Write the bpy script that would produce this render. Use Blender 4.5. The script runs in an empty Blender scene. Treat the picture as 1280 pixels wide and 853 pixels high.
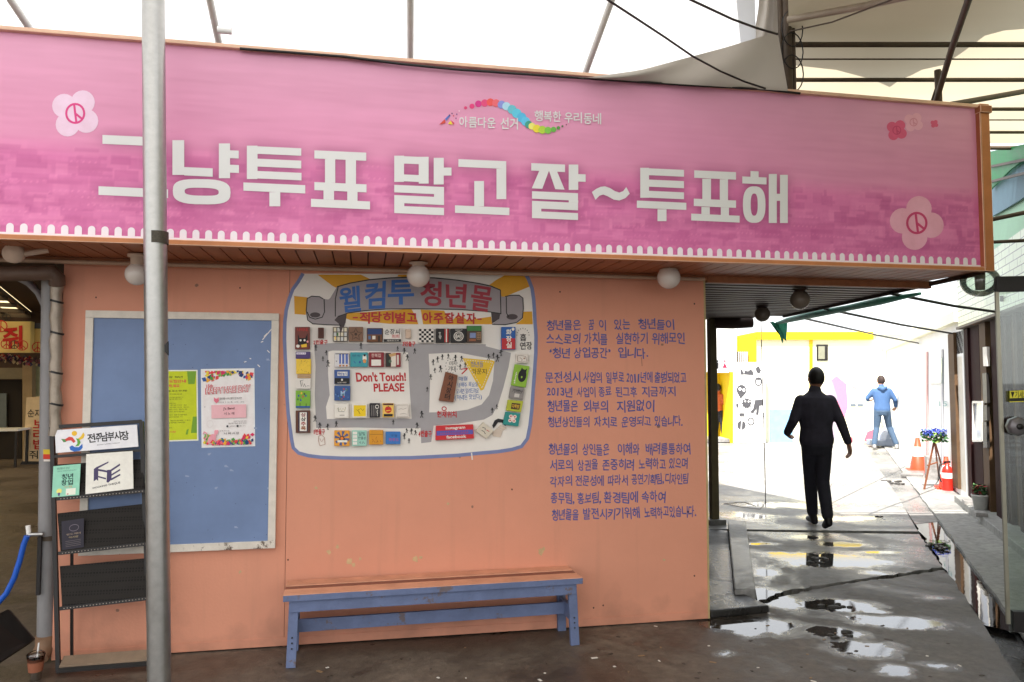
import bpy, bmesh, math, random
import numpy as np
from mathutils import Vector, Matrix
random.seed(7); rng = np.random.default_rng(7)
scene = bpy.context.scene
COL = scene.collection
# ------------------------------------------------------------------ camera, sky, sun, exposure
F = 950.0                                   # focal length in pixels of a 1280 px wide frame
CAM = np.array([0.0, -5.02, 1.65]); YAW = math.radians(11.06); PITCH = math.radians(3.10)
FH = np.array([math.sin(YAW), math.cos(YAW), 0.0]); RT = np.array([math.cos(YAW), -math.sin(YAW), 0.0])
FW = FH*math.cos(PITCH) + np.array([0, 0, math.sin(PITCH)]); UP = np.cross(RT, FW)
cd = bpy.data.cameras.new("camera"); cam = bpy.data.objects.new("camera", cd); COL.objects.link(cam)
cam.location = CAM; cam.rotation_euler = (math.pi/2 + PITCH, 0, -YAW)
cd.sensor_width = 36; cd.lens = F/1280*36; cd.clip_start = 0.05; cd.clip_end = 2000
scene.camera = cam
SUN_EL = math.radians(56); sh = Vector((-0.62, -0.78, 0)).normalized()
TO_SUN = Vector((sh.x*math.cos(SUN_EL), sh.y*math.cos(SUN_EL), math.sin(SUN_EL)))
world = bpy.data.worlds.new("World"); scene.world = world; world.use_nodes = True
wn = world.node_tree
bg = wn.nodes["Background"]; bg.inputs[1].default_value = 0.15
sky = wn.nodes.new("ShaderNodeTexSky"); sky.sky_type = 'NISHITA'; sky.sun_disc = False
sky.sun_elevation = SUN_EL; sky.sun_rotation = math.atan2(TO_SUN.x, TO_SUN.y)
sky.dust_density = 3.0; sky.ozone_density = 1.0; sky.air_density = 1.0
wtc = wn.nodes.new("ShaderNodeTexCoord"); wno = wn.nodes.new("ShaderNodeTexNoise"); wno.inputs["Scale"].default_value = 2.2; wno.inputs["Detail"].default_value = 5
wmr = wn.nodes.new("ShaderNodeMapRange"); wmr.inputs[1].default_value = 0.3; wmr.inputs[2].default_value = 0.6; wmr.inputs[3].default_value = 0.6; wmr.inputs[4].default_value = 0.92
wmx = wn.nodes.new("ShaderNodeMix"); wmx.data_type = 'RGBA'; wmx.inputs[7].default_value = (4.3, 4.35, 4.4, 1)          # bright thin cloud
wn.links.new(wtc.outputs["Generated"], wno.inputs["Vector"]); wn.links.new(wno.outputs[0], wmr.inputs[0]); wn.links.new(wmr.outputs[0], wmx.inputs[0]); wn.links.new(sky.outputs[0], wmx.inputs[6]); wn.links.new(wmx.outputs[2], bg.inputs[0])
sd = bpy.data.lights.new("sun", 'SUN'); sd.energy = 4.6; sd.angle = math.radians(0.5); sd.color = (1.0, 0.955, 0.89)
sun = bpy.data.objects.new("sun", sd); COL.objects.link(sun)
sun.rotation_euler = TO_SUN.to_track_quat('Z', 'Y').to_euler()
vs = scene.view_settings; vs.view_transform = 'Standard'; vs.look = 'None'; vs.gamma = 1; vs.use_curve_mapping = False
vs.exposure = 1.62
scene.cycles.use_denoising = True
scene.cycles.max_bounces = 8; scene.cycles.transparent_max_bounces = 16
scene.cycles.sample_clamp_indirect = 8

# ------------------------------------------------------------------ measuring: a pixel of the 1280x853 photograph -> a point on a real plane
def ray(x, y): return FW + RT*(x-640)/F - UP*(y-426.5)/F
def on_plane(x, y, P, n):
    d = ray(x, y); n = np.asarray(n, float)
    return CAM + d*(np.dot(np.asarray(P, float)-CAM, n)/np.dot(d, n))
def on_y(x, y, Y): return on_plane(x, y, (0, Y, 0), (0, 1, 0))
def on_z(x, y, Z): return on_plane(x, y, (0, 0, Z), (0, 0, 1))
def proj(p):
    q = np.asarray(p, float)-CAM; z = q@FW
    return (640+F*(q@RT)/z, 426.5-F*(q@UP)/z)
AL = np.array([0.565, 0.825, 0.0]); AL /= np.linalg.norm(AL)      # along the alley
PR = np.array([AL[1], -AL[0], 0.0])                                # across it, to the right

# ------------------------------------------------------------------ materials
def lin(c): 
    return tuple(((v/255)/12.92 if v/255 <= 0.04045 else (((v/255)+0.055)/1.055)**2.4) for v in c)
K = 0.86
_M = {}
def mat(name, rgb, rough=0.7, var=0.12, scale=6.0, bump=0.0, metal=0.0, spec=0.4, k=None, bscale=None, alpha=1.0):
    """procedural paint/stone/metal: sRGB colour as seen, with noise in colour and roughness"""
    if name in _M: return _M[name]
    m = bpy.data.materials.new(name); m.use_nodes = True; nt = m.node_tree; N = nt.nodes; L = nt.links
    b = N["Principled BSDF"]
    c = tuple(min(0.88, v/(k or K)) for v in lin(rgb))
    tc = N.new("ShaderNodeTexCoord"); no = N.new("ShaderNodeTexNoise")
    no.inputs["Scale"].default_value = scale; no.inputs["Detail"].default_value = 6; no.inputs["Roughness"].default_value = 0.65
    L.new(tc.outputs["Object"], no.inputs["Vector"])
    mx = N.new("ShaderNodeMix"); mx.data_type = 'RGBA'
    mx.inputs[6].default_value = (*[v*(1-var) for v in c], 1); mx.inputs[7].default_value = (*[min(0.9, v*(1+var)) for v in c], 1)
    rm = N.new("ShaderNodeMapRange"); rm.inputs[1].default_value = 0.3; rm.inputs[2].default_value = 0.7
    L.new(no.outputs[0], rm.inputs[0]); L.new(rm.outputs[0], mx.inputs[0]); L.new(mx.outputs[2], b.inputs["Base Color"])
    rr = N.new("ShaderNodeMapRange"); rr.inputs[3].default_value = max(0.02, rough-0.1); rr.inputs[4].default_value = min(1, rough+0.1)
    L.new(no.outputs[0], rr.inputs[0]); L.new(rr.outputs[0], b.inputs["Roughness"])
    b.inputs["Metallic"].default_value = metal; b.inputs["Specular IOR Level"].default_value = spec
    if bump:
        n2 = N.new("ShaderNodeTexNoise"); n2.inputs["Scale"].default_value = bscale or scale*8; n2.inputs["Detail"].default_value = 4
        L.new(tc.outputs["Object"], n2.inputs["Vector"])
        bp = N.new("ShaderNodeBump"); bp.inputs["Strength"].default_value = bump; bp.inputs["Distance"].default_value = 0.01
        L.new(n2.outputs[0], bp.inputs["Height"]); L.new(bp.outputs[0], b.inputs["Normal"])
    _M[name] = m; return m
def cm(rgb, rough=0.6): return mat("paint_%02x%02x%02x" % tuple(rgb), rgb, rough, 0.07, 25)
def nodes_of(m): return m.node_tree.nodes, m.node_tree.links, m.node_tree.nodes["Principled BSDF"]
def glass(name, tint=(0.9, 0.95, 0.93), mixf=0.12, rough=0.03):
    if name in _M: return _M[name]
    m = bpy.data.materials.new(name); m.use_nodes = True; N = m.node_tree.nodes; L = m.node_tree.links
    N.remove(N["Principled BSDF"]); o = N["Material Output"]
    t = N.new("ShaderNodeBsdfTransparent"); t.inputs[0].default_value = (*tint, 1)
    g = N.new("ShaderNodeBsdfGlossy"); g.inputs["Roughness"].default_value = rough
    fr = N.new("ShaderNodeFresnel"); fr.inputs[0].default_value = 1.5
    ad = N.new("ShaderNodeMath"); ad.operation = 'MULTIPLY_ADD'; ad.inputs[1].default_value = 0.9; ad.inputs[2].default_value = mixf*0.3
    mx = N.new("ShaderNodeMixShader"); L.new(fr.outputs[0], ad.inputs[0]); L.new(ad.outputs[0], mx.inputs[0])
    L.new(t.outputs[0], mx.inputs[1]); L.new(g.outputs[0], mx.inputs[2]); L.new(mx.outputs[0], o.inputs[0])
    _M[name] = m; return m
def cloth_sheet(name, refl, trans, scale=3.0):
    """tarpaulin: reflects some light and lets some through"""
    m = bpy.data.materials.new(name); m.use_nodes = True; N = m.node_tree.nodes; L = m.node_tree.links
    N.remove(N["Principled BSDF"]); o = N["Material Output"]
    d = N.new("ShaderNodeBsdfDiffuse"); d.inputs[0].default_value = (*refl, 1)
    t = N.new("ShaderNodeBsdfTranslucent"); a = N.new("ShaderNodeAddShader")
    tc = N.new("ShaderNodeTexCoord"); no = N.new("ShaderNodeTexNoise"); no.inputs["Scale"].default_value = scale; no.inputs["Detail"].default_value = 5
    mx = N.new("ShaderNodeMix"); mx.data_type = 'RGBA'; L.new(tc.outputs["Object"], no.inputs["Vector"]); L.new(no.outputs[0], mx.inputs[0])
    mx.inputs[6].default_value = (*[v*0.9 for v in trans], 1); mx.inputs[7].default_value = (*[min(1, v*1.1) for v in trans], 1)
    L.new(mx.outputs[2], t.inputs[0]); L.new(d.outputs[0], a.inputs[0]); L.new(t.outputs[0], a.inputs[1]); L.new(a.outputs[0], o.inputs[0])
    return m

# ------------------------------------------------------------------ objects
def tag(o, label=None, cat=None, group=None, kind=None):
    if label: o['label'] = label
    if cat: o['category'] = cat
    if group: o['group'] = group
    if kind: o['kind'] = kind
    return o
def empty(name, loc, label, cat, group=None):
    o = bpy.data.objects.new(name, None); COL.objects.link(o); o.location = tuple(loc); o.empty_display_size = 0.1
    return tag(o, label, cat, group)
bpy.context.view_layer.update()
def link(name, me, parent=None):
    o = bpy.data.objects.new(name, me); COL.objects.link(o)
    if parent is not None:
        o.parent = parent
        base = parent
        off = Vector((0, 0, 0))
        while base is not None: off += Vector(base.location); base = base.parent
        me.transform(Matrix.Translation(-off))
    return o
class MB:
    """collects faces (world coordinates, several materials) into ONE mesh object"""
    def __init__(s): s.v = []; s.f = []; s.mi = []; s.m = []; s.sm = []
    def mslot(s, m):
        if m not in s.m: s.m.append(m)
        return s.m.index(m)
    def add(s, vs, fs, m, smooth=False):
        o = len(s.v); s.v += [tuple(map(float, p)) for p in vs]; k = s.mslot(m)
        for f in fs: s.f.append([o+i for i in f]); s.mi.append(k); s.sm.append(smooth)
        return s
    def box(s, c, size, m, ax=None, ay=None, az=None):
        ax = np.array((1, 0, 0) if ax is None else ax, float); ay = np.array((0, 1, 0) if ay is None else ay, float); az = np.array((0, 0, 1) if az is None else az, float)
        c = np.array(c, float); h = np.array(size, float)/2
        vs = [c+ax*h[0]*i+ay*h[1]*j+az*h[2]*k for i in (-1, 1) for j in (-1, 1) for k in (-1, 1)]
        return s.add(vs, [(0, 1, 3, 2), (4, 6, 7, 5), (0, 4, 5, 1), (2, 3, 7, 6), (0, 2, 6, 4), (1, 5, 7, 3)], m)
    def bar(s, a, b, w, h, m, up=(0, 0, 1)):
        a = np.array(a, float); b = np.array(b, float); d = b-a; l = np.linalg.norm(d); d = d/l
        x = np.cross(d, up)
        if np.linalg.norm(x) < 1e-4: x = np.cross(d, (0, 1, 0))
        x /= np.linalg.norm(x); z = np.cross(x, d)
        return s.box((a+b)/2, (l, w, h), m, d, x, z)
    def tube(s, pts, r, m, n=12, caps=True, closed=False):
        P = [np.array(p, float) for p in pts]; R_ = r if isinstance(r, (list, tuple)) else [r]*len(P)
        vs = []; fs = []; prev = None
        for i, p in enumerate(P):
            t = (P[(i+1) % len(P)] if (closed or i < len(P)-1) else P[i]) - (P[i-1] if (closed or i > 0) else P[i]); t /= (np.linalg.norm(t) or 1)
            if prev is None:
                u = np.cross(t, (0, 0, 1)); 
                if np.linalg.norm(u) < 0.05: u = np.cross(t, (0, 1, 0))
            else: u = prev - t*np.dot(prev, t)
            u /= np.linalg.norm(u); prev = u; w = np.cross(t, u)
            for k in range(n):
                q = 2*math.pi*k/n; vs.append(p + (u*math.cos(q)+w*math.sin(q))*R_[i])
        L_ = len(P)
        for i in range(L_ if closed else L_-1):
            for k in range(n):
                a0 = i*n+k; a1 = i*n+(k+1) % n; j = (i+1) % L_
                fs.append((a0, a1, j*n+(k+1) % n, j*n+k))
        s.add(vs, fs, m, True)
        if caps and not closed:
            s.add(vs[:n], [tuple(range(n))[::-1]], m); s.add(vs[-n:], [tuple(range(n))], m)
        return s
    def lathe(s, c, prof, m, n=20, axis=(0, 0, 1)):
        ax = np.array(axis, float); ax /= np.linalg.norm(ax); u = np.cross(ax, (0, 1, 0) if abs(ax[1]) < 0.9 else (1, 0, 0)); u /= np.linalg.norm(u); w = np.cross(ax, u)
        c = np.array(c, float); vs = []; fs = []
        for r, z in prof:
            for k in range(n):
                q = 2*math.pi*k/n; vs.append(c+ax*z+(u*math.cos(q)+w*math.sin(q))*r)
        for i in range(len(prof)-1):
            for k in range(n): fs.append((i*n+k, i*n+(k+1) % n, (i+1)*n+(k+1) % n, (i+1)*n+k))
        return s.add(vs, fs, m, True)
    def ball(s, c, r, m, n=20, k=10, sc=(1, 1, 1)):
        vs = []; fs = []
        for i in range(k+1):
            t = math.pi*i/k
            for j in range(n):
                p = 2*math.pi*j/n; vs.append((c[0]+r*sc[0]*math.sin(t)*math.cos(p), c[1]+r*sc[1]*math.sin(t)*math.sin(p), c[2]+r*sc[2]*math.cos(t)))
        for i in range(k):
            for j in range(n): fs.append((i*n+j, (i+1)*n+j, (i+1)*n+(j+1) % n, i*n+(j+1) % n))
        return s.add(vs, fs, m, True)
    def prism(s, poly, off, m):
        """flat polygon extruded by the vector off"""
        n = len(poly); a = [np.array(p, float) for p in poly]; b = [p+np.array(off, float) for p in a]
        return s.add(a+b, [tuple(range(n))[::-1], tuple(range(n, 2*n))]+[(i, (i+1) % n, n+(i+1) % n, n+i) for i in range(n)], m)
    def build(s, name, parent=None, bevel=0.0, weld=False):
        me = bpy.data.meshes.new(name); me.from_pydata(s.v, [], s.f)
        for m in s.m: me.materials.append(m)
        me.polygons.foreach_set("material_index", s.mi); me.polygons.foreach_set("use_smooth", s.sm); me.update()
        bm = bmesh.new(); bm.from_mesh(me)
        if weld: bmesh.ops.remove_doubles(bm, verts=bm.verts, dist=1e-5)
        if bevel:
            ed = [e for e in bm.edges if len(e.link_faces) == 2 and e.calc_face_angle(0) > 0.7]
            bmesh.ops.bevel(bm, geom=ed, offset=bevel, segments=2, profile=0.6, affect='EDGES', clamp_overlap=True)
        if weld or bevel or all(len(f) == 4 for f in s.f): bmesh.ops.recalc_face_normals(bm, faces=bm.faces)
        bm.to_mesh(me); bm.free()
        return link(name, me, parent)

# ------------------------------------------------------------------ glyphs and flat painted / printed work
_G = {}
def glyph(ch, bold=0.0):
    key = (ch, bold)
    if key in _G: return _G[key]
    cu = bpy.data.curves.new("g", 'FONT'); cu.body = ch; cu.size = 1; cu.offset = bold; cu.fill_mode = 'FRONT'; cu.resolution_u = 4
    ob = bpy.data.objects.new("g", cu); COL.objects.link(ob)
    dg = bpy.context.evaluated_depsgraph_get(); dg.update()
    me = bpy.data.meshes.new_from_object(ob.evaluated_get(dg))
    v = np.array([p.co[:2] for p in me.vertices]) if len(me.vertices) else np.zeros((0, 2)); f = [tuple(p.vertices) for p in me.polygons]
    bpy.data.objects.remove(ob); bpy.data.curves.remove(cu); bpy.data.meshes.remove(me)
    _G[key] = (v, f); return _G[key]
class Art:
    """flat marks on a surface; fmap(x, y, lift) turns drawing coordinates into a point, each layer a hair above the last"""
    def __init__(s, fmap, lift=0.001, step=0.0004): s.mb = MB(); s.map = fmap; s.l = lift; s.step = step; s.i = 0
    def layer(s, n=1): s.l += s.step*n; s.i = 0; return s
    def poly(s, pts, m):
        s.i = (s.i+1) % 8; l = s.l + s.i*s.step/12
        if not hasattr(m, "node_tree"): m = cm(m)
        s.mb.add([s.map(x, y, l) for x, y in pts], [tuple(range(len(pts)))], m); return s
    def rect(s, x0, y0, x1, y1, m): return s.poly([(x0, y0), (x1, y0), (x1, y1), (x0, y1)], m)
    def oval(s, cx, cy, rx, ry, m, n=20): return s.poly([(cx+rx*math.cos(2*math.pi*i/n), cy+ry*math.sin(2*math.pi*i/n)) for i in range(n)], m)
    def ring(s, cx, cy, rx, ry, w, m, n=24):
        for i in range(n):
            a, b = 2*math.pi*i/n, 2*math.pi*(i+1)/n
            s.poly([(cx+rx*math.cos(a), cy+ry*math.sin(a)), (cx+rx*math.cos(b), cy+ry*math.sin(b)), (cx+(rx-w)*math.cos(b), cy+(ry-w)*math.sin(b)), (cx+(rx-w)*math.cos(a), cy+(ry-w)*math.sin(a))], m)
        return s
    def line(s, pts, w, m, closed=False):
        """brush stroke: one mitred ribbon"""
        P = [np.array(p, float) for p in pts]; n = len(P); Lf = []; Rt_ = []
        for i in range(n):
            a = P[i-1] if (i > 0 or closed) else P[i]; b = P[(i+1) % n] if (i < n-1 or closed) else P[i]
            d = b-a; d /= (np.linalg.norm(d) or 1); nn = np.array((-d[1], d[0]))*w/2
            Lf.append(P[i]+nn); Rt_.append(P[i]-nn)
        for i in range(n if closed else n-1):
            j = (i+1) % n; s.poly([Lf[i], Lf[j], Rt_[j], Rt_[i]], m)
        return s
    def text(s, body, quad, m, bold=0.0):
        """whole string, its bounding box fitted into quad (tl, tr, br, bl)"""
        v, f = glyph(body, bold)
        if not len(v): return s
        lo = v.min(0); hi = v.max(0); t = (v-lo)/np.maximum(hi-lo, 1e-6); return s._put(t, f, quad, m)
    def _put(s, t, f, quad, m):
        q = [np.array(p, float) for p in quad]
        if not hasattr(m, "node_tree"): m = cm(m)
        pts = []
        for a, b in t:
            p = (q[3]*(1-a)+q[2]*a)*(1-b) + (q[0]*(1-a)+q[1]*a)*b; pts.append(s.map(p[0], p[1], s.l))
        s.mb.add(pts, f, m); return s
    def word(s, body, x0, y0, x1, y1, m, bold=0.012, jit=0.0, dy=0.0):
        """hand-set characters one by one; dy = drop of the right end"""
        w = [0.3 if c in " .,'‘’!~-" else 0.55 if ord(c) < 128 else 1.0 for c in body]; T = sum(w); x = x0
        for c, ww in zip(body, w):
            cw = (x1-x0)*ww/T
            if c != ' ':
                v, f = glyph(c, bold)
                if len(v):
                    lo = v.min(0); hi = v.max(0)
                    tx = (v[:, 0]-lo[0])/max(hi[0]-lo[0], 1e-6)*0.9+0.05
                    if ord(c) < 128: tx = 0.5+(v[:, 0]-(lo[0]+hi[0])/2)*min(abs(y1-y0)/0.96/abs(cw), 0.86/max(hi[0]-lo[0], 1e-6))
                    ty = (v[:, 1]+0.10)/0.96
                    t = np.stack([tx, ty], 1); g = dy*(x-x0)/(x1-x0+1e-9)
                    r = lambda: random.uniform(-jit, jit)*(y1-y0)
                    a, b, h = r(), r(), r()*0.5
                    s._put(t, f, [(x+h, y0+a+g), (x+cw+h, y0+b+g), (x+cw-h, y1+b+r()*0.5+g), (x-h, y1+a+r()*0.5+g)], m)
            x += cw
        return s
    def build(s, name, parent): return s.mb.build(name, parent)
def wallmap(off=0.0):
    return lambda x, y, l: on_y(x, y, -off-l)

# common materials
M_galv = mat("galvanised_steel", (156, 155, 152), 0.36, 0.10, 22, 0.08, metal=0.85, k=0.8)
M_black = mat("black_metal", (30, 27, 26), 0.45, 0.2, 20, 0.1)
M_wood = mat("brown_trim_wood", (150, 95, 62), 0.6, 0.2, 9, 0.2)
M_white = mat("white_paint", (222, 218, 210), 0.5, 0.06, 8)
M_pvc = mat("grey_pvc_pipe", (128, 126, 126), 0.5, 0.1, 7)
# ------------------------------------------------------------------ ground, slabs, gutter, puddles
AL = np.array([0.535, 0.845, 0.0]); AL /= np.linalg.norm(AL); PR = np.array([AL[1], -AL[0], 0.0])
def g(x, y, z=0.0): return on_z(x, y, z)
def concrete(name, c1, c2, rlo, rhi, sc=0.9, spec=0.5):
    m = bpy.data.materials.new(name); m.use_nodes = True; N, L, b = nodes_of(m)
    ge = N.new("ShaderNodeNewGeometry")
    n1 = N.new("ShaderNodeTexNoise"); n1.inputs["Scale"].default_value = sc; n1.inputs["Detail"].default_value = 9; n1.inputs["Roughness"].default_value = 0.62; n1.inputs["Distortion"].default_value = 0.6
    n2 = N.new("ShaderNodeTexNoise"); n2.inputs["Scale"].default_value = 14; n2.inputs["Detail"].default_value = 7; n2.inputs["Roughness"].default_value = 0.7
    n3 = N.new("ShaderNodeTexNoise"); n3.inputs["Scale"].default_value = 90; n3.inputs["Detail"].default_value = 3
    for n in (n1, n2, n3): L.new(ge.outputs["Position"], n.inputs["Vector"])
    r1 = N.new("ShaderNodeValToRGB"); r1.color_ramp.elements[0].position = 0.36; r1.color_ramp.elements[1].position = 0.66
    r1.color_ramp.elements[0].color = (*c1, 1); r1.color_ramp.elements[1].color = (*c2, 1); L.new(n1.outputs[0], r1.inputs[0])
    mm = N.new("ShaderNodeMapRange"); mm.inputs[1].default_value = 0.3; mm.inputs[2].default_value = 0.72; mm.inputs[3].default_value = 0.62; mm.inputs[4].default_value = 1.25; L.new(n2.outputs[0], mm.inputs[0])
    mu = N.new("ShaderNodeMix"); mu.data_type = 'RGBA'; mu.blend_type = 'MULTIPLY'; mu.inputs[0].default_value = 1
    L.new(r1.outputs[0], mu.inputs[6]); L.new(mm.outputs[0], mu.inputs[7])
    # small pale and dark specks of grit
    vo = N.new("ShaderNodeTexVoronoi"); vo.inputs["Scale"].default_value = 26; L.new(ge.outputs["Position"], vo.inputs["Vector"])
    sp = N.new("ShaderNodeMapRange"); sp.inputs[1].default_value = 0.06; sp.inputs[2].default_value = 0.03; L.new(vo.outputs["Distance"], sp.inputs[0])
    ms = N.new("ShaderNodeMix"); ms.data_type = 'RGBA'; ms.inputs[7].default_value = (0.02, 0.017, 0.014, 1)
    L.new(sp.outputs[0], ms.inputs[0]); L.new(mu.outputs[2], ms.inputs[6]); L.new(ms.outputs[2], b.inputs["Base Color"])
    rr = N.new("ShaderNodeMapRange"); rr.inputs[1].default_value = 0.43; rr.inputs[2].default_value = 0.57; rr.inputs[3].default_value = rlo; rr.inputs[4].default_value = rhi
    L.new(n1.outputs[0], rr.inputs[0])
    ra = N.new("ShaderNodeMath"); ra.operation = 'MULTIPLY_ADD'; ra.inputs[1].default_value = 0.25; L.new(n2.outputs[0], ra.inputs[0]); L.new(rr.outputs[0], ra.inputs[2]); L.new(ra.outputs[0], b.inputs["Roughness"])
    b.inputs["Specular IOR Level"].default_value = spec
    b1 = N.new("ShaderNodeBump"); b1.inputs["Strength"].default_value = 0.5; b1.inputs["Distance"].default_value = 0.012; L.new(n2.outputs[0], b1.inputs["Height"])
    b2 = N.new("ShaderNodeBump"); b2.inputs["Strength"].default_value = 0.35; b2.inputs["Distance"].default_value = 0.003; L.new(n3.outputs[0], b2.inputs["Height"]); L.new(b1.outputs[0], b2.inputs["Normal"]); L.new(b2.outputs[0], b.inputs["Normal"])
    return m
PUD = [(950, 784, 66, 11, .05, 1), (1040, 790, 40, 8, .12, 1), (1076, 811, 46, 11, .02, .9), (1050, 757, 50, 8, .1, 1), (1118, 777, 58, 8, .08, 1), (1090, 764, 24, 4, .1, .8),
       (1045, 701, 62, 9, .0, 1), (1050, 681, 26, 3, 0, 1), (1010, 672, 22, 2.6, 0, .8), (964, 748, 26, 12, -.1, 1.1), (1120, 838, 26, 9, .1, .7), (1176, 832, 28, 6, .05, .7), (1168, 748, 20, 3, 0, .7),
       (1092, 716, 22, 4, 0, .7), (975, 694, 24, 4, .2, .7), (958, 716, 16, 6, .2, .8), (905, 818, 18, 4, -.2, .7), (1098, 691, 30, 2, 0, .7), (950, 680, 22, 2, 0, .7), (940, 645, 40, 5, 0, .8), (1060, 648, 60, 4, 0, .8), (990, 632, 70, 4, 0, .8)]
def wet_field(m, base_wet):
    """standing water in the hollows: ellipses with noise-eaten edges, thinning out into damp concrete"""
    N, L, b = nodes_of(m); ge = N.new("ShaderNodeNewGeometry")
    def nz(sc, det, dist=0.0):
        n = N.new("ShaderNodeTexNoise"); n.inputs["Scale"].default_value = sc; n.inputs["Detail"].default_value = det; n.inputs["Roughness"].default_value = 0.65; n.inputs["Distortion"].default_value = dist; L.new(ge.outputs["Position"], n.inputs["Vector"]); return n.outputs[0]
    def ma(op, a_, b_=None, c_=None):
        n = N.new("ShaderNodeMath"); n.operation = op
        for i, v in enumerate((a_, b_, c_)):
            if v is None: continue
            if isinstance(v, (int, float)): n.inputs[i].default_value = v
            else: L.new(v, n.inputs[i])
        return n.outputs[0]
    def rng_(v, a0, a1, b0, b1):
        n = N.new("ShaderNodeMapRange"); n.interpolation_type = 'SMOOTHSTEP'; n.inputs[1].default_value = a0; n.inputs[2].default_value = a1; n.inputs[3].default_value = b0; n.inputs[4].default_value = b1; L.new(v, n.inputs[0]); return n.outputs[0]
    acc = None
    for (x, y, rx, ry, tl, st) in PUD:
        c = g(x, y); d = float((c-CAM)@FW); mp = N.new("ShaderNodeMapping"); mp.vector_type = 'TEXTURE'
        mp.inputs["Location"].default_value = tuple(c); mp.inputs["Rotation"].default_value = (0, 0, -YAW-tl*2.0); mp.inputs["Scale"].default_value = (rx*d/F, ry*d*d/(F*CAM[2]), 10)
        L.new(ge.outputs["Position"], mp.inputs[0]); ln = N.new("ShaderNodeVectorMath"); ln.operation = 'LENGTH'; L.new(mp.outputs[0], ln.inputs[0])
        f = ma('MULTIPLY', ma('MAXIMUM', ma('SUBTRACT', 1.56, ln.outputs["Value"]), 0.0), st)
        acc = f if acc is None else ma('MAXIMUM', acc, f)
    n1, n2 = nz(1.7, 8, 0.8), nz(6.5, 8, 0.5)
    h = ma('ADD', ma('MULTIPLY_ADD', n1, 1.7, acc), ma('MULTIPLY_ADD', n2, 1.5, -0.5))             # about 1.1 where dry
    h = ma('ADD', h, base_wet)
    pud = rng_(h, 1.62, 1.80, 0, 1); damp = rng_(h, 1.02, 1.68, 0, 1)
    col = b.inputs["Base Color"].links[0].from_socket; dk = N.new("ShaderNodeMix"); dk.data_type = 'RGBA'; dk.blend_type = 'MULTIPLY'; dk.inputs[7].default_value = (0.42, 0.40, 0.38, 1); L.new(damp, dk.inputs[0]); L.new(col, dk.inputs[6]); L.new(dk.outputs[2], b.inputs["Base Color"])
    ro = b.inputs["Roughness"].links[0].from_socket; r1 = ma('MULTIPLY', ro, rng_(damp, 0, 1, 1.0, 0.45)); r2 = N.new("ShaderNodeMix"); r2.inputs[3].default_value = 0.03; L.new(pud, r2.inputs[0]); L.new(r1, r2.inputs[2]); L.new(r2.outputs[0], b.inputs["Roughness"])
    L.new(rng_(pud, 0, 1, 1.45, 2.2), b.inputs["IOR"])
    for n in [n for n in N if n.type == 'BUMP']: L.new(ma('MULTIPLY', rng_(pud, 0, 1, 1.0, 0.03), n.inputs["Strength"].default_value), n.inputs["Strength"])
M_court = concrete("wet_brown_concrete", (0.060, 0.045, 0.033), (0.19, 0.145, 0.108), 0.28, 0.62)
M_slab = concrete("wet_grey_concrete", (0.09, 0.085, 0.08), (0.30, 0.285, 0.265), 0.16, 0.55)
M_far = concrete("pale_concrete", (0.20, 0.195, 0.185), (0.36, 0.35, 0.335), 0.2, 0.55)
M_pave = concrete("pavement_concrete", (0.20, 0.20, 0.19), (0.36, 0.36, 0.34), 0.35, 0.6)
M_dirt = concrete("wet_dirt", (0.012, 0.011, 0.010), (0.045, 0.04, 0.035), 0.1, 0.45)
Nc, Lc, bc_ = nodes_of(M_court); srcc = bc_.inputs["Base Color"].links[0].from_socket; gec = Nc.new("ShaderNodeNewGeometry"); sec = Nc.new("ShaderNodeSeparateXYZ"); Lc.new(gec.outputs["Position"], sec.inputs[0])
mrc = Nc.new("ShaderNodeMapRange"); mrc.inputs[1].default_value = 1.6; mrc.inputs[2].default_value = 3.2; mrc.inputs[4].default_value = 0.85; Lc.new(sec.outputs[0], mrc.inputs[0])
hsv = Nc.new("ShaderNodeHueSaturation"); hsv.inputs["Saturation"].default_value = 0.25; hsv.inputs["Value"].default_value = 1.15; Lc.new(srcc, hsv.inputs["Color"]); mxc = Nc.new("ShaderNodeMix"); mxc.data_type = 'RGBA'; Lc.new(mrc.outputs[0], mxc.inputs[0]); Lc.new(srcc, mxc.inputs[6]); Lc.new(hsv.outputs[0], mxc.inputs[7]); Lc.new(mxc.outputs[2], bc_.inputs["Base Color"])   # warm wall bounce and wet put into the court's brown, greyer in the alley
for m_, w_ in ((M_court, -0.10), (M_slab, 0.0), (M_far, -0.05)): wet_field(m_, w_)
def jag(pts, amp=0.012, step=0.08):
    out = []
    for i in range(len(pts)-1):
        a, b = np.array(pts[i], float), np.array(pts[i+1], float); n = max(1, min(80, int(np.linalg.norm(b-a)/step)))
        for k in range(n):
            p = a+(b-a)*k/n
            if k: p = p+np.array([random.uniform(-amp, amp), random.uniform(-amp, amp), 0])
            out.append(p)
    out.append(np.array(pts[-1], float)); return out
def slab(name, poly, m, top=0.0, th=0.05):
    poly = [np.array([p[0], p[1], top-th]) for p in poly]
    o = MB().prism(poly, (0, 0, th), m).build(name); tag(o, kind='structure'); return o
gr = MB().add([(-900, -900, -0.06), (900, -900, -0.06), (900, 900, -0.06), (-900, 900, -0.06)], [(0, 1, 2, 3)], M_dirt).build("ground"); tag(gr, kind='structure')
Ld = np.array([0.547, 0.837, 0]); L0 = np.array([5.018, 0.848, 0])
Rd = np.array([0.56, 0.827, 0]); R0 = np.array([6.484, 2.603, 0])
Lp = lambda t: L0+Ld*t
Rp = lambda t: R0+Rd*t
j2 = [g(1180, 713), g(1120, 722), g(1075, 727), g(1030, 735), g(985, 744), g(948, 758)]
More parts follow.
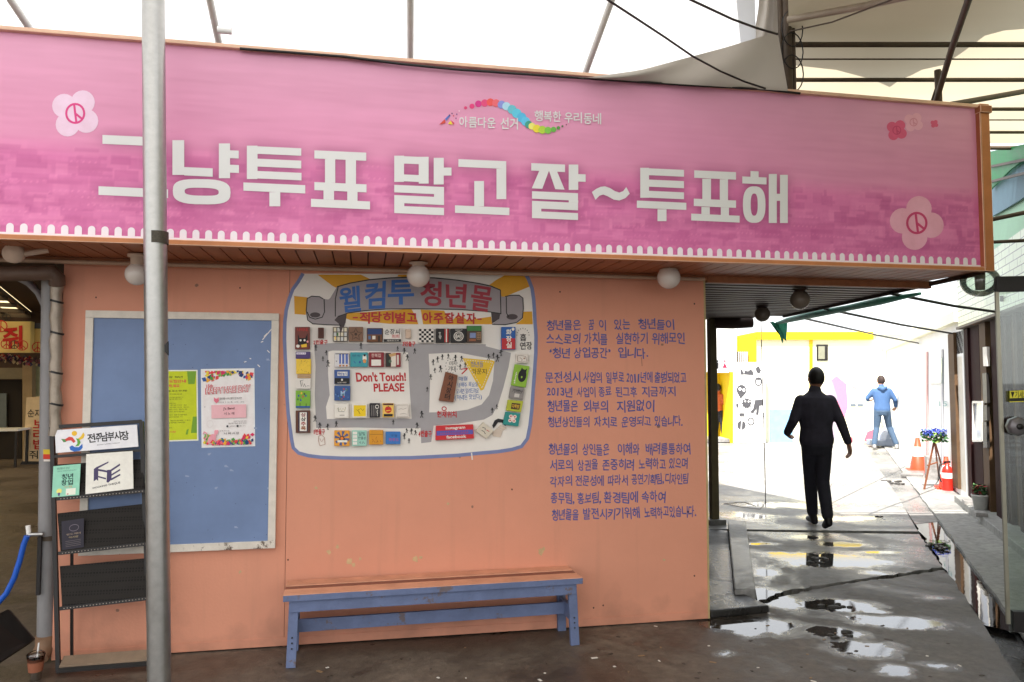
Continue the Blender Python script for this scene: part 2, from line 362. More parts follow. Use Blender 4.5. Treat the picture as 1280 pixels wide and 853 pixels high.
j2b = [g(1178, 709), g(1120, 718), g(1075, 724), g(1030, 731), g(985, 738), g(947, 752)]
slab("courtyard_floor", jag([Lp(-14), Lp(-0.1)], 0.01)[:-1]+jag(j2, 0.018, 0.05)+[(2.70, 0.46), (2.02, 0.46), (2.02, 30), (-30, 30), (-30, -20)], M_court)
slab("alley_slab", jag(list(reversed(j2b)), 0.02, 0.05)[:-1]+jag([g(1178, 709), g(1149, 668)], 0.008)[:-1]+jag([g(1149, 668), g(932, 664.5)], 0.01)[:-1]+[g(932, 664.5)], M_slab)
slab("plaza_floor", [g(904, 661.5)]+[g(1020, 663), g(1147.5, 664.5)]+[Lp(4.5), Lp(60), (2.02, 60), (2.02, 3.1)], M_far)
slab("side_strip", [(2.02, 0.47), (2.68, 0.47), g(918, 748), g(909, 663), (3.9, 3.05), (2.02, 3.05)], M_dirt, -0.004)
slab("pavement", jag([Rp(-14), Rp(5)], 0.012, 0.1)[::-1]+[Rp(-14)+PR*12, Rp(60)+PR*12, Rp(60)], M_pave, 0.012)
M_water = mat("still_water", (20, 19, 17), 0.02, 0.1, 3, spec=1.0); nodes_of(M_water)[2].inputs["IOR"].default_value = 2.8
N, L, b = nodes_of(M_water); b.inputs["Roughness"].default_value = 0.025
for l in list(b.inputs["Roughness"].links): L.remove(l)
def ripple(m, sc, st):
    N, L, b = nodes_of(m); ge = N.new("ShaderNodeNewGeometry"); n = N.new("ShaderNodeTexNoise"); n.inputs["Scale"].default_value = sc; n.inputs["Detail"].default_value = 2
    bp = N.new("ShaderNodeBump"); bp.inputs["Strength"].default_value = st; bp.inputs["Distance"].default_value = 0.004
    L.new(ge.outputs["Position"], n.inputs["Vector"]); L.new(n.outputs[0], bp.inputs["Height"]); L.new(bp.outputs[0], b.inputs["Normal"])
ripple(M_water, 9, 0.12)
ga = jag([Lp(-1.5), Lp(0), Lp(2.7)], .02, .12); gb = jag([Rp(0.75), Rp(-2.0), Rp(-3.9), Lp(-1.5)], .02, .12)[:-1]
gw = MB().add([(p[0], p[1], -0.016) for p in ga+gb], [tuple(range(len(ga+gb)))], M_water).build("gutter_water"); tag(gw, kind='structure')
M_dmp_ = concrete('damp_concrete', (0.05, 0.047, 0.043), (0.13, 0.122, 0.112), 0.06, 0.25)
M_silt = concrete("pale_silt", (0.10, 0.095, 0.09), (0.30, 0.285, 0.27), 0.15, 0.5)
gs_ = MB().add([(p[0], p[1], -0.014) for p in [Lp(2.5), Lp(40), Rp(40), Rp(0.5)]], [(0, 1, 2, 3)], M_silt).build('gutter_silt'); tag(gs_, kind='structure')
dm = MB()
for i, (x, y, r) in enumerate([(1026, 698, .05), (1020, 702, .04), (1040, 757, .05), (1055, 758, .04), (1048, 792, .06), (1170, 681, .06), (1176, 684, .05), (1100, 645, .04), (1112, 601, .09), (1118, 604, .08)]):
    rr = random.Random(i); c = g(x, y, 0.01)
    for _ in range(7): dm.ball((c[0]+rr.uniform(-r, r)*1.6, c[1]+rr.uniform(-r, r), c[2]-0.006), r*rr.uniform(0.2, 0.5), M_dirt, 8, 5, (1.4, 1, 0.45))
tag(dm.build("mud"), kind='stuff')
# raised kerb block and low sill beside the building
M_kerb = concrete("kerb_concrete", (0.16, 0.155, 0.15), (0.36, 0.345, 0.33), 0.25, 0.5)
k0, k1, k2, k3 = g(910, 661), g(932, 661), g(945, 752), g(918, 752)
kb = MB().prism([k0, k3, k2, k1], (0, 0, 0.09), M_kerb).build("kerb_block", bevel=0.012); tag(kb, kind='structure')
kb2 = MB().prism([(2.40, 0.02, 0), (2.87, 0.06, 0), (2.84, 0.36, 0), (2.40, 0.36, 0)], (0, 0, 0.055), M_dirt).build("door_sill", bevel=0.012); tag(kb2, kind='structure')

# ------------------------------------------------------------------ the salmon building: wall, lettering, canopy
def wallmat():
    m = mat("salmon_wall_paint", (202, 138, 112), 0.62, 0.05, 1.2, 0.12, bscale=60); N, L, b = nodes_of(m)
    src = b.inputs["Base Color"].links[0].from_socket
    ge = N.new("ShaderNodeNewGeometry"); se = N.new("ShaderNodeSeparateXYZ"); L.new(ge.outputs["Position"], se.inputs[0])
    # grime splashed up from the floor, and patches where plaster was filled
    n = N.new("ShaderNodeTexNoise"); n.inputs["Scale"].default_value = 5; n.inputs["Detail"].default_value = 8; L.new(ge.outputs["Position"], n.inputs["Vector"])
    mr = N.new("ShaderNodeMapRange"); mr.inputs[1].default_value = 0.5; mr.inputs[2].default_value = 0.02; mr.inputs[3].default_value = -0.28; mr.inputs[4].default_value = 0.25; L.new(se.outputs[2], mr.inputs[0])
    ad = N.new("ShaderNodeMath"); L.new(n.outputs[0], ad.inputs[0]); L.new(mr.outputs[0], ad.inputs[1])
    cr = N.new("ShaderNodeMapRange"); cr.inputs[1].default_value = 0.58; cr.inputs[2].default_value = 0.95; cr.inputs[4].default_value = 0.38; L.new(ad.outputs[0], cr.inputs[0])
    mx = N.new("ShaderNodeMix"); mx.data_type = 'RGBA'; mx.inputs[7].default_value = (0.16, 0.09, 0.06, 1); L.new(cr.outputs[0], mx.inputs[0]); L.new(src, mx.inputs[6])
    n2 = N.new("ShaderNodeTexNoise"); n2.inputs["Scale"].default_value = 2.6; n2.inputs["Detail"].default_value = 10; n2.inputs["Roughness"].default_value = 0.7; L.new(ge.outputs["Position"], n2.inputs["Vector"])
    c2 = N.new("ShaderNodeMapRange"); c2.inputs[1].default_value = 0.70; c2.inputs[2].default_value = 0.73; c2.inputs[4].default_value = 0.55; L.new(n2.outputs[0], c2.inputs[0])
    m2 = N.new("ShaderNodeMix"); m2.data_type = 'RGBA'; m2.inputs[7].default_value = (0.50, 0.40, 0.27, 1); L.new(c2.outputs[0], m2.inputs[0]); L.new(mx.outputs[2], m2.inputs[6]); 
    vo = N.new("ShaderNodeTexVoronoi"); vo.inputs["Scale"].default_value = 3.4; L.new(ge.outputs["Position"], vo.inputs["Vector"]); n3 = N.new("ShaderNodeTexNoise"); n3.inputs["Scale"].default_value = 30; n3.inputs["Detail"].default_value = 5; L.new(ge.outputs["Position"], n3.inputs["Vector"])
    a3 = N.new("ShaderNodeMath"); a3.operation = 'MULTIPLY_ADD'; a3.inputs[1].default_value = 0.09; L.new(n3.outputs[0], a3.inputs[0]); L.new(vo.outputs["Distance"], a3.inputs[2])
    c3 = N.new("ShaderNodeMapRange"); c3.inputs[1].default_value = 0.085; c3.inputs[2].default_value = 0.075; c3.inputs[4].default_value = 0.8; L.new(a3.outputs[0], c3.inputs[0])     # chips
    m3 = N.new("ShaderNodeMix"); m3.data_type = 'RGBA'; m3.inputs[7].default_value = (0.20, 0.12, 0.085, 1); L.new(c3.outputs[0], m3.inputs[0]); L.new(m2.outputs[2], m3.inputs[6])
    mpp = N.new("ShaderNodeMapping"); mpp.inputs["Scale"].default_value = (9, 1, 0.5); L.new(ge.outputs["Position"], mpp.inputs[0]); n4 = N.new("ShaderNodeTexNoise"); n4.inputs["Scale"].default_value = 1.6; n4.inputs["Detail"].default_value = 7; L.new(mpp.outputs[0], n4.inputs["Vector"])
    c4 = N.new("ShaderNodeMapRange"); c4.inputs[1].default_value = 0.56; c4.inputs[2].default_value = 0.76; c4.inputs[4].default_value = 0.13; L.new(n4.outputs[0], c4.inputs[0])      # faint run-down streaks
    m4 = N.new("ShaderNodeMix"); m4.data_type = 'RGBA'; m4.inputs[7].default_value = (0.34, 0.19, 0.12, 1); L.new(c4.outputs[0], m4.inputs[0]); L.new(m3.outputs[2], m4.inputs[6]); L.new(m4.outputs[2], b.inputs["Base Color"])
    return m
M_wall = wallmat()
H = 2.40
bld = empty("market_building", (0.3, 1.5, 0), "salmon painted market building with blue handwriting on its front", "building")
WL, WR = -1.79, 2.372
w = MB()
w.prism([(WL, 0, 0.01), (-0.47, 0, 0.01), (-0.47, 0, H), (WL, 0, H)], (0, 0.14, 0), M_wall)
w.prism([(-0.467, 0, 0.01), (WR, 0, 0.01), (WR, 0, H), (-0.467, 0, H)], (0, 0.14, 0), M_wall)
w.box((-0.4685, 0.02, H/2), (0.02, 0.02, H), mat("wall_joint", (120, 70, 52), 0.8))
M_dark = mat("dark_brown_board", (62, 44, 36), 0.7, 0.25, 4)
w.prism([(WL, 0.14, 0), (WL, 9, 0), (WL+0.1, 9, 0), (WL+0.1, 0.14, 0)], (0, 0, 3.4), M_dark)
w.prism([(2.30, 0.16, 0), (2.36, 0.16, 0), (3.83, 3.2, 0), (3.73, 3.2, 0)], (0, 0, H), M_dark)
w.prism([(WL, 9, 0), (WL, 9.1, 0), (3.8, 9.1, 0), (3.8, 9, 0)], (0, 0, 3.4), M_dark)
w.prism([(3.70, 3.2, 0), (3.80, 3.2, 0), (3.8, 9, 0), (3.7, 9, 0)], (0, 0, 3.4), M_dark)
w.build("wall", bld)
MB().box((2.376, 0.07, H/2), (0.012, 0.15, H-0.02), mat("cream_edge_trim", (170, 150, 105), 0.5)).build("edge_trim", bld)
sk = MB(); sk.box((-1.13, 0.002, 0.035), (1.32, 0.012, 0.05), M_wall); sk.box((0.95, 0.002, 0.035), (2.84, 0.012, 0.05), M_wall); sk.build("skirting", bld)
# blue brush lettering on the wall
ink = mat("blue_brush_paint", (78, 80, 138), 0.5, 0.1, 30)
A1 = lambda x, y: (670+x*0.1759, 390+y*0.1759)
A2 = lambda x, y: (670+x*0.1719, 530+y*0.1719)
LINES = [(A1, 55, 132, -8, [("청년몰은", 72, 322), ("꿈", 372, 415), ("이", 445, 500), ("있는", 552, 672), ("청년들이", 722, 985)]),
 (A1, 152, 235, -6, [("스스로의", 70, 318), ("가치를", 340, 510), ("실현하기", 565, 797), ("위해모인", 820, 1060)]),
 (A1, 252, 330, 0, [("‘청년", 95, 245), ("상업공간’", 265, 530), ("입니다.", 580, 800)]),
 (A1, 425, 507, 0, [("문전성시", 62, 318), ("사업의", 335, 470), ("일부로", 495, 628), ("2011년에", 642, 830), ("출범되었고", 840, 1070)]),
 (A1, 530, 605, -4, [("2013년", 75, 262), ("사업이", 288, 425), ("종료", 442, 538), ("된그후", 562, 720), ("지금까지", 748, 995)]),
 (A1, 628, 715, -6, [("청년몰은", 78, 300), ("외부의", 335, 515), ("지원없이", 570, 845)]),
 (A1, 745, 822, -8, [("청년상인들의", 82, 382), ("자치로", 410, 580), ("운영되고", 605, 820), ("있습니다.", 840, 1045)]),
 (A2, 145, 232, -10, [("청년몰의", 88, 303), ("상인들은", 335, 535), ("이해와", 592, 755), ("배려를통하여", 795, 1125)]),
 (A2, 262, 345, -18, [("서로의", 98, 270), ("상권을", 300, 452), ("존중히려", 480, 715), ("노력하고", 745, 945), ("있으며", 965, 1105)]),
 (A2, 380, 460, -24, [("각자의", 98, 265), ("전문성에", 283, 495), ("따라서", 520, 670), ("공연기획팀,", 692, 930), ("디자인팀", 938, 1108)]),
 (A2, 500, 585, -16, [("총무팀,", 105, 280), ("홍보팀,", 298, 475), ("환경팀에", 490, 745), ("속하여", 765, 945)]),
 (A2, 620, 705, -26, [("청년몰을", 112, 312), ("발전시키기위해", 340, 757), ("노력하고있습니다.", 785, 1165)])]
wa = Art(wallmap(0.0), 0.0015)
for fn, y0, y1, slope, words in LINES:
    for body, x0, x1 in words:
        d = slope*(x0-70)/1000
        p0, p1 = fn(x0, y0+d), fn(x1, y1+d)
        wa.word(body, p0[0], p0[1], p1[0], p1[1], ink, 0.016, 0.08, slope*0.17*(x1-x0)/1000)
wa.build("lettering", bld)
pa = Art(wallmap(0.0), 0.0006, 0.0001); rp = random.Random(8); M_put = mat("putty_patch", (186, 158, 118), 0.7, 0.15, 20)
for (x, y, r_) in ((437, 702, 5), (442, 706, 3), (411, 690, 3), (422, 684, 2.5), (450, 699, 2), (520, 700, 4), (526, 697, 2.5), (676, 690, 4), (680, 686, 2), (395, 610, 2), (560, 630, 1.6), (300, 715, 2), (830, 700, 2)):
    pts = [(x+r_*rp.uniform(.4, 1.2)*math.cos(t*.63), y+r_*rp.uniform(.5, 1.4)*math.sin(t*.63)) for t in range(10)]; pa.layer(); pa.poly(pts, M_put)
for (x, y) in ((742, 760), (754, 757), (640, 612), (860, 640), (700, 365), (360, 700), (120, 372), (300, 360), (868, 380), (868, 720)): pa.layer(); pa.oval(x, y, 1.0, 1.2, (70, 46, 36), 8)
pa.line([(802, 447), (802.6, 458)], .5, (110, 70, 56)); pa.build("wall_patches", bld)

M_board = mat("brown_soffit_board", (156, 98, 66), 0.5, 0.16, 5)
M_greyslat = mat("grey_soffit_slat", (120, 108, 100), 0.45, 0.15, 5)
can = empty("canopy", (1.0, 0, 2.4), "slatted canopy ceiling of brown boards over the wall and alley mouth", "canopy")
so = MB(); x = -4.2
while x < 4.1:
    so.box((x+0.05, -0.30, H+0.012), (0.094, 0.60, 0.014), M_board); x += 0.103
so.box((0, -0.3, H+0.03), (8.4, 0.62, 0.012), M_dark)
so.build("front_soffit", can)
bs = MB(); y = 0.06
def soffit_x(y): return 4.13+0.19*(y+0.65)*0.85 if y < 2.8 else 4.66-0.8*(y-2.8)*0.9
def soffit_l(y): return 2.40+(y-0.1)*0.47
while y < 3.5:
    bs.box(((soffit_l(y)+soffit_x(y))/2, y, H+0.012), (soffit_x(y)-soffit_l(y), 0.100, 0.014), M_greyslat); bs.box(((soffit_l(y)+soffit_x(y))/2, y+0.075, H+0.006), (soffit_x(y)-soffit_l(y), 0.05, 0.012), M_dark); y += 0.15
bs.add([(2.38, 0, H+0.03), (4.2, 0, H+0.03), (4.66, 2.8, H+0.03), (4.05, 3.55, H+0.03)], [(0, 1, 2, 3)], M_dark)
bs.build("rear_soffit", can)
tr = MB(); tr.bar((2.4, 0.02, H-0.015), (4.22, 0.02, H-0.015), 0.05, 0.05, M_wood); tr.bar((4.12, -0.6, H-0.006), (4.66, 2.8, H-0.006), 0.03, 0.03, M_dark); tr.build("trim", can)
MB().bar((-4.2, -0.02, H-0.012), (2.38, -0.02, H-0.012), 0.03, 0.03, M_wood).build("wall_trim", can)
tp = MB(); tp.add([(-4.2, -0.55, 3.42), (4.1, -0.55, 3.42), (4.6, 2.8, 3.42), (3.6, 9, 3.42), (-1.8, 9, 3.42), (-4.2, 0.3, 3.42)], [(0, 1, 2, 3, 4, 5)], M_dark); tp.build("roof_deck", can)
# post and rolled blind at the far corner of the canopy
pst = empty("corner_post", g(893, 655), "olive brown post holding the far corner of the canopy", "post")
pp = g(893, 655); M_olive = mat("olive_post_paint", (84, 74, 48), 0.5, 0.2, 6)
MB().box((pp[0], pp[1], 1.2), (0.09, 0.09, 2.4), M_olive).build("shaft", pst, 0.01)
MB().box((pp[0], pp[1], 0.03), (0.2, 0.2, 0.06), M_kerb).build("base_plate", pst)
rb = MB(); a = on_plane(892, 404, pp, FH); b_ = on_plane(940, 403, pp, FH); rb.tube([a, (a+b_)/2+np.array([0, 0, -0.01]), b_], 0.065, M_dark, 14)
tag(rb.build("rolled_blind"), "dark rolled up blind under the far edge of the canopy", "blind")
# ------------------------------------------------------------------ the banner
BY = -0.65
bm_ = lambda off: (lambda x, y, l: on_y(x, y, BY-off-l))
bL, bR = -4.2, 4.07
def zt(x): return 3.508
zb = 2.418
ban = empty("banner", (0.9, BY, 2.42), "long pink printed banner with white block lettering above the salmon wall", "banner")
# printed face: a fine grid whose colour attribute holds the printed picture
NX, NZ = 828, 110
xs = np.linspace(bL, bR, NX); zs = np.linspace(zb-0.002, 3.505, NZ); X_, Z_ = np.meshgrid(xs, zs)
S = lambda pts, ox, oy, k: [(ox+x*k, oy+y*k) for x, y in pts]
LET = []                                           # white block strokes, quads in photograph coordinates
def bar4(a, b, c, d): LET.append([a, b, c, d])
def group_(ox, oy, k, rects):
    for r in rects:
        if len(r) == 4 and not isinstance(r[0], tuple):
            x0, y0, x1, y1 = r; sk = 0.045 if x1-x0 > y1-y0 else 0
            LET.append(S([(x0, y0), (x1, y0+(x1-x0)*sk), (x1, y1+(x1-x0)*sk), (x0, y1)], ox, oy, k))
        else: LET.append(S(r, ox, oy, k))
group_(110, 150, .1641, [(110, 115, 560, 183), (80, 506, 610, 572), [(470, 131), (560, 135), (560, 420), (470, 416)],
   (643, 155, 733, 420), (733, 360, 950, 424), (997, 180, 1082, 445), (1080, 232, 1148, 292), (1080, 342, 1150, 402)])
group_(300, 160, .15625, [(55, 143, 140, 410), (138, 148, 490, 208), (138, 247, 490, 310), (138, 345, 492, 405), (27, 437, 522, 503), (235, 515, 322, 628),
   (595, 180, 1010, 245), (680, 250, 762, 440), (845, 255, 928, 455), (595, 434, 1012, 498), (668, 500, 752, 572), (858, 505, 940, 585), (568, 568, 1040, 632)])
group_(480, 180, .15625, [(82, 95, 160, 305), (278, 104, 357, 318), (158, 99, 280, 158), (158, 245, 280, 300), (398, 112, 478, 325), (476, 190, 540, 254),
   (82, 328, 480, 388), (400, 395, 480, 425), (82, 410, 480, 472), (82, 472, 162, 500), (82, 495, 480, 554), (595, 122, 978, 184), (900, 200, 978, 443), (722, 298, 800, 500), (568, 492, 1003, 552)])
group_(650, 190, .15625, [(90, 90, 360, 150), [(155, 150), (232, 150), (178, 296), (94, 292)], [(232, 150), (295, 153), (357, 303), (282, 299)], (390, 102, 466, 305), (464, 178, 525, 238),
   (96, 315, 464, 375), (390, 385, 466, 405), (96, 392, 464, 452), (96, 452, 170, 480), (96, 474, 464, 530),
   (962, 128, 1032, 368), (1030, 132, 1312, 187), (1030, 222, 1312, 279), (1030, 312, 1312, 367), (935, 390, 1331, 448), (1100, 460, 1172, 555)])
group_(840, 200, .125, [(222, 105, 640, 180), (303, 190, 390, 400), (478, 195, 560, 410), (218, 388, 640, 462), (294, 470, 378, 542), (488, 475, 570, 555), (192, 538, 676, 606),
   (785, 112, 866, 175), (703, 166, 945, 236), (968, 142, 1048, 632), (1080, 150, 1158, 632), (1046, 340, 1082, 410)])
def ringq(cx, cy, rx, ry, wx, wy, n=30, ex=3.0, tilt=0.0):
    f = lambda t, a, b: (cx+a*math.copysign(abs(math.cos(t))**(2/ex), math.cos(t)), cy+b*math.copysign(abs(math.sin(t))**(2/ex), math.sin(t))+tilt*a*math.cos(t))
    for i in range(n):
        t0, t1 = 2*math.pi*i/n, 2*math.pi*(i+1)/n
        LET.append([f(t0, rx, ry), f(t1, rx, ry), f(t1, rx-wx, ry-wy), f(t0, rx-wx, ry-wy)])
ringq(110+866*.1641, 150+548*.1641, 220*.1641, 96*.1641, 90*.1641, 66*.1641, tilt=.03)
ringq(840+822*.125, 200+448*.125, 113*.125, 183*.125, 78*.125, 72*.125, ex=2.6)
tw = [(575, 322), (610, 296), (645, 280), (680, 276), (720, 290), (760, 315), (795, 326), (825, 315), (850, 282), (878, 335), (845, 370), (795, 390), (750, 383), (700, 355), (665, 342), (635, 352), (604, 384)]
LET.append(S(tw, 650, 190, .15625))
lm = np.zeros((NZ, NX)); cols = {}
for q in LET:
    P = [on_y(x, y, BY) for x, y in q]; px = [p[0] for p in P]; pz = [p[2] for p in P]
    lm[(X_ >= min(px)) & (X_ <= max(px)) & (Z_ >= min(pz)) & (Z_ <= max(pz))] = 1
def blur(a, r):
    for ax in (0, 1):
        k = np.ones(2*r+1)/(2*r+1); a = np.apply_along_axis(lambda v: np.convolve(np.pad(v, r, mode='edge'), k, 'valid'), ax, a)
    return a
halo = np.clip(blur(blur(lm, 4), 3)*1.25, 0, 1)
town = np.zeros((NZ, NX)); v = (Z_-zb)/(3.5-zb)
for _ in range(2600):                              # the printed old-town photograph: roofs, walls, rows of windows
    cx = rng.uniform(bL, bR); vz = abs(rng.normal(0, 0.2)); 
    if vz > 0.46: continue
    w_, h_ = rng.uniform(0.03, 0.22)*(1.1-vz), rng.uniform(0.012, 0.08)*(1.15-vz); t = rng.uniform(-0.5, 1.0)
    i0, i1 = np.searchsorted(xs, [cx-w_/2, cx+w_/2]); j0, j1 = np.searchsorted(zs, [zb+vz*1.09, zb+vz*1.09+h_])
    town[j0:max(j1, j0+1), i0:i1] = town[j0:max(j1, j0+1), i0:i1]*0.4+t*0.6
    if w_ > 0.15 and h_ > 0.035:
        for q in range(i0+1, i1-1, 3): town[(j0+j1)//2:(j0+j1)//2+1, q:q+1] -= 0.5
lo = np.clip((0.50-v)/0.10, 0, 1)
low = blur(rng.normal(0, 1, (NZ, NX)), 2); town = town*0.85+low*0.2
sky_n = blur(blur(np.repeat(rng.normal(0, 1, (NZ, NX//9+1)), 9, 1)[:, :NX], 3), 4)
c_top = np.array(lin((208, 146, 174))); c_mid = np.array(lin((206, 124, 162))); c_low = np.array(lin((203, 110, 158))); c_dk = np.array(lin((172, 74, 130))); c_halo = np.array(lin((138, 60, 104)))
fade = np.clip((v-0.25)/0.7, 0, 1)[..., None]
base = c_mid*(1-fade)+c_top*fade; base = base*(1-lo[..., None])+c_low*lo[..., None]
base = base*(1+sky_n[..., None]*0.035)
tt = np.clip(town, -0.3, 1)[..., None]*lo[..., None]*0.9
base = np.where(tt > 0, base*(1-tt)+c_dk*tt, base*(1+tt)+np.array(lin((238, 150, 190)))*(-tt))
hh = (halo*(1-lm*0.0))[..., None]*0.72; base = base*(1-hh)+c_halo*hh
base = np.clip(base/0.84, 0, 0.9)
me = bpy.data.meshes.new("sheet"); vv = np.stack([X_, np.full_like(X_, BY), Z_], -1).reshape(-1, 3)
idx = np.arange(NX*NZ).reshape(NZ, NX); ff = np.stack([idx[:-1, :-1], idx[:-1, 1:], idx[1:, 1:], idx[1:, :-1]], -1).reshape(-1, 4)
me.from_pydata(vv.tolist(), [], ff.tolist())
at = me.color_attributes.new("print", 'FLOAT_COLOR', 'POINT'); at.data.foreach_set("color", np.concatenate([base.reshape(-1, 3), np.ones((NX*NZ, 1))], 1).astype(np.float32).ravel())
m = mat("printed_vinyl", (230, 140, 175), 0.42, 0.0, 4); N, L, b = nodes_of(m); an = N.new("ShaderNodeAttribute"); an.attribute_name = "print"; L.new(an.outputs["Color"], b.inputs["Base Color"])
ge = N.new("ShaderNodeNewGeometry"); mp = N.new("ShaderNodeMapping"); mp.inputs["Scale"].default_value = (0.45, 1, 3.4); n_ = N.new("ShaderNodeTexNoise"); n_.inputs["Scale"].default_value = 1.2; n_.inputs["Detail"].default_value = 3
bp = N.new("ShaderNodeBump"); bp.inputs["Strength"].default_value = 0.55; bp.inputs["Distance"].default_value = 0.05; L.new(ge.outputs["Position"], mp.inputs[0]); L.new(mp.outputs[0], n_.inputs["Vector"]); L.new(n_.outputs[0], bp.inputs["Height"]); L.new(bp.outputs[0], b.inputs["Normal"])
me.materials.append(m); link("sheet", me, ban)
M_let = mat("white_print", (208, 208, 206), 0.45, 0.03, 3)
le = Art(bm_(0.0), 0.002, 0.0002)
for q in LET: le.poly(q, M_let)
le.build("lettering", ban)
fr = MB(); M_fr = mat("orange_brown_frame", (178, 114, 70), 0.5, 0.14, 6)
fr.bar((bL, BY-0.005, 3.512), (bR+0.05, BY-0.005, 3.514), 0.05, 0.022, mat("pale_timber_frame", (214, 176, 150), 0.5, 0.12, 6)); fr.bar((bL, BY-0.005, 2.405), (bR+0.05, BY-0.005, 2.405), 0.05, 0.03, M_fr)
fr.box((bR+0.03, BY-0.004, 2.96), (0.075, 0.06, 1.14), M_fr); fr.box((bR+0.045, BY+0.3, 2.96), (0.03, 0.56, 1.1), M_fr)
fr.box((bR-0.005, BY-0.012, 2.96), (0.012, 0.05, 1.1), mat("frame_groove", (150, 84, 54), 0.6)); fr.box((bR+0.03, BY-0.02, 3.49), (0.09, 0.06, 0.05), M_wood)
fr.build("frame", ban, 0.004)
# pale hem and the row of loops along the foot of the sheet
hm = Art(bm_(0.0), 0.0015, 0.0003); M_hem = mat("pale_pink_print", (236, 216, 222), 0.5, 0.03)
P0 = on_y(0, 298, BY)
X = bL+0.02
hpts = lambda x0, x1, z0, z1: [(x0, BY-0.0016, z0), (x1, BY-0.0016, z0), (x1, BY-0.0016, z1), (x0, BY-0.0016, z1)]
hm.mb.add(hpts(bL, bR-0.01, 2.421, 2.434), [(0, 1, 2, 3)], M_hem)
while X < bR-0.06:
    n = 8; pts = [(X-0.018, BY-0.0018, 2.434), (X+0.018, BY-0.0018, 2.434)]+[(X+0.018*math.cos(math.pi*i/n), BY-0.0018, 2.464+0.018*math.sin(math.pi*i/n)) for i in range(n+1)]
    hm.mb.add(pts, [tuple(range(len(pts)))], M_hem); X += 0.0655
hm.mb.build("hem", ban)
# printed flowers with a voting stamp
def flower(cx, cy, r, pc, sc, rot=0.6, stamp=True):
    a = Art(bm_(0.0), 0.0012, 0.0003); 
    for k in range(4):
        t = rot+k*math.pi/2; a.oval(cx+r*0.56*math.cos(t), cy+r*0.56*math.sin(t), r*0.5, r*0.5, pc)
    a.oval(cx, cy, r*0.5, r*0.5, pc)
    if stamp:
        a.layer(2); a.ring(cx, cy, r*0.42, r*0.44, r*0.09, sc); a.layer(); a.line([(cx-r*.05, cy-r*.4), (cx+r*.05, cy+r*.4)], r*.09, sc); a.layer(); a.line([(cx, cy), (cx+r*.3, cy+r*.24)], r*.09, sc)
    return a.build("flower_print", ban)
flower(94, 142, 30, mat("flower_pale", (238, 190, 210), 0.5), mat("stamp_pink", (205, 60, 125), 0.5))
flower(1146, 279, 32, mat("flower_dusty", (226, 160, 180), 0.5), mat("stamp_dusk", (190, 60, 105), 0.5), 0.15)
flower(1142, 153, 12, mat("flower_dusty", (226, 160, 180), 0.5), mat("stamp_soft", (205, 130, 150), 0.5))
flower(1121, 163, 13, mat("flower_rose", (208, 84, 122), 0.5), mat("stamp_soft2", (190, 62, 104), 0.5))
flower(1168, 155, 5, mat("flower_rose", (208, 84, 122), 0.5), None, 0.6, False)
# rainbow ribbon emblem and its two phrases
em = Art(bm_(0.0), 0.0015, 0.0002)
bz = [((582, 135), 2, (205, 60, 110)), ((590, 133), 3.2, (215, 60, 120)), ((598, 130), 4.2, (200, 50, 130)), ((606, 129), 4.6, (215, 70, 120)), ((613, 128), 4.8, (232, 82, 80)), ((620, 129), 4.8, (228, 100, 110)), ((627, 131), 5, (130, 140, 205)), ((633, 133), 5.2, (165, 205, 235)), ((640, 137), 5.6, (100, 180, 195)), ((646, 142), 6, (90, 190, 215)), ((652, 147), 6, (80, 175, 215)), ((657, 152), 5.6, (90, 185, 220)),
      ((661, 156), 4.8, (60, 150, 130)), ((665, 158), 4.4, (220, 215, 110)), ((671, 161), 5, (222, 205, 60)), ((678, 162.5), 5, (170, 200, 60)), ((685, 163), 4.4, (120, 185, 70)), ((692, 162), 3.4, (100, 170, 70)), ((698, 160), 2.2, (90, 150, 70)), ((703, 158), 1.3, (80, 110, 70)), ((708, 156), 0.8, (120, 70, 90))]
for (c, r, col) in bz: em.layer(); em.oval(c[0], c[1], r, r, col, 16)
em.layer(); em.poly([(549, 156), (556, 149), (557, 154)], (200, 70, 60)); em.poly([(556, 149), (562, 143), (563, 145), (558, 151)], (90, 110, 180)); em.poly([(560, 155), (563, 151), (566, 156)], (240, 200, 60)); em.poly([(563, 150), (568, 154), (567, 156)], (200, 60, 80))
for x, y, c in ((565, 142, (60, 40, 90)), (567, 145, (200, 70, 60)), (571, 143, (90, 60, 120)), (570, 148, (120, 70, 110)), (574, 139, (230, 190, 200)), (562, 144, (60, 60, 140))): em.oval(x, y, 0.9, 0.9, c, 8)
em.word("아름다운", 573.5, 145.5, 620, 159.5, M_let, 0.015, 0, 1.6); em.word("선거", 625, 147, 648, 162, M_let, 0.015, 0, 1.0)
em.word("행복한", 667.5, 138, 702, 152, M_let, 0.015, 0, 1.4); em.word("우리", 705, 140, 728, 154, M_let, 0.015, 0, .6); em.word("동네", 729, 141, 752, 155.5, M_let, 0.015, 0, .6)
em.build("emblem", ban)
# black cable clipped along the top edge
cb = MB(); pts = [on_y(x, y, BY-0.03) for x, y in ((300, 61), (430, 71), (500, 80), (570, 87), (700, 96), (850, 106), (955, 112), (1000, 117))]
cb.tube(pts, 0.008, M_black, 8); tag(cb.build("cable"), "thin black cable running along the top edge of the pink banner", "cable")
# conduit at the foot of the soffit
cu = MB(); cu.tube([(-4.2, -0.08, H-0.03), (-1.0, -0.08, H-0.032), (1.0, -0.08, H-0.028), (2.34, -0.08, H-0.03)], 0.013, mat("cream_conduit", (168, 140, 118), 0.5), 10)
cdt = cu.build("conduit"); tag(cdt, "slim cream conduit running under the soffit along the top of the salmon wall", "conduit")
cl = MB(); 
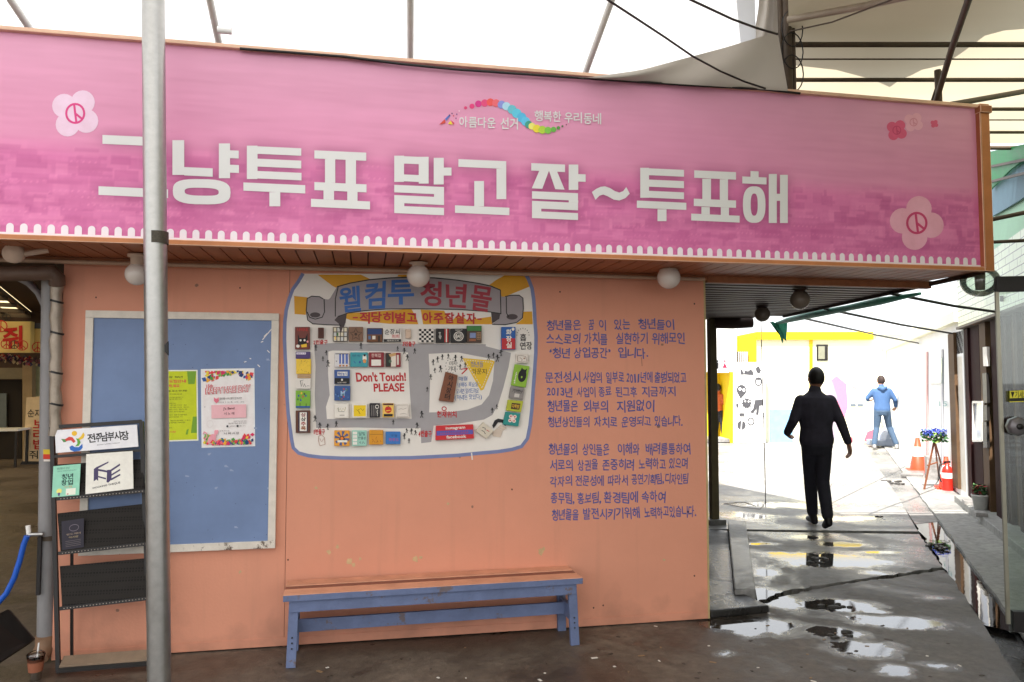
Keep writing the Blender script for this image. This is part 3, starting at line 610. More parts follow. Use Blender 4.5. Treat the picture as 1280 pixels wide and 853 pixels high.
# ------------------------------------------------------------------ globe lamps
M_globe = mat("opal_glass", (205, 196, 188), 0.10, 0.03, 4, spec=0.6); M_sock = mat("cream_plastic", (190, 168, 150), 0.4)
M_gd = mat("dark_opal_glass", (120, 108, 96), 0.2, 0.05, 4, spec=0.5)  # darker glass tone for the globes over the alley
def lamp(px, py, rpx, Y, label, m, ms):
    c = on_y(px, py, Y); d = (c-CAM)@FW; r = rpx*d/F; top = H-0.002
    t = empty("globe_lamp", (c[0], c[1], top), label, "ceiling lamp", "round globe lamps under the canopy")
    MB().ball(c, r, m, 28, 14).build("globe", t)
    MB().lathe((c[0], c[1], c[2]+r*0.75), [(0.0, 0), (r*0.55, 0), (r*0.55, (top-c[2]-r*0.75)*0.7), (r*0.8, (top-c[2]-r*0.75)*0.75), (r*0.8, top-c[2]-r*0.75-0.001), (0, top-c[2]-r*0.75-0.001)], ms, 24).build("socket", t)
lamp(171, 343, 14, -0.27, "white globe lamp half hidden behind the galvanised pole", M_globe, M_sock)
lamp(523, 345, 14.5, -0.27, "white globe lamp in front of the painted scroll on the map mural", M_globe, M_sock)
lamp(836, 347, 14.5, -0.27, "white globe lamp above the blue handwriting", M_globe, M_sock)
lamp(1000, 375, 12, 0.5, "dark globe lamp over the alley, nearer the banner", M_gd, M_dark)
lamp(953, 393, 9.5, 1.9, "dark globe lamp over the alley, nearest the olive post", M_gd, M_dark)
t = empty("disc_lamp", on_y(17, 317, -0.3), "flat round cream lamp with a short conduit under the left end of the banner", "ceiling lamp")
c = on_y(17, 317, -0.35); MB().lathe(c, [(0, 0.02), (0.052, 0.02), (0.056, 0.0), (0.056, -0.02), (0, -0.02)], M_sock, 24, (0, -1, -0.3)).build("cover", t)
MB().tube([c+np.array([0.05, 0.01, 0]), on_y(60, 313, -0.3)], 0.016, M_sock, 10).build("arm", t)
t = empty("clear_globe_lamp", on_y(1225, 330, -0.4), "clear glass globe lamp hanging under the right end of the banner", "ceiling lamp")
c = on_y(1225, 352, -0.45); MB().ball(c, 0.125, glass("clear_glass", (0.86, 0.93, 0.88), 0.2), 30, 16, (1, 1, 0.86)).build("globe", t)
MB().lathe((c[0], c[1], c[2]-0.06), [(0, 0), (0.03, 0), (0.034, 0.1), (0.034, 0.16), (0, 0.16)], mat("grey_socket", (120, 112, 102), 0.5), 18).build("socket", t)
# ------------------------------------------------------------------ notice board and posters
nb = empty("notice_board", on_y(222, 690, -0.02), "blue notice board in a worn white frame on the salmon wall", "notice board")
M_blue = mat("blue_board_paint", (106, 125, 160), 0.6, 0.13, 1.8, 0.08); M_frame = mat("chipped_white_paint", (204, 196, 184), 0.55, 0.09, 18, 0.15)
N, L, b = nodes_of(M_frame); src = b.inputs["Base Color"].links[0].from_socket; ge = N.new("ShaderNodeNewGeometry"); n = N.new("ShaderNodeTexNoise"); n.inputs["Scale"].default_value = 11; n.inputs["Detail"].default_value = 9; n.inputs["Roughness"].default_value = 0.75
se = N.new("ShaderNodeSeparateXYZ"); L.new(ge.outputs["Position"], se.inputs[0]); L.new(ge.outputs["Position"], n.inputs["Vector"])
mr = N.new("ShaderNodeMapRange"); mr.inputs[1].default_value = 0.9; mr.inputs[2].default_value = 0.5; mr.inputs[3].default_value = -0.1; mr.inputs[4].default_value = 0.12; L.new(se.outputs[2], mr.inputs[0])
ad = N.new("ShaderNodeMath"); L.new(n.outputs[0], ad.inputs[0]); L.new(mr.outputs[0], ad.inputs[1]); c = N.new("ShaderNodeMapRange"); c.inputs[1].default_value = 0.63; c.inputs[2].default_value = 0.65; L.new(ad.outputs[0], c.inputs[0])
mx = N.new("ShaderNodeMix"); mx.data_type = 'RGBA'; mx.inputs[7].default_value = (0.16, 0.12, 0.09, 1); L.new(c.outputs[0], mx.inputs[0]); L.new(src, mx.inputs[6]); L.new(mx.outputs[2], b.inputs["Base Color"])
q = [on_y(x, y, -0.03) for x, y in ((99, 389), (345, 391), (348, 683), (106, 697))]
x0, x1 = (q[0][0]+q[3][0])/2, (q[1][0]+q[2][0])/2; z0, z1 = (q[2][2]+q[3][2])/2, (q[0][2]+q[1][2])/2
MB().box(((x0+x1)/2, -0.012, (z0+z1)/2), (x1-x0-0.04, 0.02, z1-z0-0.04), M_blue).build("panel", nb)
f = MB(); wd = 0.045
f.box(((x0+x1)/2, -0.0185, z1-wd/2), (x1-x0, 0.034, wd), M_frame); f.box(((x0+x1)/2, -0.0185, z0+wd/2), (x1-x0, 0.036, wd), M_frame)
f.box((x0+wd/2, -0.018, (z0+z1)/2), (wd, 0.032, z1-z0-2*wd), M_frame); f.box((x1-wd/2, -0.018, (z0+z1)/2), (wd, 0.032, z1-z0-2*wd), M_frame)
f.build("frame", nb, 0.003)
sc = Art(lambda x, y, l: on_y(x, y, -0.0225-l), 0.0003, 0.0001)
for pts in ([(328, 425), (345, 405)], [(326, 428), (329, 427)], [(334, 438), (337, 441)], [(305, 453), (308, 452)], [(322, 456), (325, 459)], [(342, 436), (344, 439)], [(312, 448), (314, 449)], [(330, 421), (334, 417)]): sc.line(pts, 1.1, (214, 210, 205)); sc.layer()
r0 = random.Random(31)
for _ in range(26): x_, y_ = r0.uniform(215, 338), r0.uniform(400, 675); sc.layer(.3); sc.oval(x_, y_, .55, .55, (70, 78, 100), 6)
for _ in range(9): x_, y_ = r0.uniform(215, 335), r0.uniform(420, 660); sc.layer(.3); sc.poly([(x_, y_), (x_+r0.uniform(2, 6), y_+r0.uniform(-1, 1)), (x_+r0.uniform(2, 6), y_+2.5), (x_, y_+2.2)], (140, 152, 178))
sc.build("scratches", nb)
PY = -0.0235
def poster(name, px, cat, label, base, border, fn):
    o = empty(name, on_y(*px[3], PY), label, cat); mp = lambda x, y, l: on_y(x, y, PY-l)
    Art(mp, 0.0003).poly(px, border).build("sheet", o)
    q = [np.array(p, float) for p in px]
    def uv(u, v, l):
        p = (q[0]*(1-u)+q[1]*u)*(1-v)+(q[3]*(1-u)+q[2]*u)*v; return on_y(p[0], p[1], PY-l)
    a = Art(uv, 0.0008, 0.0002); a.rect(0.025, 0.017, 0.975, 0.983, base); a.layer(2); fn(a); a.build("print", o); return o
def green_poster(a):
    G, D, R = (110, 152, 40), (70, 78, 24), (205, 90, 60)
    for p in ([(.80, .02), (.975, .02), (.94, .2), (.82, .2)], [(.9, .66), (.975, .66), (.975, .89), (.86, .89)], [(.78, .84), (.82, .83), (.8, .91), (.76, .91)], [(.03, .98), (.03, .85), (.1, .78), (.1, .98)], [(.06, .02), (.14, .02), (.1, .12), (.04, .12)]): a.poly(p, G)
    a.layer(); a.word("전통시장 청년", .2, .085, .72, .115, D); a.word("야시장 모집안내", .18, .135, .78, .18, R, .03); a.word("참여하세요", .3, .2, .66, .245, R, .03)
    a.word("신청기간 및 장소 안내문", .2, .28, .8, .305, (40, 44, 16)); 
    for i, (y, x1) in enumerate(((.33, .7), (.375, .72), (.40, .7), (.46, .6), (.485, .78), (.515, .84), (.545, .8), (.575, .74), (.62, .8), (.65, .7), (.70, .86), (.73, .76), (.80, .5))):
        a.word("모집대상 참가신청 운영기간 접수방법 기타문의"[i:i+12], .2, y, x1, y+.018, D, 0.0)
    a.word("남부시장", .3, .85, .58, .88, R)
poster("poster", [(181, 463), (247, 462.5), (248, 551), (182, 553)], "poster", "lime green printed poster partly behind the galvanised pole", (186, 196, 26), (222, 222, 210), green_poster)
def day_poster(a):
    r = random.Random(4); pal = [(214, 60, 66), (226, 100, 110), (240, 160, 50), (44, 84, 150), (70, 140, 60), (238, 200, 60), (200, 40, 90), (30, 60, 110), (120, 170, 80)]
    for band, n in (((.03, .12), 60), ((.89, .97), 60)):
        for i in range(n):
            u = r.uniform(.05, .95); edge = min(1, abs(u-.5)*2+.35); v = r.uniform(.03, .03+.12*edge) if band[0] < .5 else r.uniform(.97-.12*edge, .965)
            a.layer(.25); t = r.uniform(0, 6.28); s1 = r.uniform(.03, .075); s2 = r.uniform(.012, .035)
            a.poly([(u+s1*math.cos(t), min(.975, max(.025, v+s2*math.sin(t)))), (u+s2*math.sin(t), min(.975, max(.025, v-s1*.6*math.cos(t)))), (u-s1*math.cos(t), min(.975, max(.025, v-s2*math.sin(t)))), (u-s2*math.sin(t), min(.975, max(.025, v+s1*.5*math.cos(t))))], r.choice(pal))
    a.layer(2); a.text("15th", [(.1, .2), (.22, .19), (.22, .235), (.1, .245)], (205, 80, 90), .02)
    a.text("HAPPY NABI DAY", [(.08, .245), (.93, .205), (.91, .30), (.08, .325)], (196, 52, 66), .065); a.layer(3)
    a.text("HAPPY NABI DAY", [(.095, .25), (.915, .212), (.9, .295), (.095, .318)], (244, 226, 222), .0)
    a.poly([(.24, .36), (.27, .38), (.3, .38), (.325, .36), (.33, .41), (.285, .44), (.24, .41)], (214, 110, 130))
    a.word("청년몰 나비 데이 문화공연", .34, .365, .76, .395, (70, 60, 62), 0); a.word("2018. 5. 26. 토. 14시 - 18시", .34, .415, .8, .44, (70, 60, 62), 0)
    a.rect(.19, .46, .84, .63, (226, 172, 178)); a.layer(2); a.text("J's Band", [(.41, .495), (.62, .49), (.62, .53), (.41, .535)], (90, 30, 40), .02); a.word("시 노 래", .42, .555, .62, .59, (90, 30, 40))
    a.word("입장료 무료 모두 환영", .6, .665, .84, .685, (120, 110, 110), 0); a.word("청년몰 옥상 공연 무대", .5, .69, .84, .71, (120, 110, 110), 0)
    a.oval(.485, .735, .02, .014, (40, 40, 46)); a.oval(.675, .735, .02, .014, (40, 40, 46)); a.word("소식 보기", .53, .725, .63, .745, (120, 110, 110), 0); a.word("행사 보기", .71, .725, .82, .745, (120, 110, 110), 0)
    a.ring(.16, .70, .06, .045, .004, (206, 196, 194)); a.word("함께 하는 팀", .34, .785, .52, .8, (120, 110, 110), 0); a.word("나 비 시 장", .42, .81, .7, .84, (60, 50, 52))
    pk = (224, 150, 162); a.line([(.07, .94), (.06, .9), (.1, .86), (.1, .82), (.05, .8), (.03, .83)], .018, pk); a.poly([(.1, .96), (.12, .88), (.19, .83), (.24, .83), (.24, .79), (.26, .775), (.275, .785), (.3, .775), (.32, .8), (.3, .83), (.27, .85), (.27, .95)], pk)
    a.layer(2)
    for i in range(40):
        u = r.uniform(.05, .95); v = r.uniform(.93, .968); a.layer(.3); s = r.uniform(.02, .05); a.poly([(u-s, v), (u, max(.9, v-s)), (u+s, v), (u, min(.978, v+s*.5))], r.choice(pal))
poster("poster", [(251, 461.5), (318, 460.5), (319, 558), (252, 560)], "poster", "white event poster with colourful flower borders and a pink box", (238, 218, 216), (240, 236, 232), day_poster)

# ------------------------------------------------------------------ the painted map mural on the wall
W = lambda x, y: (350+x*0.2931, 330+y*0.2931)
wm = lambda x, y, l: on_y(*W(x, y), -l)
mur = empty("map_mural", on_y(520, 570, -0.001), "large painted map mural with a blue outline on the salmon wall", "mural")
out = [(98, 42), (78, 75), (55, 110), (38, 150), (27, 200), (20, 250), (18, 320), (22, 400), (26, 480), (30, 560), (36, 640), (44, 700), (50, 750), (58, 785), (80, 806), (120, 818), (180, 826), (260, 829), (350, 830), (450, 828), (560, 826), (660, 822), (760, 816), (850, 808), (930, 800), (990, 792), (1030, 778), (1056, 745), (1066, 690), (1074, 620), (1080, 540), (1086, 460), (1090, 380), (1091, 310), (1088, 250), (1086, 200), (1083, 150), (1076, 105), (1062, 68), (1045, 42)]
cx_, cy_ = 555, 430
a = Art(wm, 0.0008, 0.0004); M_mw = mat("mural_white", (216, 210, 202), 0.55, 0.05, 3); M_mg = mat("mural_grey", (152, 148, 149), 0.55, 0.06, 5); M_mb = mat("mural_blue", (112, 122, 162), 0.55, 0.09, 8); M_my = mat("mural_ochre", (204, 148, 30), 0.55, 0.06, 6); M_ink = mat("black_brush", (28, 25, 26), 0.5, 0.1, 20); M_red = mat("red_brush", (176, 34, 40), 0.5, 0.1, 20)
a.poly(out, M_mw); a.build("background", mur)
a = Art(wm, 0.0016, 0.0004)
ou2 = []
for i, p in enumerate(out):
    ou2.append((p[0]+random.uniform(-1.2, 1.2), p[1]+random.uniform(-1.2, 1.2)))
a.line(ou2, 15, M_mb); a.layer(); a.line([(817, 806), (820, 836)], 5, M_mw); a.build("outline", mur)
rays = Art(wm, 0.0016, 0.0003)
for p in ([(160, 46), (345, 46), (385, 65), (330, 80), (245, 105), (225, 95)], [(60, 137), (118, 143), (112, 178), (110, 218), (62, 214)], [(235, 215), (560, 192), (580, 225), (590, 258), (470, 256), (300, 240)], [(600, 195), (700, 200), (730, 258), (610, 258)], [(760, 215), (800, 240), (900, 225), (905, 258), (720, 258)], [(880, 100), (920, 70), (960, 48), (1045, 46), (1070, 95), (960, 140), (935, 140)], [(1030, 205), (1075, 203), (1078, 258), (1005, 258), (1035, 235)], [(505, 46), (545, 46), (545, 58), (500, 54)]): rays.poly(p, M_my)
rays.build("sun_rays", mur)
rd = Art(wm, 0.0016, 0.0004)
rd.poly([(145, 342), (230, 338), (420, 342), (620, 340), (860, 344), (880, 352), (985, 380), (975, 440), (952, 530), (930, 600), (905, 645), (870, 664), (760, 682), (655, 690), (645, 760), (602, 765), (600, 700), (480, 702), (330, 698), (155, 700), (148, 560), (152, 440)], M_mg)
rd.rect(858, 343, 878, 350, M_mg); rd.layer(2)
rd.poly([(206, 374), (225, 370), (400, 372), (546, 378), (552, 520), (562, 661), (400, 658), (200, 662), (196, 610), (212, 560), (205, 470)], M_mw)
rd.poly([(634, 384), (760, 378), (915, 408), (908, 500), (892, 560), (860, 600), (800, 622), (730, 632), (636, 634), (640, 500)], M_mw)
rd.build("painted_roads", mur)
sc = Art(wm, 0.0026, 0.0004); M_sl = mat("scroll_lilac_grey", (146, 138, 140), 0.55, 0.05, 5); M_sd = mat("scroll_dark", (70, 60, 62), 0.6)
top = [(243, 98), (300, 82), (380, 68), (470, 60), (560, 57), (660, 60), (760, 70), (850, 84), (900, 95), (940, 112)]; bot = [(940, 212), (880, 203), (780, 196), (680, 193), (560, 192), (450, 193), (360, 200), (290, 210), (248, 225)]
crl = [(116, 148), (135, 138), (168, 140), (185, 150), (206, 152), (214, 146), (243, 98), (248, 225), (232, 240), (262, 262), (200, 260), (140, 256), (118, 240), (112, 200)]
crr = [(940, 112), (944, 140), (960, 140), (985, 134), (1020, 134), (1036, 146), (1038, 190), (1034, 230), (1010, 250), (960, 260), (905, 258), (935, 235), (940, 212)]
sc.poly(crl, M_sl); sc.poly(crr, M_sl); sc.layer(); sc.poly(top+bot, M_sl); sc.layer()
sc.poly([(248, 222), (285, 210), (280, 250), (264, 292), (250, 255), (232, 240)], M_sd); sc.poly([(900, 206), (940, 212), (935, 235), (905, 255)], M_sd)
sc.oval(150, 218, 22, 11, M_sd); sc.oval(990, 226, 24, 12, M_sd); sc.layer()
sc.line(top, 5, M_ink); sc.line([(188, 150), (190, 205), (180, 228), (150, 236), (126, 228), (116, 205)], 4, M_ink); sc.line(crl[:4], 4, M_ink); sc.line([(116, 148), (112, 200), (118, 240), (140, 256), (200, 260), (262, 262)], 4, M_ink); sc.layer(); sc.line(bot, 4, M_ink); sc.line([(940, 112), (942, 215)], 4, M_ink); sc.line(crr[2:11], 4, M_ink); sc.line([(965, 142), (966, 210), (975, 226)], 4, M_ink); sc.line([(248, 98), (236, 150), (236, 225)], 4, M_ink)
sc.build("scroll", mur)
tx = Art(wm, 0.0046, 0.0003); M_bb = mat("blue_brush", (44, 92, 160), 0.5, 0.1, 15); M_rb = mat("crimson_brush", (150, 40, 54), 0.5, 0.1, 15)
for ch, q in (("웰", [(248, 102), (342, 92), (346, 200), (262, 210)]), ("컴", [(362, 82), (452, 72), (448, 190), (362, 194)]), ("투", [(462, 70), (568, 66), (574, 172), (458, 176)])): tx.text(ch, q, M_bb, .022)
for ch, q in (("청", [(594, 68), (690, 76), (688, 182), (600, 178)]), ("년", [(706, 80), (800, 88), (792, 190), (710, 184)]), ("몰", [(818, 88), (912, 102), (892, 208), (812, 194)])): tx.text(ch, q, M_rb, .022)
tx.layer(2)
tx.line([(310, 230), (332, 229)], 6, M_red); tx.word("적당히벌고", 336, 205, 588, 252, M_red, .03, .06, 2); tx.word("아주잘살자", 606, 205, 838, 252, M_red, .03, .06, 6); tx.line([(842, 236), (860, 236)], 6, M_red)
tx.build("title_lettering", mur)
dt = Art(wm, 0.0036, 0.0003)
dt.text("Don't Touch!", [(322, 462), (536, 462), (538, 500), (326, 504)], M_red, .035); dt.text("PLEASE", [(398, 510), (530, 508), (530, 545), (400, 546)], M_red, .03)
for s_, x0, y0, x1, y1 in (("2번출구", 142, 324, 204, 344), ("3번출구", 522, 330, 578, 352), ("1번출구", 142, 704, 192, 728), ("4번출구", 590, 710, 648, 738)): dt.word(s_, x0, y0, x1, y1, M_red, .03, .05)
dt.word("현재위치", 668, 628, 754, 656, M_red, .03, .06); dt.ring(700, 618, 11, 10, 4, M_red); dt.layer()
dt.poly([(778, 402), (905, 412), (916, 416), (908, 440), (868, 536), (856, 541)], mat("mural_yellow", (214, 176, 40), 0.55, 0.05, 8)); dt.layer(2)
Ld_ = [(788, 410), (906, 420), (862, 530), (788, 410)]
for i in range(3):
    p, q_ = np.array(Ld_[i]), np.array(Ld_[i+1]); n = 11
    for k in range(n): dt.line([p+(q_-p)*(k/n), p+(q_-p)*((k+.55)/n)], 2.6, M_mw)
dt.word("청년들", 812, 416, 868, 442, M_bb, 0, .05); dt.word("라운지", 818, 446, 882, 472, M_ink, 0, .05)
for s_, x0, y0, x1, y1 in (("미지", 722, 414, 752, 434), ("기대", 716, 436, 750, 458)): dt.word(s_, x0, y0, x1, y1, M_ink, 0, .05)
for s_, x0, y0, x1, y1 in (("매월", 762, 480, 800, 500), ("넷째주 목요일", 756, 506, 846, 528), ("오시면 알려드려요", 752, 532, 848, 556), ("(저녁은 맛있다)", 744, 558, 862, 582)): dt.word(s_, x0, y0, x1, y1, M_bb, 0, .08, -4)
dt.word("흡", 1022, 298, 1052, 330, M_ink, .01); dt.word("연장", 1022, 332, 1076, 366, M_ink, .015, .06)
for k in range(9):
    t = math.pi*(k/8); dt.line([(1036-24*math.cos(t), 304-26*math.sin(t)), (1036-28*math.cos(t), 304-31*math.sin(t))], 2.4, M_ink)
for i in range(14): 
    t = i/14*6.28; dt.oval(732+26*math.cos(t), 436+30*math.sin(t), 2, 2, M_ink, 6)
dt.line([(772, 450), (800, 445)], 4, M_red); dt.line([(775, 470), (800, 446)], 5, M_red); dt.build("map_lettering", mur)
pg = Art(wm, 0.0056, 0.0003); r = random.Random(9)
for x, y in [(153, 358), (197, 380), (183, 405), (205, 425), (345, 350), (502, 362), (530, 372), (543, 400), (575, 372), (653, 420), (672, 408), (692, 398), (718, 394), (748, 402), (775, 405), (790, 432), (768, 440), (660, 455), (685, 448), (643, 483), (628, 535), (605, 642), (585, 690), (560, 715), (578, 720), (550, 755), (541, 712), (530, 735), (240, 683), (150, 660), (170, 690), (203, 695), (483, 675), (890, 398), (910, 390), (928, 402), (942, 380), (905, 625), (925, 610)]:
    s_ = r.uniform(0.75, 1.15); l = r.uniform(-3, 3); pg.layer(.1); pg.oval(x+l*.3, y-10*s_, 3.6*s_, 3.8*s_, M_ink, 9); pg.line([(x, y-8*s_), (x, y+3*s_)], 4.4*s_, M_ink)
    pg.line([(x-7*s_, y-3*s_+l), (x, y-5*s_), (x+7*s_, y-3*s_-l)], 2.6*s_, M_ink); pg.line([(x-4*s_+l, y+13*s_), (x, y+2*s_), (x+4*s_, y+13*s_)], 2.8*s_, M_ink)
pg.poly([(905, 690), (915, 668), (930, 660), (950, 664), (962, 670), (948, 676), (930, 676), (920, 690), (910, 702)], M_ink); pg.line([(948, 676), (962, 690)], 5, M_ink)
pg.build("painted_figures", mur)
# ------------------------------------------------------------------ the little painted wooden blocks fixed on the map
def plaque(label, px, base, deco, th=0.022, off=0.004):
    if len(px) == 4 and not isinstance(px[0], tuple): x0, y0, x1, y1 = px; px = [(x0, y0), (x1, y0), (x1, y1), (x0, y1)]
    q = [np.array(W(*p)) for p in px]
    c = sum(on_y(p[0], p[1], -off-th/2) for p in q)/4
    o = empty("wooden_plaque", c, label, "painted block", "painted wooden blocks on the map mural")
    back = [on_y(p[0], p[1], -off) for p in q]; MB().prism(back, (0, -th, 0), cm(base)).build("block", o, 0.003)
    def uv(u, v, l):
        p = (q[0]*(1-u)+q[1]*u)*(1-v)+(q[3]*(1-u)+q[2]*u)*v; b = on_y(p[0], p[1], -off); return b+np.array([0, -th-l, 0])
    a = Art(uv, 0.0006, 0.0003); deco(a)
    if a.mb.f: a.build("painting", o)
k, wh, rd_, yl, bl, gn = (26, 24, 26), (222, 216, 206), (180, 44, 44), (226, 180, 50), (48, 82, 150), (60, 120, 60)
def grid(a, x0, y0, x1, y1, nx, ny, c, w=.03):
    for i in range(nx+1): a.line([(x0+(x1-x0)*i/nx, y0), (x0+(x1-x0)*i/nx, y1)], w, c)
    a.layer()
    for j in range(ny+1): a.line([(x0, y0+(y1-y0)*j/ny), (x1, y0+(y1-y0)*j/ny)], w, c)
    a.layer()
def d_cat(a):
    a.word("나비네", .15, .03, .85, .2, rd_); a.poly([(.2, .3), (.3, .5), (.7, .5), (.85, .28), (.85, .8), (.2, .8)], k); a.layer(); a.oval(.38, .6, .07, .05, wh); a.oval(.65, .6, .07, .05, wh); a.oval(.2, .86, .12, .07, wh); a.poly([(.4, .8), (.8, .75), (.8, .9), (.45, .92)], yl); a.oval(.85, .66, .07, .05, (220, 150, 150))
def d_win(a): 
    a.rect(.02, .02, .98, .98, (70, 62, 54)); a.layer()
    for i in range(4):
        for j in range(3): a.rect(.06+i*.24, .06+j*.32, .06+i*.24+.18, .06+j*.32+.26, [(206, 196, 170), (190, 190, 186), (214, 206, 190)][(i+j) % 3])
    a.layer(); a.rect(.3, .4, .38, .62, gn); a.rect(.12, .66, .2, .9, yl); a.poly([(.4, 0), (.7, 0), (.56, .42)], (70, 60, 62))
def d_star(a):
    pts = [(.5+(.44 if i % 2 == 0 else .2)*math.sin(i*math.pi/5), .52-(.44 if i % 2 == 0 else .2)*math.cos(i*math.pi/5)) for i in range(10)]; a.line(pts, .06, (60, 40, 32), True); a.layer(); a.oval(.5, .5, .1, .1, (60, 40, 32))
def d_house(a): a.rect(.05, .4, .95, .95, (110, 70, 44)); a.layer(); a.rect(.05, .05, .95, .45, (40, 62, 110)); a.rect(.35, .55, .55, .8, (222, 214, 200)); a.rect(.7, .55, .85, .95, (50, 36, 30)); a.rect(.1, .55, .25, .8, (80, 110, 150))
def d_sun(a): a.word("순장씨", .06, .06, .94, .46, k, .015, .06); a.word("희희", .45, .45, .9, .72, rd_); a.rect(.02, .78, .98, .98, k); a.layer(); a.word("행복한가게", .2, .82, .85, .95, wh, 0)
def d_chk(a):
    for i in range(6):
        for j in range(6):
            if (i+j) % 2 == 0: a.rect(.03+i*.157, .03+j*.157, .03+(i+1)*.157, .03+(j+1)*.157, k)
def d_str(a): a.rect(.62, 0.02, .70, .98, rd_); a.rect(.72, .02, .80, .98, wh); a.rect(.82, .02, .9, .98, rd_); a.layer(); a.line([(.28, .25), (.3, .75)], .04, wh); a.line([(.18, .3), (.36, .3)], .03, wh); a.word("나", .2, .45, .42, .7, wh, 0)
def d_rnd(a): a.ring(.5, .55, .32, .34, .05, wh); a.layer(); a.ring(.5, .55, .22, .24, .03, wh); a.text("BAR", [(.34, .42), (.66, .42), (.66, .66), (.34, .66)], wh, .02); a.text("NIGHT", [(.3, .06), (.75, .06), (.75, .16), (.3, .16)], wh)
def d_scr(a): a.rect(0.02, 0.02, .98, .3, gn); a.layer(); a.rect(.2, .42, .6, .72, (120, 134, 172)); grid(a, .68, .4, .94, .8, 2, 4, (190, 150, 110), .02); a.rect(.15, .78, .6, .9, (150, 90, 60))
def d_toi(a): a.rect(0.02, .5, .98, .98, (176, 46, 52)); a.layer(); a.word("화", .3, .1, .75, .36, wh, .03); a.word("장", .3, .38, .75, .64, wh, .03); a.word("실", .3, .67, .75, .93, wh, .03); a.oval(.82, .1, .1, .07, wh)
def d_sk(a): a.line([(.1, .2), (.4, .15), (.8, .3), (.9, .8), (.5, .9), (.1, .8), (.1, .2)], .04, (120, 96, 84)); a.line([(.3, .4), (.5, .6), (.45, .8)], .04, (120, 96, 84)); a.oval(.68, .5, .08, .08, (150, 120, 104))
def d_gcat(a): a.oval(.62, .48, .28, .3, k); a.poly([(.45, .25), (.5, .1), (.62, .22)], k); a.poly([(.7, .22), (.85, .12), (.84, .34)], k); a.layer(); a.text("shop", [(.12, .9), (.12, .35), (.26, .35), (.26, .9)], wh, .02); a.oval(.6, .55, .05, .05, (150, 190, 60))
def d_gr(a): a.word("가배당", .12, .15, .9, .5, k, 0, .06); a.rect(.35, .55, .7, .85, (190, 184, 176)); a.layer(); a.line([(.2, .2), (.9, .3)], .03, k)
def d_yg(a): a.rect(.28, .25, .85, .8, (70, 44, 30)); a.layer(); a.word("다락방", .32, .35, .82, .7, yl, .02)
def d_teal(a):
    for x, y in ((.4, .3), (.66, .3), (.4, .62), (.66, .62), (.53, .46)): a.oval(x, y, .12, .14, (230, 200, 190))
    a.layer()
    for x, y in ((.4, .3), (.66, .3), (.4, .62), (.66, .62)): a.oval(x, y, .05, .06, rd_)
def d_pur(a): a.rect(.05, .1, .7, .4, (216, 208, 220)); a.layer(); a.word("보라가게", .1, .13, .66, .37, (60, 46, 86), 0)
def d_yel(a):
    r = random.Random(3)
    for _ in range(26): x, y = r.uniform(.08, .92), r.uniform(.08, .92); a.line([(x, y), (x+r.uniform(-.08, .08), y+r.uniform(-.06, .06))], .025, (150, 108, 40))
def d_tan(a): a.line([(.1, .5), (.9, .5)], .1, (140, 116, 92))
def d_sig(a): a.line([(.3, .2), (.35, .8), (.42, .3), (.5, .8)], .04, k); a.line([(.55, .5), (.65, .8), (.8, .7), (.92, .75)], .04, k); a.line([(.25, .25), (.5, .15)], .03, k)
def d_gar(a):
    for x, y, c in ((.2, .3, bl), (.35, .55, bl), (.6, .2, (60, 60, 50)), (.7, .3, bl), (.4, .15, yl), (.15, .5, gn), (.5, .35, (180, 90, 60))): a.poly([(x-.07, y), (x, y-.08), (x+.07, y), (x, y+.08)], c)
    a.rect(.02, .88, .98, .98, bl); a.line([(.3, .9), (.3, .7)], .04, k); a.line([(.72, .9), (.72, .74)], .04, k)
def d_tab(a):
    a.rect(.18, .06, .82, .94, (52, 40, 62)); a.layer(); a.rect(.28, .08, .76, .92, wh); a.layer()
    for i, ch in enumerate("상상주록"): a.word(ch, .34, .1+i*.2, .72, .28+i*.2, [(120, 40, 44), k, (150, 40, 44), (140, 80, 40)][i], .03)
def d_col(a): a.rect(.32, .06, .92, .78, (84, 104, 170)); a.layer(); a.rect(.45, .06, .52, .78, wh); a.rect(.68, .06, .75, .78, wh); a.rect(.05, .05, .95, .1, k); a.oval(.14, .6, .03, .04, k); a.rect(.32, .85, .45, .97, (170, 104, 60)); a.rect(.55, .85, .68, .97, (170, 104, 60)); a.rect(.78, .85, .9, .97, (170, 104, 60))
def d_teb(a): a.word("청춘식당", .1, .15, .6, .3, (30, 70, 110), 0); a.line([(.2, .6), (.3, .75)], .04, bl); a.rect(.5, .6, .6, .75, bl); a.poly([(.72, .2), (.92, .2), (.95, .5), (.7, .5)], wh); a.layer(); a.oval(.82, .6, .1, .14, (206, 140, 80)); a.oval(.82, .2, .07, .08, k)
def d_mar(a): a.rect(.15, .5, .8, .92, wh); a.word("한복집", .15, .08, .8, .34, (220, 190, 180), .01); a.rect(.1, .38, .85, .43, (90, 20, 26))
def d_trio(a): a.rect(.02, .02, .34, .98, (40, 44, 40)); a.rect(.36, .02, .68, .98, (214, 204, 190)); a.layer(); a.rect(.74, .15, .88, .85, (200, 190, 180)); a.poly([(.2, .1), (.7, 0), (.66, .2), (.3, .3)], (190, 150, 100)); a.oval(.3, .6, .1, .12, (80, 100, 80))
def d_bk(a): a.rect(.02, .58, .98, .98, k); a.rect(.2, .14, .85, .42, wh); a.layer(); a.word("책방놀지", .22, .18, .83, .4, bl, .02); a.oval(.5, .7, .06, .08, wh); a.word("남문책방", .2, .84, .8, .94, wh, 0)
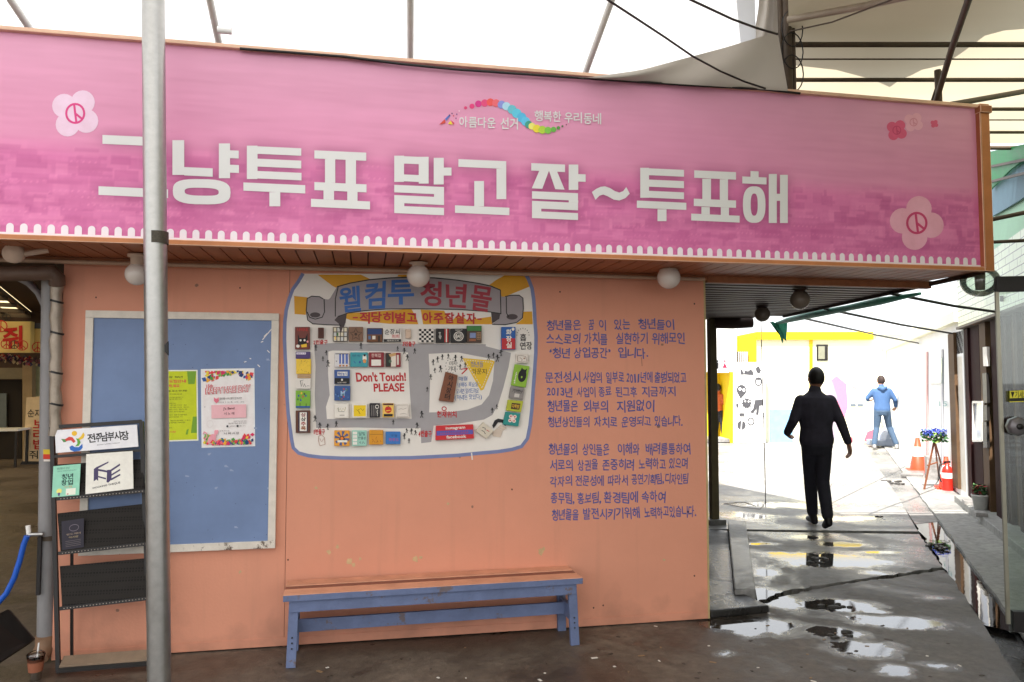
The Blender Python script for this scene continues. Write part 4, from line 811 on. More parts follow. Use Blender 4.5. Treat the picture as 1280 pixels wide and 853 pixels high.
def d_blf(a):
    r = random.Random(11)
    for _ in range(22): a.layer(.2); x, y = r.uniform(.1, .9), r.uniform(.12, .9); a.oval(x, y, r.uniform(.03, .08), r.uniform(.03, .08), r.choice([(90, 130, 180), (180, 70, 80), (40, 60, 110), (120, 150, 150), (80, 110, 90)]), 9)
    a.layer(); a.text("M", [(.4, .35), (.66, .35), (.66, .68), (.4, .68)], (150, 180, 210), .03)
def d_draw(a): a.line([(.2, .3), (.3, .5), (.4, .3), (.5, .52), (.6, .3), (.72, .5), (.78, .22)], .03, (150, 140, 50)); a.line([(.25, .25), (.28, .55), (.7, .55)], .025, k); a.line([(.35, .8), (.7, .8)], .04, (120, 110, 100))
def d_yw(a): a.rect(.12, .1, .92, .9, (232, 190, 30)); a.layer(); a.line([(.3, .4), (.5, .6), (.42, .42), (.6, .34), (.72, .5), (.8, .35)], .03, (120, 80, 20)); a.line([(.45, .6), (.55, .72)], .03, (120, 80, 20))
def d_bt(a): 
    for i, x in enumerate((.2, .36, .52)): a.line([(x, .15), (x, .9)], .05, (130, 124, 120))
    a.ring(.72, .25, .18, .14, .05, wh); a.text("cafe", [(.66, .9), (.66, .45), (.8, .45), (.8, .9)], wh, .01)
def d_apl(a): a.rect(.04, .02, .96, .14, (80, 30, 26)); a.oval(.5, .46, .3, .24, (190, 40, 36)); a.layer(); a.line([(.5, .3), (.54, .18)], .05, gn); a.rect(.1, .76, .9, .94, k); a.line([(.3, .55), (.7, .5)], .05, (240, 200, 60))
def d_lin(a): a.line([(.08, .1), (.9, .08), (.94, .5), (.9, .92), (.1, .94), (.06, .5), (.08, .1)], .025, (140, 124, 112)); a.line([(.2, .4), (.4, .35), (.55, .4), (.8, .3)], .025, (140, 124, 112)); a.line([(.3, .75), (.6, .7), (.85, .76)], .025, (140, 124, 112))
def d_brs(a):
    for i in range(8):
        t = i*math.pi/4; a.poly([(.5, .5), (.5+.48*math.cos(t), .5+.48*math.sin(t)), (.5+.48*math.cos(t+.4), .5+.48*math.sin(t+.4))], (70, 84, 130))
    a.layer(2); a.poly([(.25, .7), (.42, .35), (.6, .35), (.78, .7)], (60, 40, 36)); a.layer(); a.rect(.2, .62, .85, .76, wh); a.oval(.5, .5, .1, .1, (230, 120, 40))
def d_mint(a):
    for j in range(4): a.rect(.06, .08+j*.22, .34, .25+j*.22, wh)
    a.word("달빛", .45, .08, .92, .34, (50, 90, 90), .01); a.word("만물상", .42, .38, .95, .58, (60, 70, 70), .01); a.line([(.5, .8), (.56, .7), (.6, .85)], .03, (90, 80, 90)); a.line([(.7, .85), (.74, .7), (.86, .85)], .03, (90, 80, 90)); a.line([(.4, .03), (.4, .97)], .02, (150, 160, 150))
def d_org(a):
    a.line([(.05, .3), (.95, .3)], .03, (140, 86, 20)); r = random.Random(5)
    for _ in range(8): x = r.uniform(.2, .8); y = r.uniform(.45, .8); a.line([(x, y), (x+r.uniform(-.1, .1), y+.1)], .03, (150, 70, 20))
def d_blu(a): a.word("오늘", .35, .2, .8, .4, (40, 56, 100), 0); a.word("하루도", .2, .5, .9, .78, (170, 70, 130), .01)
def d_sns(a): a.rect(.02, .36, .98, .68, (90, 84, 160)); a.layer(); a.text("instagram", [(.26, .1), (.78, .08), (.78, .34), (.26, .34)], wh, .02); [a.line([(.12+i*.05, .62), (.135+i*.05, .44), (.15+i*.05, .6)], .012, (176, 60, 90)) for i in range(15)]; a.text("facebook", [(.28, .7), (.8, .7), (.8, .92), (.28, .92)], wh, .02)
def d_til(a): a.line([(.2, .4), (.4, .3), (.5, .45)], .05, k); a.line([(.55, .35), (.8, .3)], .06, rd_); a.line([(.3, .65), (.5, .6), (.7, .7)], .05, k)
def d_brt(a):
    for i, ch in enumerate("야시장터"): a.word(ch, .3, .06+i*.22, .72, .27+i*.22, (46, 26, 20), .03)
PL = [("maroon block with a black cat face, top of the left column", (65, 270, 128, 365), (110, 56, 48), d_cat), ("small plain dark brown door block in the top row", (163, 273, 187, 318), (84, 44, 32), lambda a: a.rect(.15, .1, .85, .9, (70, 36, 26))),
 ("block painted with rows of cream window panes below the scroll end", (226, 270, 288, 332), (96, 84, 72), d_win), ("brown block with a dark star outline", (293, 270, 354, 332), (124, 92, 72), d_star), ("block with a dark blue roof over a brown shop front", (370, 275, 437, 335), (84, 56, 40), d_house),
 ("white block with black lettering over a black strip", (440, 275, 517, 335), (214, 208, 200), d_sun), ("small beige blank block in the top row", (535, 280, 558, 318), (196, 172, 152), lambda a: a.line([(.2, .2), (.8, .25)], .05, (170, 140, 120))), ("black and white chequered block", (590, 277, 655, 337), (218, 212, 204), d_chk),
 ("black block with red and white upright stripes", (664, 277, 722, 337), (34, 30, 30), d_str), ("black block with a round white ring emblem", (727, 277, 793, 337), (34, 32, 33), d_rnd), ("brown block with a green roof strip and grey screen", (795, 265, 858, 337), (76, 58, 46), d_scr),
 ("half blue half red upright block with white lettering", (942, 270, 1002, 367), (40, 88, 156), d_toi), ("small white block with a brown sketch under the black lettering", (1005, 385, 1055, 423), (208, 200, 190), d_sk), ("lime green tilted block with a black round face", [(1000, 428), (1062, 437), (1045, 528), (983, 518)], (132, 172, 54), d_gcat),
 ("grey tilted block with black scribble on the right side", [(983, 522), (1041, 531), (1033, 580), (973, 572)], (132, 126, 122), d_gr), ("yellow green tilted block with a brown panel", [(970, 579), (1035, 585), (1025, 633), (962, 625)], (166, 170, 50), d_yg), ("teal tilted block with pale flowers, lowest of the right column", [(960, 630), (1023, 638), (1014, 693), (948, 685)], (40, 130, 124), d_teal),
 ("flat purple block in the left column", (68, 375, 130, 405), (74, 58, 104), d_pur), ("yellow speckled block in the left column", (70, 406, 133, 470), (224, 186, 62), d_yel), ("narrow tan block under the yellow speckled one", (75, 471, 132, 488), (178, 146, 108), d_tan), ("white block with a black signature in the left column", (70, 489, 132, 533), (212, 206, 198), d_sig),
 ("green garden block with small blue flowers in the left column", (68, 540, 130, 615), (116, 164, 54), d_gar), ("dark brown block with a white upright label, foot of the left column", (68, 625, 130, 720), (88, 52, 38), d_tab), ("white block with blue upright bars", (233, 380, 295, 440), (208, 204, 204), d_col), ("turquoise block with a small painted person", (300, 378, 374, 440), (62, 146, 156), d_teb),
 ("maroon block with a white label below the road", (380, 378, 443, 440), (128, 36, 44), d_mar), ("block split into dark, cream and red bands", (450, 380, 514, 440), (136, 36, 44), d_trio), ("blue block with a black lower half and white letters", (232, 452, 298, 513), (60, 86, 142), d_bk), ("blue block crowded with small flowers", (232, 520, 300, 583), (54, 84, 138), d_blf),
 ("white block with a thin zigzag drawing", (234, 597, 293, 657), (218, 212, 202), d_draw), ("white block with a yellow square and brown squiggle", (307, 597, 371, 656), (216, 210, 200), d_yw), ("black block with grey upright writing", (382, 594, 426, 655), (38, 34, 38), d_bt), ("yellow block with a red round fruit", (437, 594, 485, 654), (222, 182, 90), d_apl), ("white block with a thin brown outline sketch", (493, 597, 550, 655), (212, 204, 194), d_lin),
 ("orange and blue sunburst block in the bottom row", (232, 710, 297, 776), (214, 148, 50), d_brs), ("mint block with white squares in the bottom row", (307, 710, 370, 776), (146, 192, 176), d_mint), ("orange block with a line across in the bottom row", (380, 708, 440, 770), (200, 138, 36), d_org), ("bright blue block with pink writing in the bottom row", (450, 715, 513, 768), (52, 110, 176), d_blu),
 ("long red board with a violet band across its middle", [(664, 690), (822, 684), (826, 744), (662, 752)], (190, 42, 48), d_sns), ("cream square tile turned on its corner", [(865, 674), (908, 712), (878, 745), (833, 712)], (200, 190, 172), d_til), ("long brown tilted board with dark carved letters inside the road loop", [(705, 460), (756, 475), (738, 590), (676, 583)], (116, 70, 48), d_brt)]
for lb, px, base_, dc in PL: plaque(lb, px, base_, dc, 0.028 if "brown tilted" in lb else 0.022, 0.0085)
a = Art(wm, 0.0062, 0.0003); br = mat("brown_sketch", (160, 120, 104), 0.6)
a.line([(165, 735), (178, 730), (190, 742), (192, 770), (170, 776), (164, 755), (165, 735)], 2.4, br); a.line([(170, 745), (178, 760), (186, 745)], 2.2, br)
a.poly([(905, 720), (925, 700), (950, 712), (940, 740), (908, 735)], mat("mural_beige", (196, 180, 164), 0.6)); a.poly([(928, 698), (940, 685), (968, 700), (952, 712)], mat("mural_beige", (196, 180, 164), 0.6))
a.build("map_sketches", mur)

# ------------------------------------------------------------------ bench
bn = empty("bench", (0.42, -0.2, 0), "long low bench with worn orange planks and blue painted legs", "bench")
M_or = mat("worn_orange_plank", (198, 144, 116), 0.62, 0.2, 5, 0.3); M_bb_ = mat("bench_blue", (94, 106, 138), 0.6, 0.2, 6, 0.2); M_brn = mat("bench_dark_plank", (126, 80, 64), 0.6, 0.15, 6, 0.2)
N, L, b = nodes_of(M_or); src = b.inputs["Base Color"].links[0].from_socket; tc = N.new("ShaderNodeTexCoord"); mp = N.new("ShaderNodeMapping"); mp.inputs["Scale"].default_value = (1.2, 14, 14); n = N.new("ShaderNodeTexNoise"); n.inputs["Scale"].default_value = 4; n.inputs["Detail"].default_value = 8; n.inputs["Roughness"].default_value = 0.7
L.new(tc.outputs["Object"], mp.inputs[0]); L.new(mp.outputs[0], n.inputs["Vector"]); c = N.new("ShaderNodeMapRange"); c.inputs[1].default_value = 0.6; c.inputs[2].default_value = 0.72; c.inputs[4].default_value = 0.6; L.new(n.outputs[0], c.inputs[0]); mx = N.new("ShaderNodeMix"); mx.data_type = 'RGBA'; mx.inputs[7].default_value = (0.24, 0.12, 0.07, 1); L.new(c.outputs[0], mx.inputs[0]); L.new(src, mx.inputs[6]); L.new(mx.outputs[2], b.inputs["Base Color"])
N, L, b = nodes_of(M_bb_); src = b.inputs["Base Color"].links[0].from_socket; ge = N.new("ShaderNodeNewGeometry"); n = N.new("ShaderNodeTexNoise"); n.inputs["Scale"].default_value = 7; n.inputs["Detail"].default_value = 10; n.inputs["Roughness"].default_value = 0.75; L.new(ge.outputs["Position"], n.inputs["Vector"])
c = N.new("ShaderNodeMapRange"); c.inputs[1].default_value = 0.585; c.inputs[2].default_value = 0.62; c.inputs[4].default_value = 0.8; L.new(n.outputs[0], c.inputs[0]); mx = N.new("ShaderNodeMix"); mx.data_type = 'RGBA'; mx.inputs[7].default_value = (0.15, 0.10, 0.075, 1); L.new(c.outputs[0], mx.inputs[0]); L.new(src, mx.inputs[6]); L.new(mx.outputs[2], b.inputs["Base Color"])
fl, fr_ = g(367, 833), g(720, 805)                     # feet of the front legs
bx = fr_-fl; bl_ = np.linalg.norm(bx); bx /= bl_; by = np.array([-bx[1], bx[0], 0]); bz_ = np.array([0, 0, 1.0])
sz = on_plane(728, 722, fl-by*0.03, by)[2]; dpt = 0.27
B = lambda u, v, z: fl+bx*u+by*v+bz_*z
u0 = np.dot(on_plane(354, 746, fl-by*0.03, by)-fl, bx); u1 = np.dot(on_plane(728, 722, fl-by*0.03, by)-fl, bx)
for k_, (v0, v1, m_, nm) in enumerate(((-0.035, 0.095, M_or, "front_plank"), (0.099, 0.172, M_brn, "middle_plank"), (0.176, 0.30, M_or, "rear_plank"))):
    MB().box(B((u0+u1)/2, (v0+v1)/2, sz-0.014), (u1-u0, v1-v0, 0.028 if k_ != 1 else 0.02), m_, bx, by).build(nm, bn, 0.003)
MB().box(B((u0+u1)/2, -0.038, sz-0.02), (u1-u0, 0.008, 0.034), M_bb_, bx, by).build("edge_strip", bn, 0.002)
MB().box(B((u0+u1)/2, -0.012, sz-0.07), (u1-u0-0.07, 0.024, 0.07), M_bb_, bx, by).build("apron", bn, 0.003)
MB().box(B((u0+u1)/2, 0.26, sz-0.07), (u1-u0-0.07, 0.024, 0.07), M_bb_, bx, by).build("apron", bn, 0.003)
MB().box(B((u0+u1)/2, 0.135, 0.19), (u1-u0-0.1, 0.024, 0.075), M_bb_, bx, by).build("stretcher", bn, 0.003)
for s_, u_ in ((-1, u0+0.06), (1, u1-0.06)):
    for v_ in (-0.003, 0.262):
        lg = MB(); tp = B(u_, v_+(0.01 if v_ < 0.1 else -0.01), sz-0.03); bt = B(u_+s_*0.012, v_+(-0.012 if v_ < 0.1 else 0.012), 0.0)
        lg.bar(tp, bt, 0.055, 0.034, M_bb_, up=by); lg_ = lg.build("leg", bn, 0.003)
        if v_ < 0.1:
            sw_ = MB(); [sw_.lathe(bt+(tp-bt)*q_-by*0.019, [(0, 0.003), (.005, .002), (.005, 0)], M_black, 8, -by) for q_ in (.28, .36, .44)]; sw_.build("screws", lg_)
    MB().box(B(u_, 0.13, sz-0.09), (0.026, 0.24, 0.06), M_bb_, bx, by).build("end_rail", bn, 0.002); MB().box(B(u_, 0.13, 0.19), (0.026, 0.24, 0.09), M_bb_, bx, by).build("end_rail", bn, 0.002)

# ------------------------------------------------------------------ galvanised pole
p0 = g(199.5, 905); p1 = on_y(191, -60, p0[1]); dd = (p1-p0)/np.linalg.norm(p1-p0)
po = empty("support_pole", p0, "tall galvanised steel pole in front of the notice board and banner", "pole")
MB().tube([p0, p0+(p1-p0)*0.5, p1], 0.054, M_galv, 28).build("tube", po)
pb = on_y(196, 298, p0[1]); M_band = mat("dark_print_band", (58, 52, 40), 0.5, 0.5, 120)
MB().tube([pb-dd*0.03, pb+dd*0.03], 0.0548, M_band, 28, False).build("printed_band", po)
pt = on_y(208, 436, p0[1]); MB().prism([pt+np.array([-.012, -.03, .0]), pt+np.array([.012, -.028, .035]), pt+np.array([.014, -.028, -.035])], (0.004, 0.004, 0), M_black).build("torn_tape", po)
MB().tube([p0+dd*1.16, p0+dd*1.17], 0.055, M_galv, 28, False).build("seam", po)

# ------------------------------------------------------------------ brochure rack
RP = np.array([-1.45, -0.24, 0.0]); rn = np.array([0, -1.0, 0.12]); rn /= np.linalg.norm(rn)
rk = lambda x, y, off=0.0: on_plane(x, y, RP-rn*(-off), rn)
rack = empty("brochure_rack", rk(128, 835), "black perforated metal brochure rack with a white sign at its head", "rack")
fr = MB(); tl, tr_, br_, bl2 = rk(65, 534), rk(177, 527), rk(188, 832), rk(73, 840)
fr.bar(tl, bl2, 0.022, 0.022, M_black, rn); fr.bar(tr_, br_, 0.022, 0.022, M_black, rn); fr.bar(tl, tr_, 0.02, 0.02, M_black, rn); fr.bar(rk(68, 571), rk(178, 563), 0.016, 0.016, M_black, rn)
bk = np.array([0, 0.2, 0]); 
for p_ in (bl2, br_): fr.bar(p_, p_+bk, 0.02, 0.02, M_black); fr.bar(p_+bk, p_+bk*0.6+np.array([0, 0.02, 0.75]), 0.014, 0.014, M_black)
fr.build("frame", rack)
M_perf = mat("perforated_black_steel", (46, 40, 36), 0.6, 0.1, 10, spec=0.15); N, L, b = nodes_of(M_perf); ge = N.new("ShaderNodeNewGeometry"); vo = N.new("ShaderNodeTexVoronoi"); vo.inputs["Scale"].default_value = 62; vo.inputs["Randomness"].default_value = 0.0; L.new(ge.outputs["Position"], vo.inputs["Vector"])
c = N.new("ShaderNodeMapRange"); c.inputs[1].default_value = 0.30; c.inputs[2].default_value = 0.36; c.inputs[3].default_value = 0.004; c.inputs[4].default_value = 0.016; L.new(vo.outputs["Distance"], c.inputs[0]); cc = N.new("ShaderNodeMix"); cc.data_type = "RGBA"; cc.inputs[6].default_value = (0, 0, 0, 1); cc.inputs[7].default_value = (1.15, 0.95, 0.8, 1); L.new(c.outputs[0], cc.inputs[0]); L.new(cc.outputs[2], b.inputs["Base Color"])
for tl_, tr2, br2, bl3 in (((71, 581), (178, 574), (180, 612), (74, 622)), ((72, 642), (179, 630), (181, 678), (76, 690)), ((75, 708), (182, 698), (184, 746), (78, 759))):
    q = [rk(*tl_, -0.01), rk(*tr2, -0.01), rk(*br2, 0.03), rk(*bl3, 0.03)]; sh_ = MB().prism(q, rn*0.003, M_perf).build("shelf", rack)
    lp_ = MB(); lp_.bar(rk(bl3[0]-3, bl3[1]+2, 0.04), rk(br2[0]+2, br2[1]+2, 0.04), 0.02, 0.012, M_black, rn); lp_.bar(q[3], q[3]+np.array([0, .04, -.012]), .006, .012, M_black); 
    for i in range(26):
        t_ = (i+0.5)/26; pc = rk(bl3[0]*(1-t_)+br2[0]*t_, (bl3[1]*(1-t_)+br2[1]*t_)+2, 0.047); lp_.box(pc, (0.005, 0.002, 0.005), cm((150, 140, 130)), None, rn, None)
    lp_.build("lip", sh_)
tq = [rk(74, 833, 0.05), rk(187, 824, 0.05), rk(184, 812, -0.02), rk(80, 820, -0.02)]
MB().prism(tq, (0, 0, -0.012), mat("dusty_tray_metal", (120, 102, 84), 0.6, 0.2, 8)).build("bottom_tray", rack); MB().bar(rk(73, 838, .05), rk(188, 829, .05), .02, .025, M_black).build("tray_edge", rack)
sq = [(68.5, 538), (171, 531), (173, 558.5), (70, 566.5)]
def qmap(q, off):
    Q = [np.array(p, float) for p in q]
    def f(u, v, l):
        p = (Q[0]*(1-u)+Q[1]*u)*(1-v)+(Q[3]*(1-u)+Q[2]*u)*v; return rk(p[0], p[1], off+l)
    return f
MB().prism([rk(*p, 0.012) for p in sq], rn*-0.008, cm((222, 220, 226))).build("sign_panel", rack)
a = Art(qmap(sq, 0.0125), 0.0005, 0.0002); a.oval(.235, .2, .033, .11, (224, 176, 50)); a.poly([(.07, .40), (.12, .42), (.17, .33), (.21, .36), (.245, .55), (.22, .62), (.19, .5), (.15, .50), (.10, .56)], (200, 66, 58)); a.layer(); a.poly([(.07, .40), (.12, .43), (.13, .55), (.10, .55)], (80, 140, 80)); a.layer()
a.poly([(.345, .18), (.36, .3), (.34, .44), (.29, .52), (.27, .45), (.31, .36)], (230, 184, 50)); a.poly([(.25, .42), (.29, .46), (.305, .62), (.28, .76), (.235, .78), (.265, .66), (.265, .54)], (96, 160, 60)); a.poly([(.165, .78), (.2, .72), (.23, .80), (.28, .82), (.325, .68), (.325, .86), (.29, .98), (.22, 1.0), (.175, .92)], (44, 100, 180)); a.layer()
for ch, x0, x1 in (("전", .385, .49), ("주", .485, .56), ("남", .55, .645), ("부", .63, .72), ("시", .71, .80), ("장", .79, .90)): a.word(ch, x0, .24, x1, .66, k, .02, .05)
a.text("JEONJU NAMBU MARKET", [(.5, .76), (.78, .74), (.78, .80), (.5, .82)], (110, 104, 110)); a.build("sign_print", rack)
def leaflet(label, q, base, fn, off=0.036, th=0.003):
    o = empty("leaflet", rk(*q[3], off), label, "leaflet"); MB().prism([rk(*p, off) for p in q], rn*th, cm(base)).build("sheet", o); a = Art(qmap(q, off+th), 0.0004, 0.0002); fn(a); a.build("print", o)
def d_mintl(a):
    a.word("청년몰과 만남", .12, .06, .6, .13, (60, 90, 80), 0); a.word("전통시장 청년창업 지원사업 안내", .14, .16, .84, .2, (80, 110, 100), 0); a.word("청년", .3, .28, .76, .46, (30, 66, 60), .03); a.word("창업", .3, .47, .76, .65, (30, 66, 60), .03); a.word("모집", .42, .67, .72, .73, (200, 120, 60), 0); a.oval(.25, .82, .1, .08, (240, 214, 120)); a.poly([(.2, .87), (.3, .87), (.28, .97), (.22, .97)], (90, 80, 120)); a.rect(.5, .76, .86, .97, (222, 222, 206)); a.layer(); a.rect(.54, .92, .6, .95, rd_)
leaflet("mint green leaflet with dark lettering on the top rack shelf", [(67, 583), (101, 580), (99, 619), (65, 622)], (140, 198, 172), d_mintl)
def d_dock(a):
    p = (66, 56, 92); P2 = lambda *v: [((x-370)/425, (y-345)/350) for x, y in v]
    a.poly(P2((440, 480), (465, 465), (572, 424), (572, 436), (480, 478), (480, 590), (465, 575), (440, 590)), p); a.poly(P2((478, 482), (560, 505), (560, 522), (478, 500)), p); a.poly(P2((560, 500), (600, 500), (600, 590), (570, 615), (555, 608)), p); a.layer(); a.poly(P2((590, 500), (675, 452), (678, 468), (590, 520)), p); a.poly(P2((600, 540), (678, 500), (678, 515), (600, 556)), p); a.poly(P2((596, 580), (678, 545), (678, 560), (596, 598)), p); a.poly(P2((480, 545), (550, 570), (550, 584), (480, 558)), p)
    a.text("DOCKING THEQUE", P2((432, 642), (676, 615), (678, 636), (432, 658)), (40, 36, 44), .02)
leaflet("square white card with a dark violet block letter emblem on the top rack shelf", [(108, 568), (166, 564), (167, 611), (107, 618)], (222, 218, 208), d_dock, 0.034)
def d_nite(a):
    a.ring(.55, .28, .22, .12, .02, (110, 100, 110)); a.word("밤도깨비", .2, .45, .85, .52, (150, 130, 110), 0); a.word("야시장", .3, .56, .75, .63, (170, 150, 110), 0)
    for i in range(4): a.line([(.15, .72+i*.06), (.85, .71+i*.06)], .012, (100, 90, 90))
leaflet("dark navy leaflet with faint print on the middle rack shelf", [(77, 652), (105, 648), (105, 684), (78, 688)], (36, 32, 44), d_nite, 0.030)
# ------------------------------------------------------------------ courtyard roof of white tarpaulin, its rafters, wires
M_tarp = cloth_sheet("white_tarpaulin", (0.36, 0.355, 0.34), (0.345, 0.348, 0.35)); M_beige = cloth_sheet("beige_tarpaulin", (0.36, 0.33, 0.29), (0.09, 0.082, 0.072), 2.0)
M_cream = cloth_sheet("cream_awning_cloth", (0.34, 0.31, 0.25), (0.21, 0.187, 0.138), 2.0)
SL = math.tan(math.radians(21)); RZ = lambda y: 3.90+(-0.6-y)*SL
rf = empty("tarpaulin_roof", (-2, -4, 5), "white translucent tarpaulin roof above the pink banner", "tarpaulin roof")
def sheet(fn, us, vs, m, name, parent):
    mb = MB(); P = [[fn(u, v) for v in vs] for u in us]; nv = len(vs)
    mb.add([p for r_ in P for p in r_], [(i*nv+j, i*nv+j+1, (i+1)*nv+j+1, (i+1)*nv+j) for i in range(len(us)-1) for j in range(nv-1)], m, True); return mb.build(name, parent)
XR = 3.05
edge = lambda y: float(np.interp(-y, [-0.9, .45, 1.35, 2.6, 9.5], [3.3, 2.56, 2.05, 3.3, 3.3]))
sheet(lambda u, y: (-10+(10+edge(y))*u, y, RZ(y)+0.06+0.03*math.sin(u*25)*math.sin(y*1.7)), np.linspace(0, 1, 40), np.linspace(0.9, -9.5, 60), M_tarp, "sheet", rf)
sheet(lambda x, y: (x, y, RZ(-9.5)+0.10-(-9.5-y)*0.4), np.linspace(-10, XR, 8), np.linspace(-9.5, -16, 8), M_tarp, "rear_sheet", rf)
M_raf = mat("pinkish_steel_tube", (246, 222, 212), 0.5, 0.1, 10, k=0.8)
for (xa, ya, xb, yb) in ((275, 60, 258, -20), (513, 80, 513, -20), (730, 96, 772, -20), (40, 40, -40, -80)):
    n = np.array([0, math.sin(math.radians(21)), math.cos(math.radians(21))]); P = np.array([0, -0.6, 3.90])
    a = on_plane(xa, ya, P, n); b = on_plane(xb, yb, P, n); MB().tube([a-(b-a)*0.15, b, b+(b-a)*3], 0.022, M_raf, 10).build("rafter", rf)
a = on_y(277, 38, -1.0); MB().tube([a-np.array([.02, 0, 0]), a+np.array([0.05, 0, 0.0])], 0.018, M_raf, 10).build("clamp", rf)
# sagging beige tarpaulin edge behind the banner, and the flap hanging by the frame post
bt = empty("beige_tarpaulin", on_y(860, 100, -0.3), "beige tarpaulin sagging behind the top edge of the banner", "tarpaulin")
top_ = [(728, 98), (800, 88), (860, 72), (905, 60), (945, 48), (972, 40)]
def tarp(u, v):
    k_ = u*(len(top_)-1); i = min(int(k_), len(top_)-2); f = k_-i; tx_, ty_ = top_[i][0]*(1-f)+top_[i+1][0]*f, top_[i][1]*(1-f)+top_[i+1][1]*f
    bx_ = 722+(985-722)*u; by_ = 97+(114-97)*u
    return on_y(tx_*(1-v)+bx_*v, ty_*(1-v)+by_*v, -0.70-0.03*math.sin(v*math.pi)+0.02*math.sin(u*14+v*3))
sheet(tarp, np.linspace(0, 1, 24), np.linspace(0, 1, 8), M_beige, "sheet", bt)
hf = empty("tarpaulin_flap", on_y(958, 60, -0.5), "creased beige tarpaulin flap hanging beside the dark frame post", "tarpaulin")
eL = [(950, -30), (948, 10), (944, 35), (940, 66), (946, 71)]; eR = [(978, -30), (977, 20), (976, 60), (972, 95), (966, 110)]
def flap(u, v):
    k_ = u*4; i = min(int(k_), 3); f = k_-i; L_ = np.array(eL[i])*(1-f)+np.array(eL[i+1])*f; R_ = np.array(eR[i])*(1-f)+np.array(eR[i+1])*f; p = L_*(1-v)+R_*v
    return on_y(p[0], p[1]+3*math.sin(v*9)*u, -0.52+0.035*math.sin(v*11+u*2))
sheet(flap, np.linspace(0, 1, 16), np.linspace(0, 1, 20), M_beige, "sheet", hf)
def wire(pts, Y, r, label, name="wire"):
    P = [on_y(x, y, Y-1.0*max(0, (100-y)/100)) for x, y in pts]; tag(MB().tube(P, r, M_black, 6).build(name), label, "wire")
wire([(755, -3), (772, 8), (795, 23), (830, 46), (865, 70), (900, 89), (930, 102), (957, 111)], -0.75, 0.006, "black wire sagging down to the banner's top edge from above")
wire([(855, -4), (885, 10), (915, 24), (945, 35), (972, 43)], -0.75, 0.006, "black wire running to the dark frame post at its upper part")
# ------------------------------------------------------------------ cream awning over the alley, on a steel frame
aw = empty("alley_awning", (4.5, 0.5, 3.9), "cream cloth awning over the alley on a dark steel frame", "awning")
ZA = 3.95; M_stl = mat("rusty_dark_steel", (74, 62, 50), 0.55, 0.25, 8, 0.15); M_lst = mat("light_steel_rod", (150, 138, 122), 0.45, 0.15, 10)
nA = FH; A = lambda d, l: np.array([CAM[0], CAM[1], 0])+FH*d+RT*l+np.array([0, 0, ZA])
lm_ = lambda d: float(np.interp(d, [0, 3.6, 4.1, 7.3], [1.2, 1.25, 1.53, 2.72]))
sheet(lambda d, u: A(d, lm_(d)+(6.5-lm_(d))*u)+np.array([0, 0, 0.035+0.025*math.sin(d*10.2)]), np.linspace(-3.5, 7.25, 60), np.linspace(0, 1, 14), M_cream, "cloth", aw)
for yy, r in ((47, .019), (93, .017), (131, .016), (161, .014), (181, .022), (66, .006), (145, .006)):
    d = (ZA-1.65)*F/(478-yy); MB().tube([A(d, lm_(d)-.03), A(d, 6.4)], r, M_stl, 8).build("purlin", aw)
for d in (1.0, 2.2, 3.6): MB().tube([A(d, 1.45), A(d, 6.4)], 0.022, M_stl, 8).build("purlin", aw)
Yp = -0.58; pb = MB()
for dx, r in ((0, .035), (-.045, .014), (.05, .012)): pb.tube([on_y(985, 135, Yp)+np.array([dx, 0, -.3]), on_y(981, -60, Yp)+np.array([dx, 0, 0])], r, M_stl, 10)
for k_ in range(3):
    c = on_y(985, 40+k_*9, Yp); pb.tube([c+np.array([0.075*math.cos(t), -0.05, 0.12*math.sin(t)-.1*k_]) for t in np.linspace(0, 6.2, 20)], .004, M_black, 6, closed=True)
pb.build("post", aw)
MB().tube([on_y(985, 25, -.75), on_y(1080, 8, -1.1), on_y(1150, -8, -1.5)], 0.022, M_lst, 10).build("brace", aw)
MB().tube([on_y(1214, -10, -1.6), on_y(1190, 60, -1.0), on_y(1169, 130, -.55)], 0.02, M_stl, 10).build("brace", aw)
MB().tube([on_y(1172, 88, -.55), on_y(1174, 135, -.55)], 0.022, M_stl, 10).build("brace", aw); MB().tube([on_y(1178, 90, -.5), on_y(1164, 132, -.5)], 0.014, M_stl, 10).build("brace", aw)
MB().tube([on_y(1188, 131, -.55), on_y(1300, 111, -.2)], 0.02, M_stl, 10).build("brace", aw)
MB().tube([on_y(985, 40, -.6), on_y(1040, 28, -1.), on_y(1120, -2, -1.5)], 0.005, M_stl, 6).build("cord", aw)
# tarpaulin added above awning, shaped to cast a wedge shadow and block stray sun
sun_d = np.array(TO_SUN); tri = [(900, -300), (925, 60), (985, 75), (1050, 91), (1112, 107), (1140, 96), (1255, 37), (1300, 30), (1300, -300)]
top_pts = [on_z(x, y, ZA+0.04)+sun_d*0.55 for x, y in tri]
ot = MB().add(top_pts, [tuple(range(len(top_pts)))], M_beige).build("shade_tarpaulin"); tag(ot, "second tarpaulin added over the cream awning to shade it in a wedge", "tarpaulin")

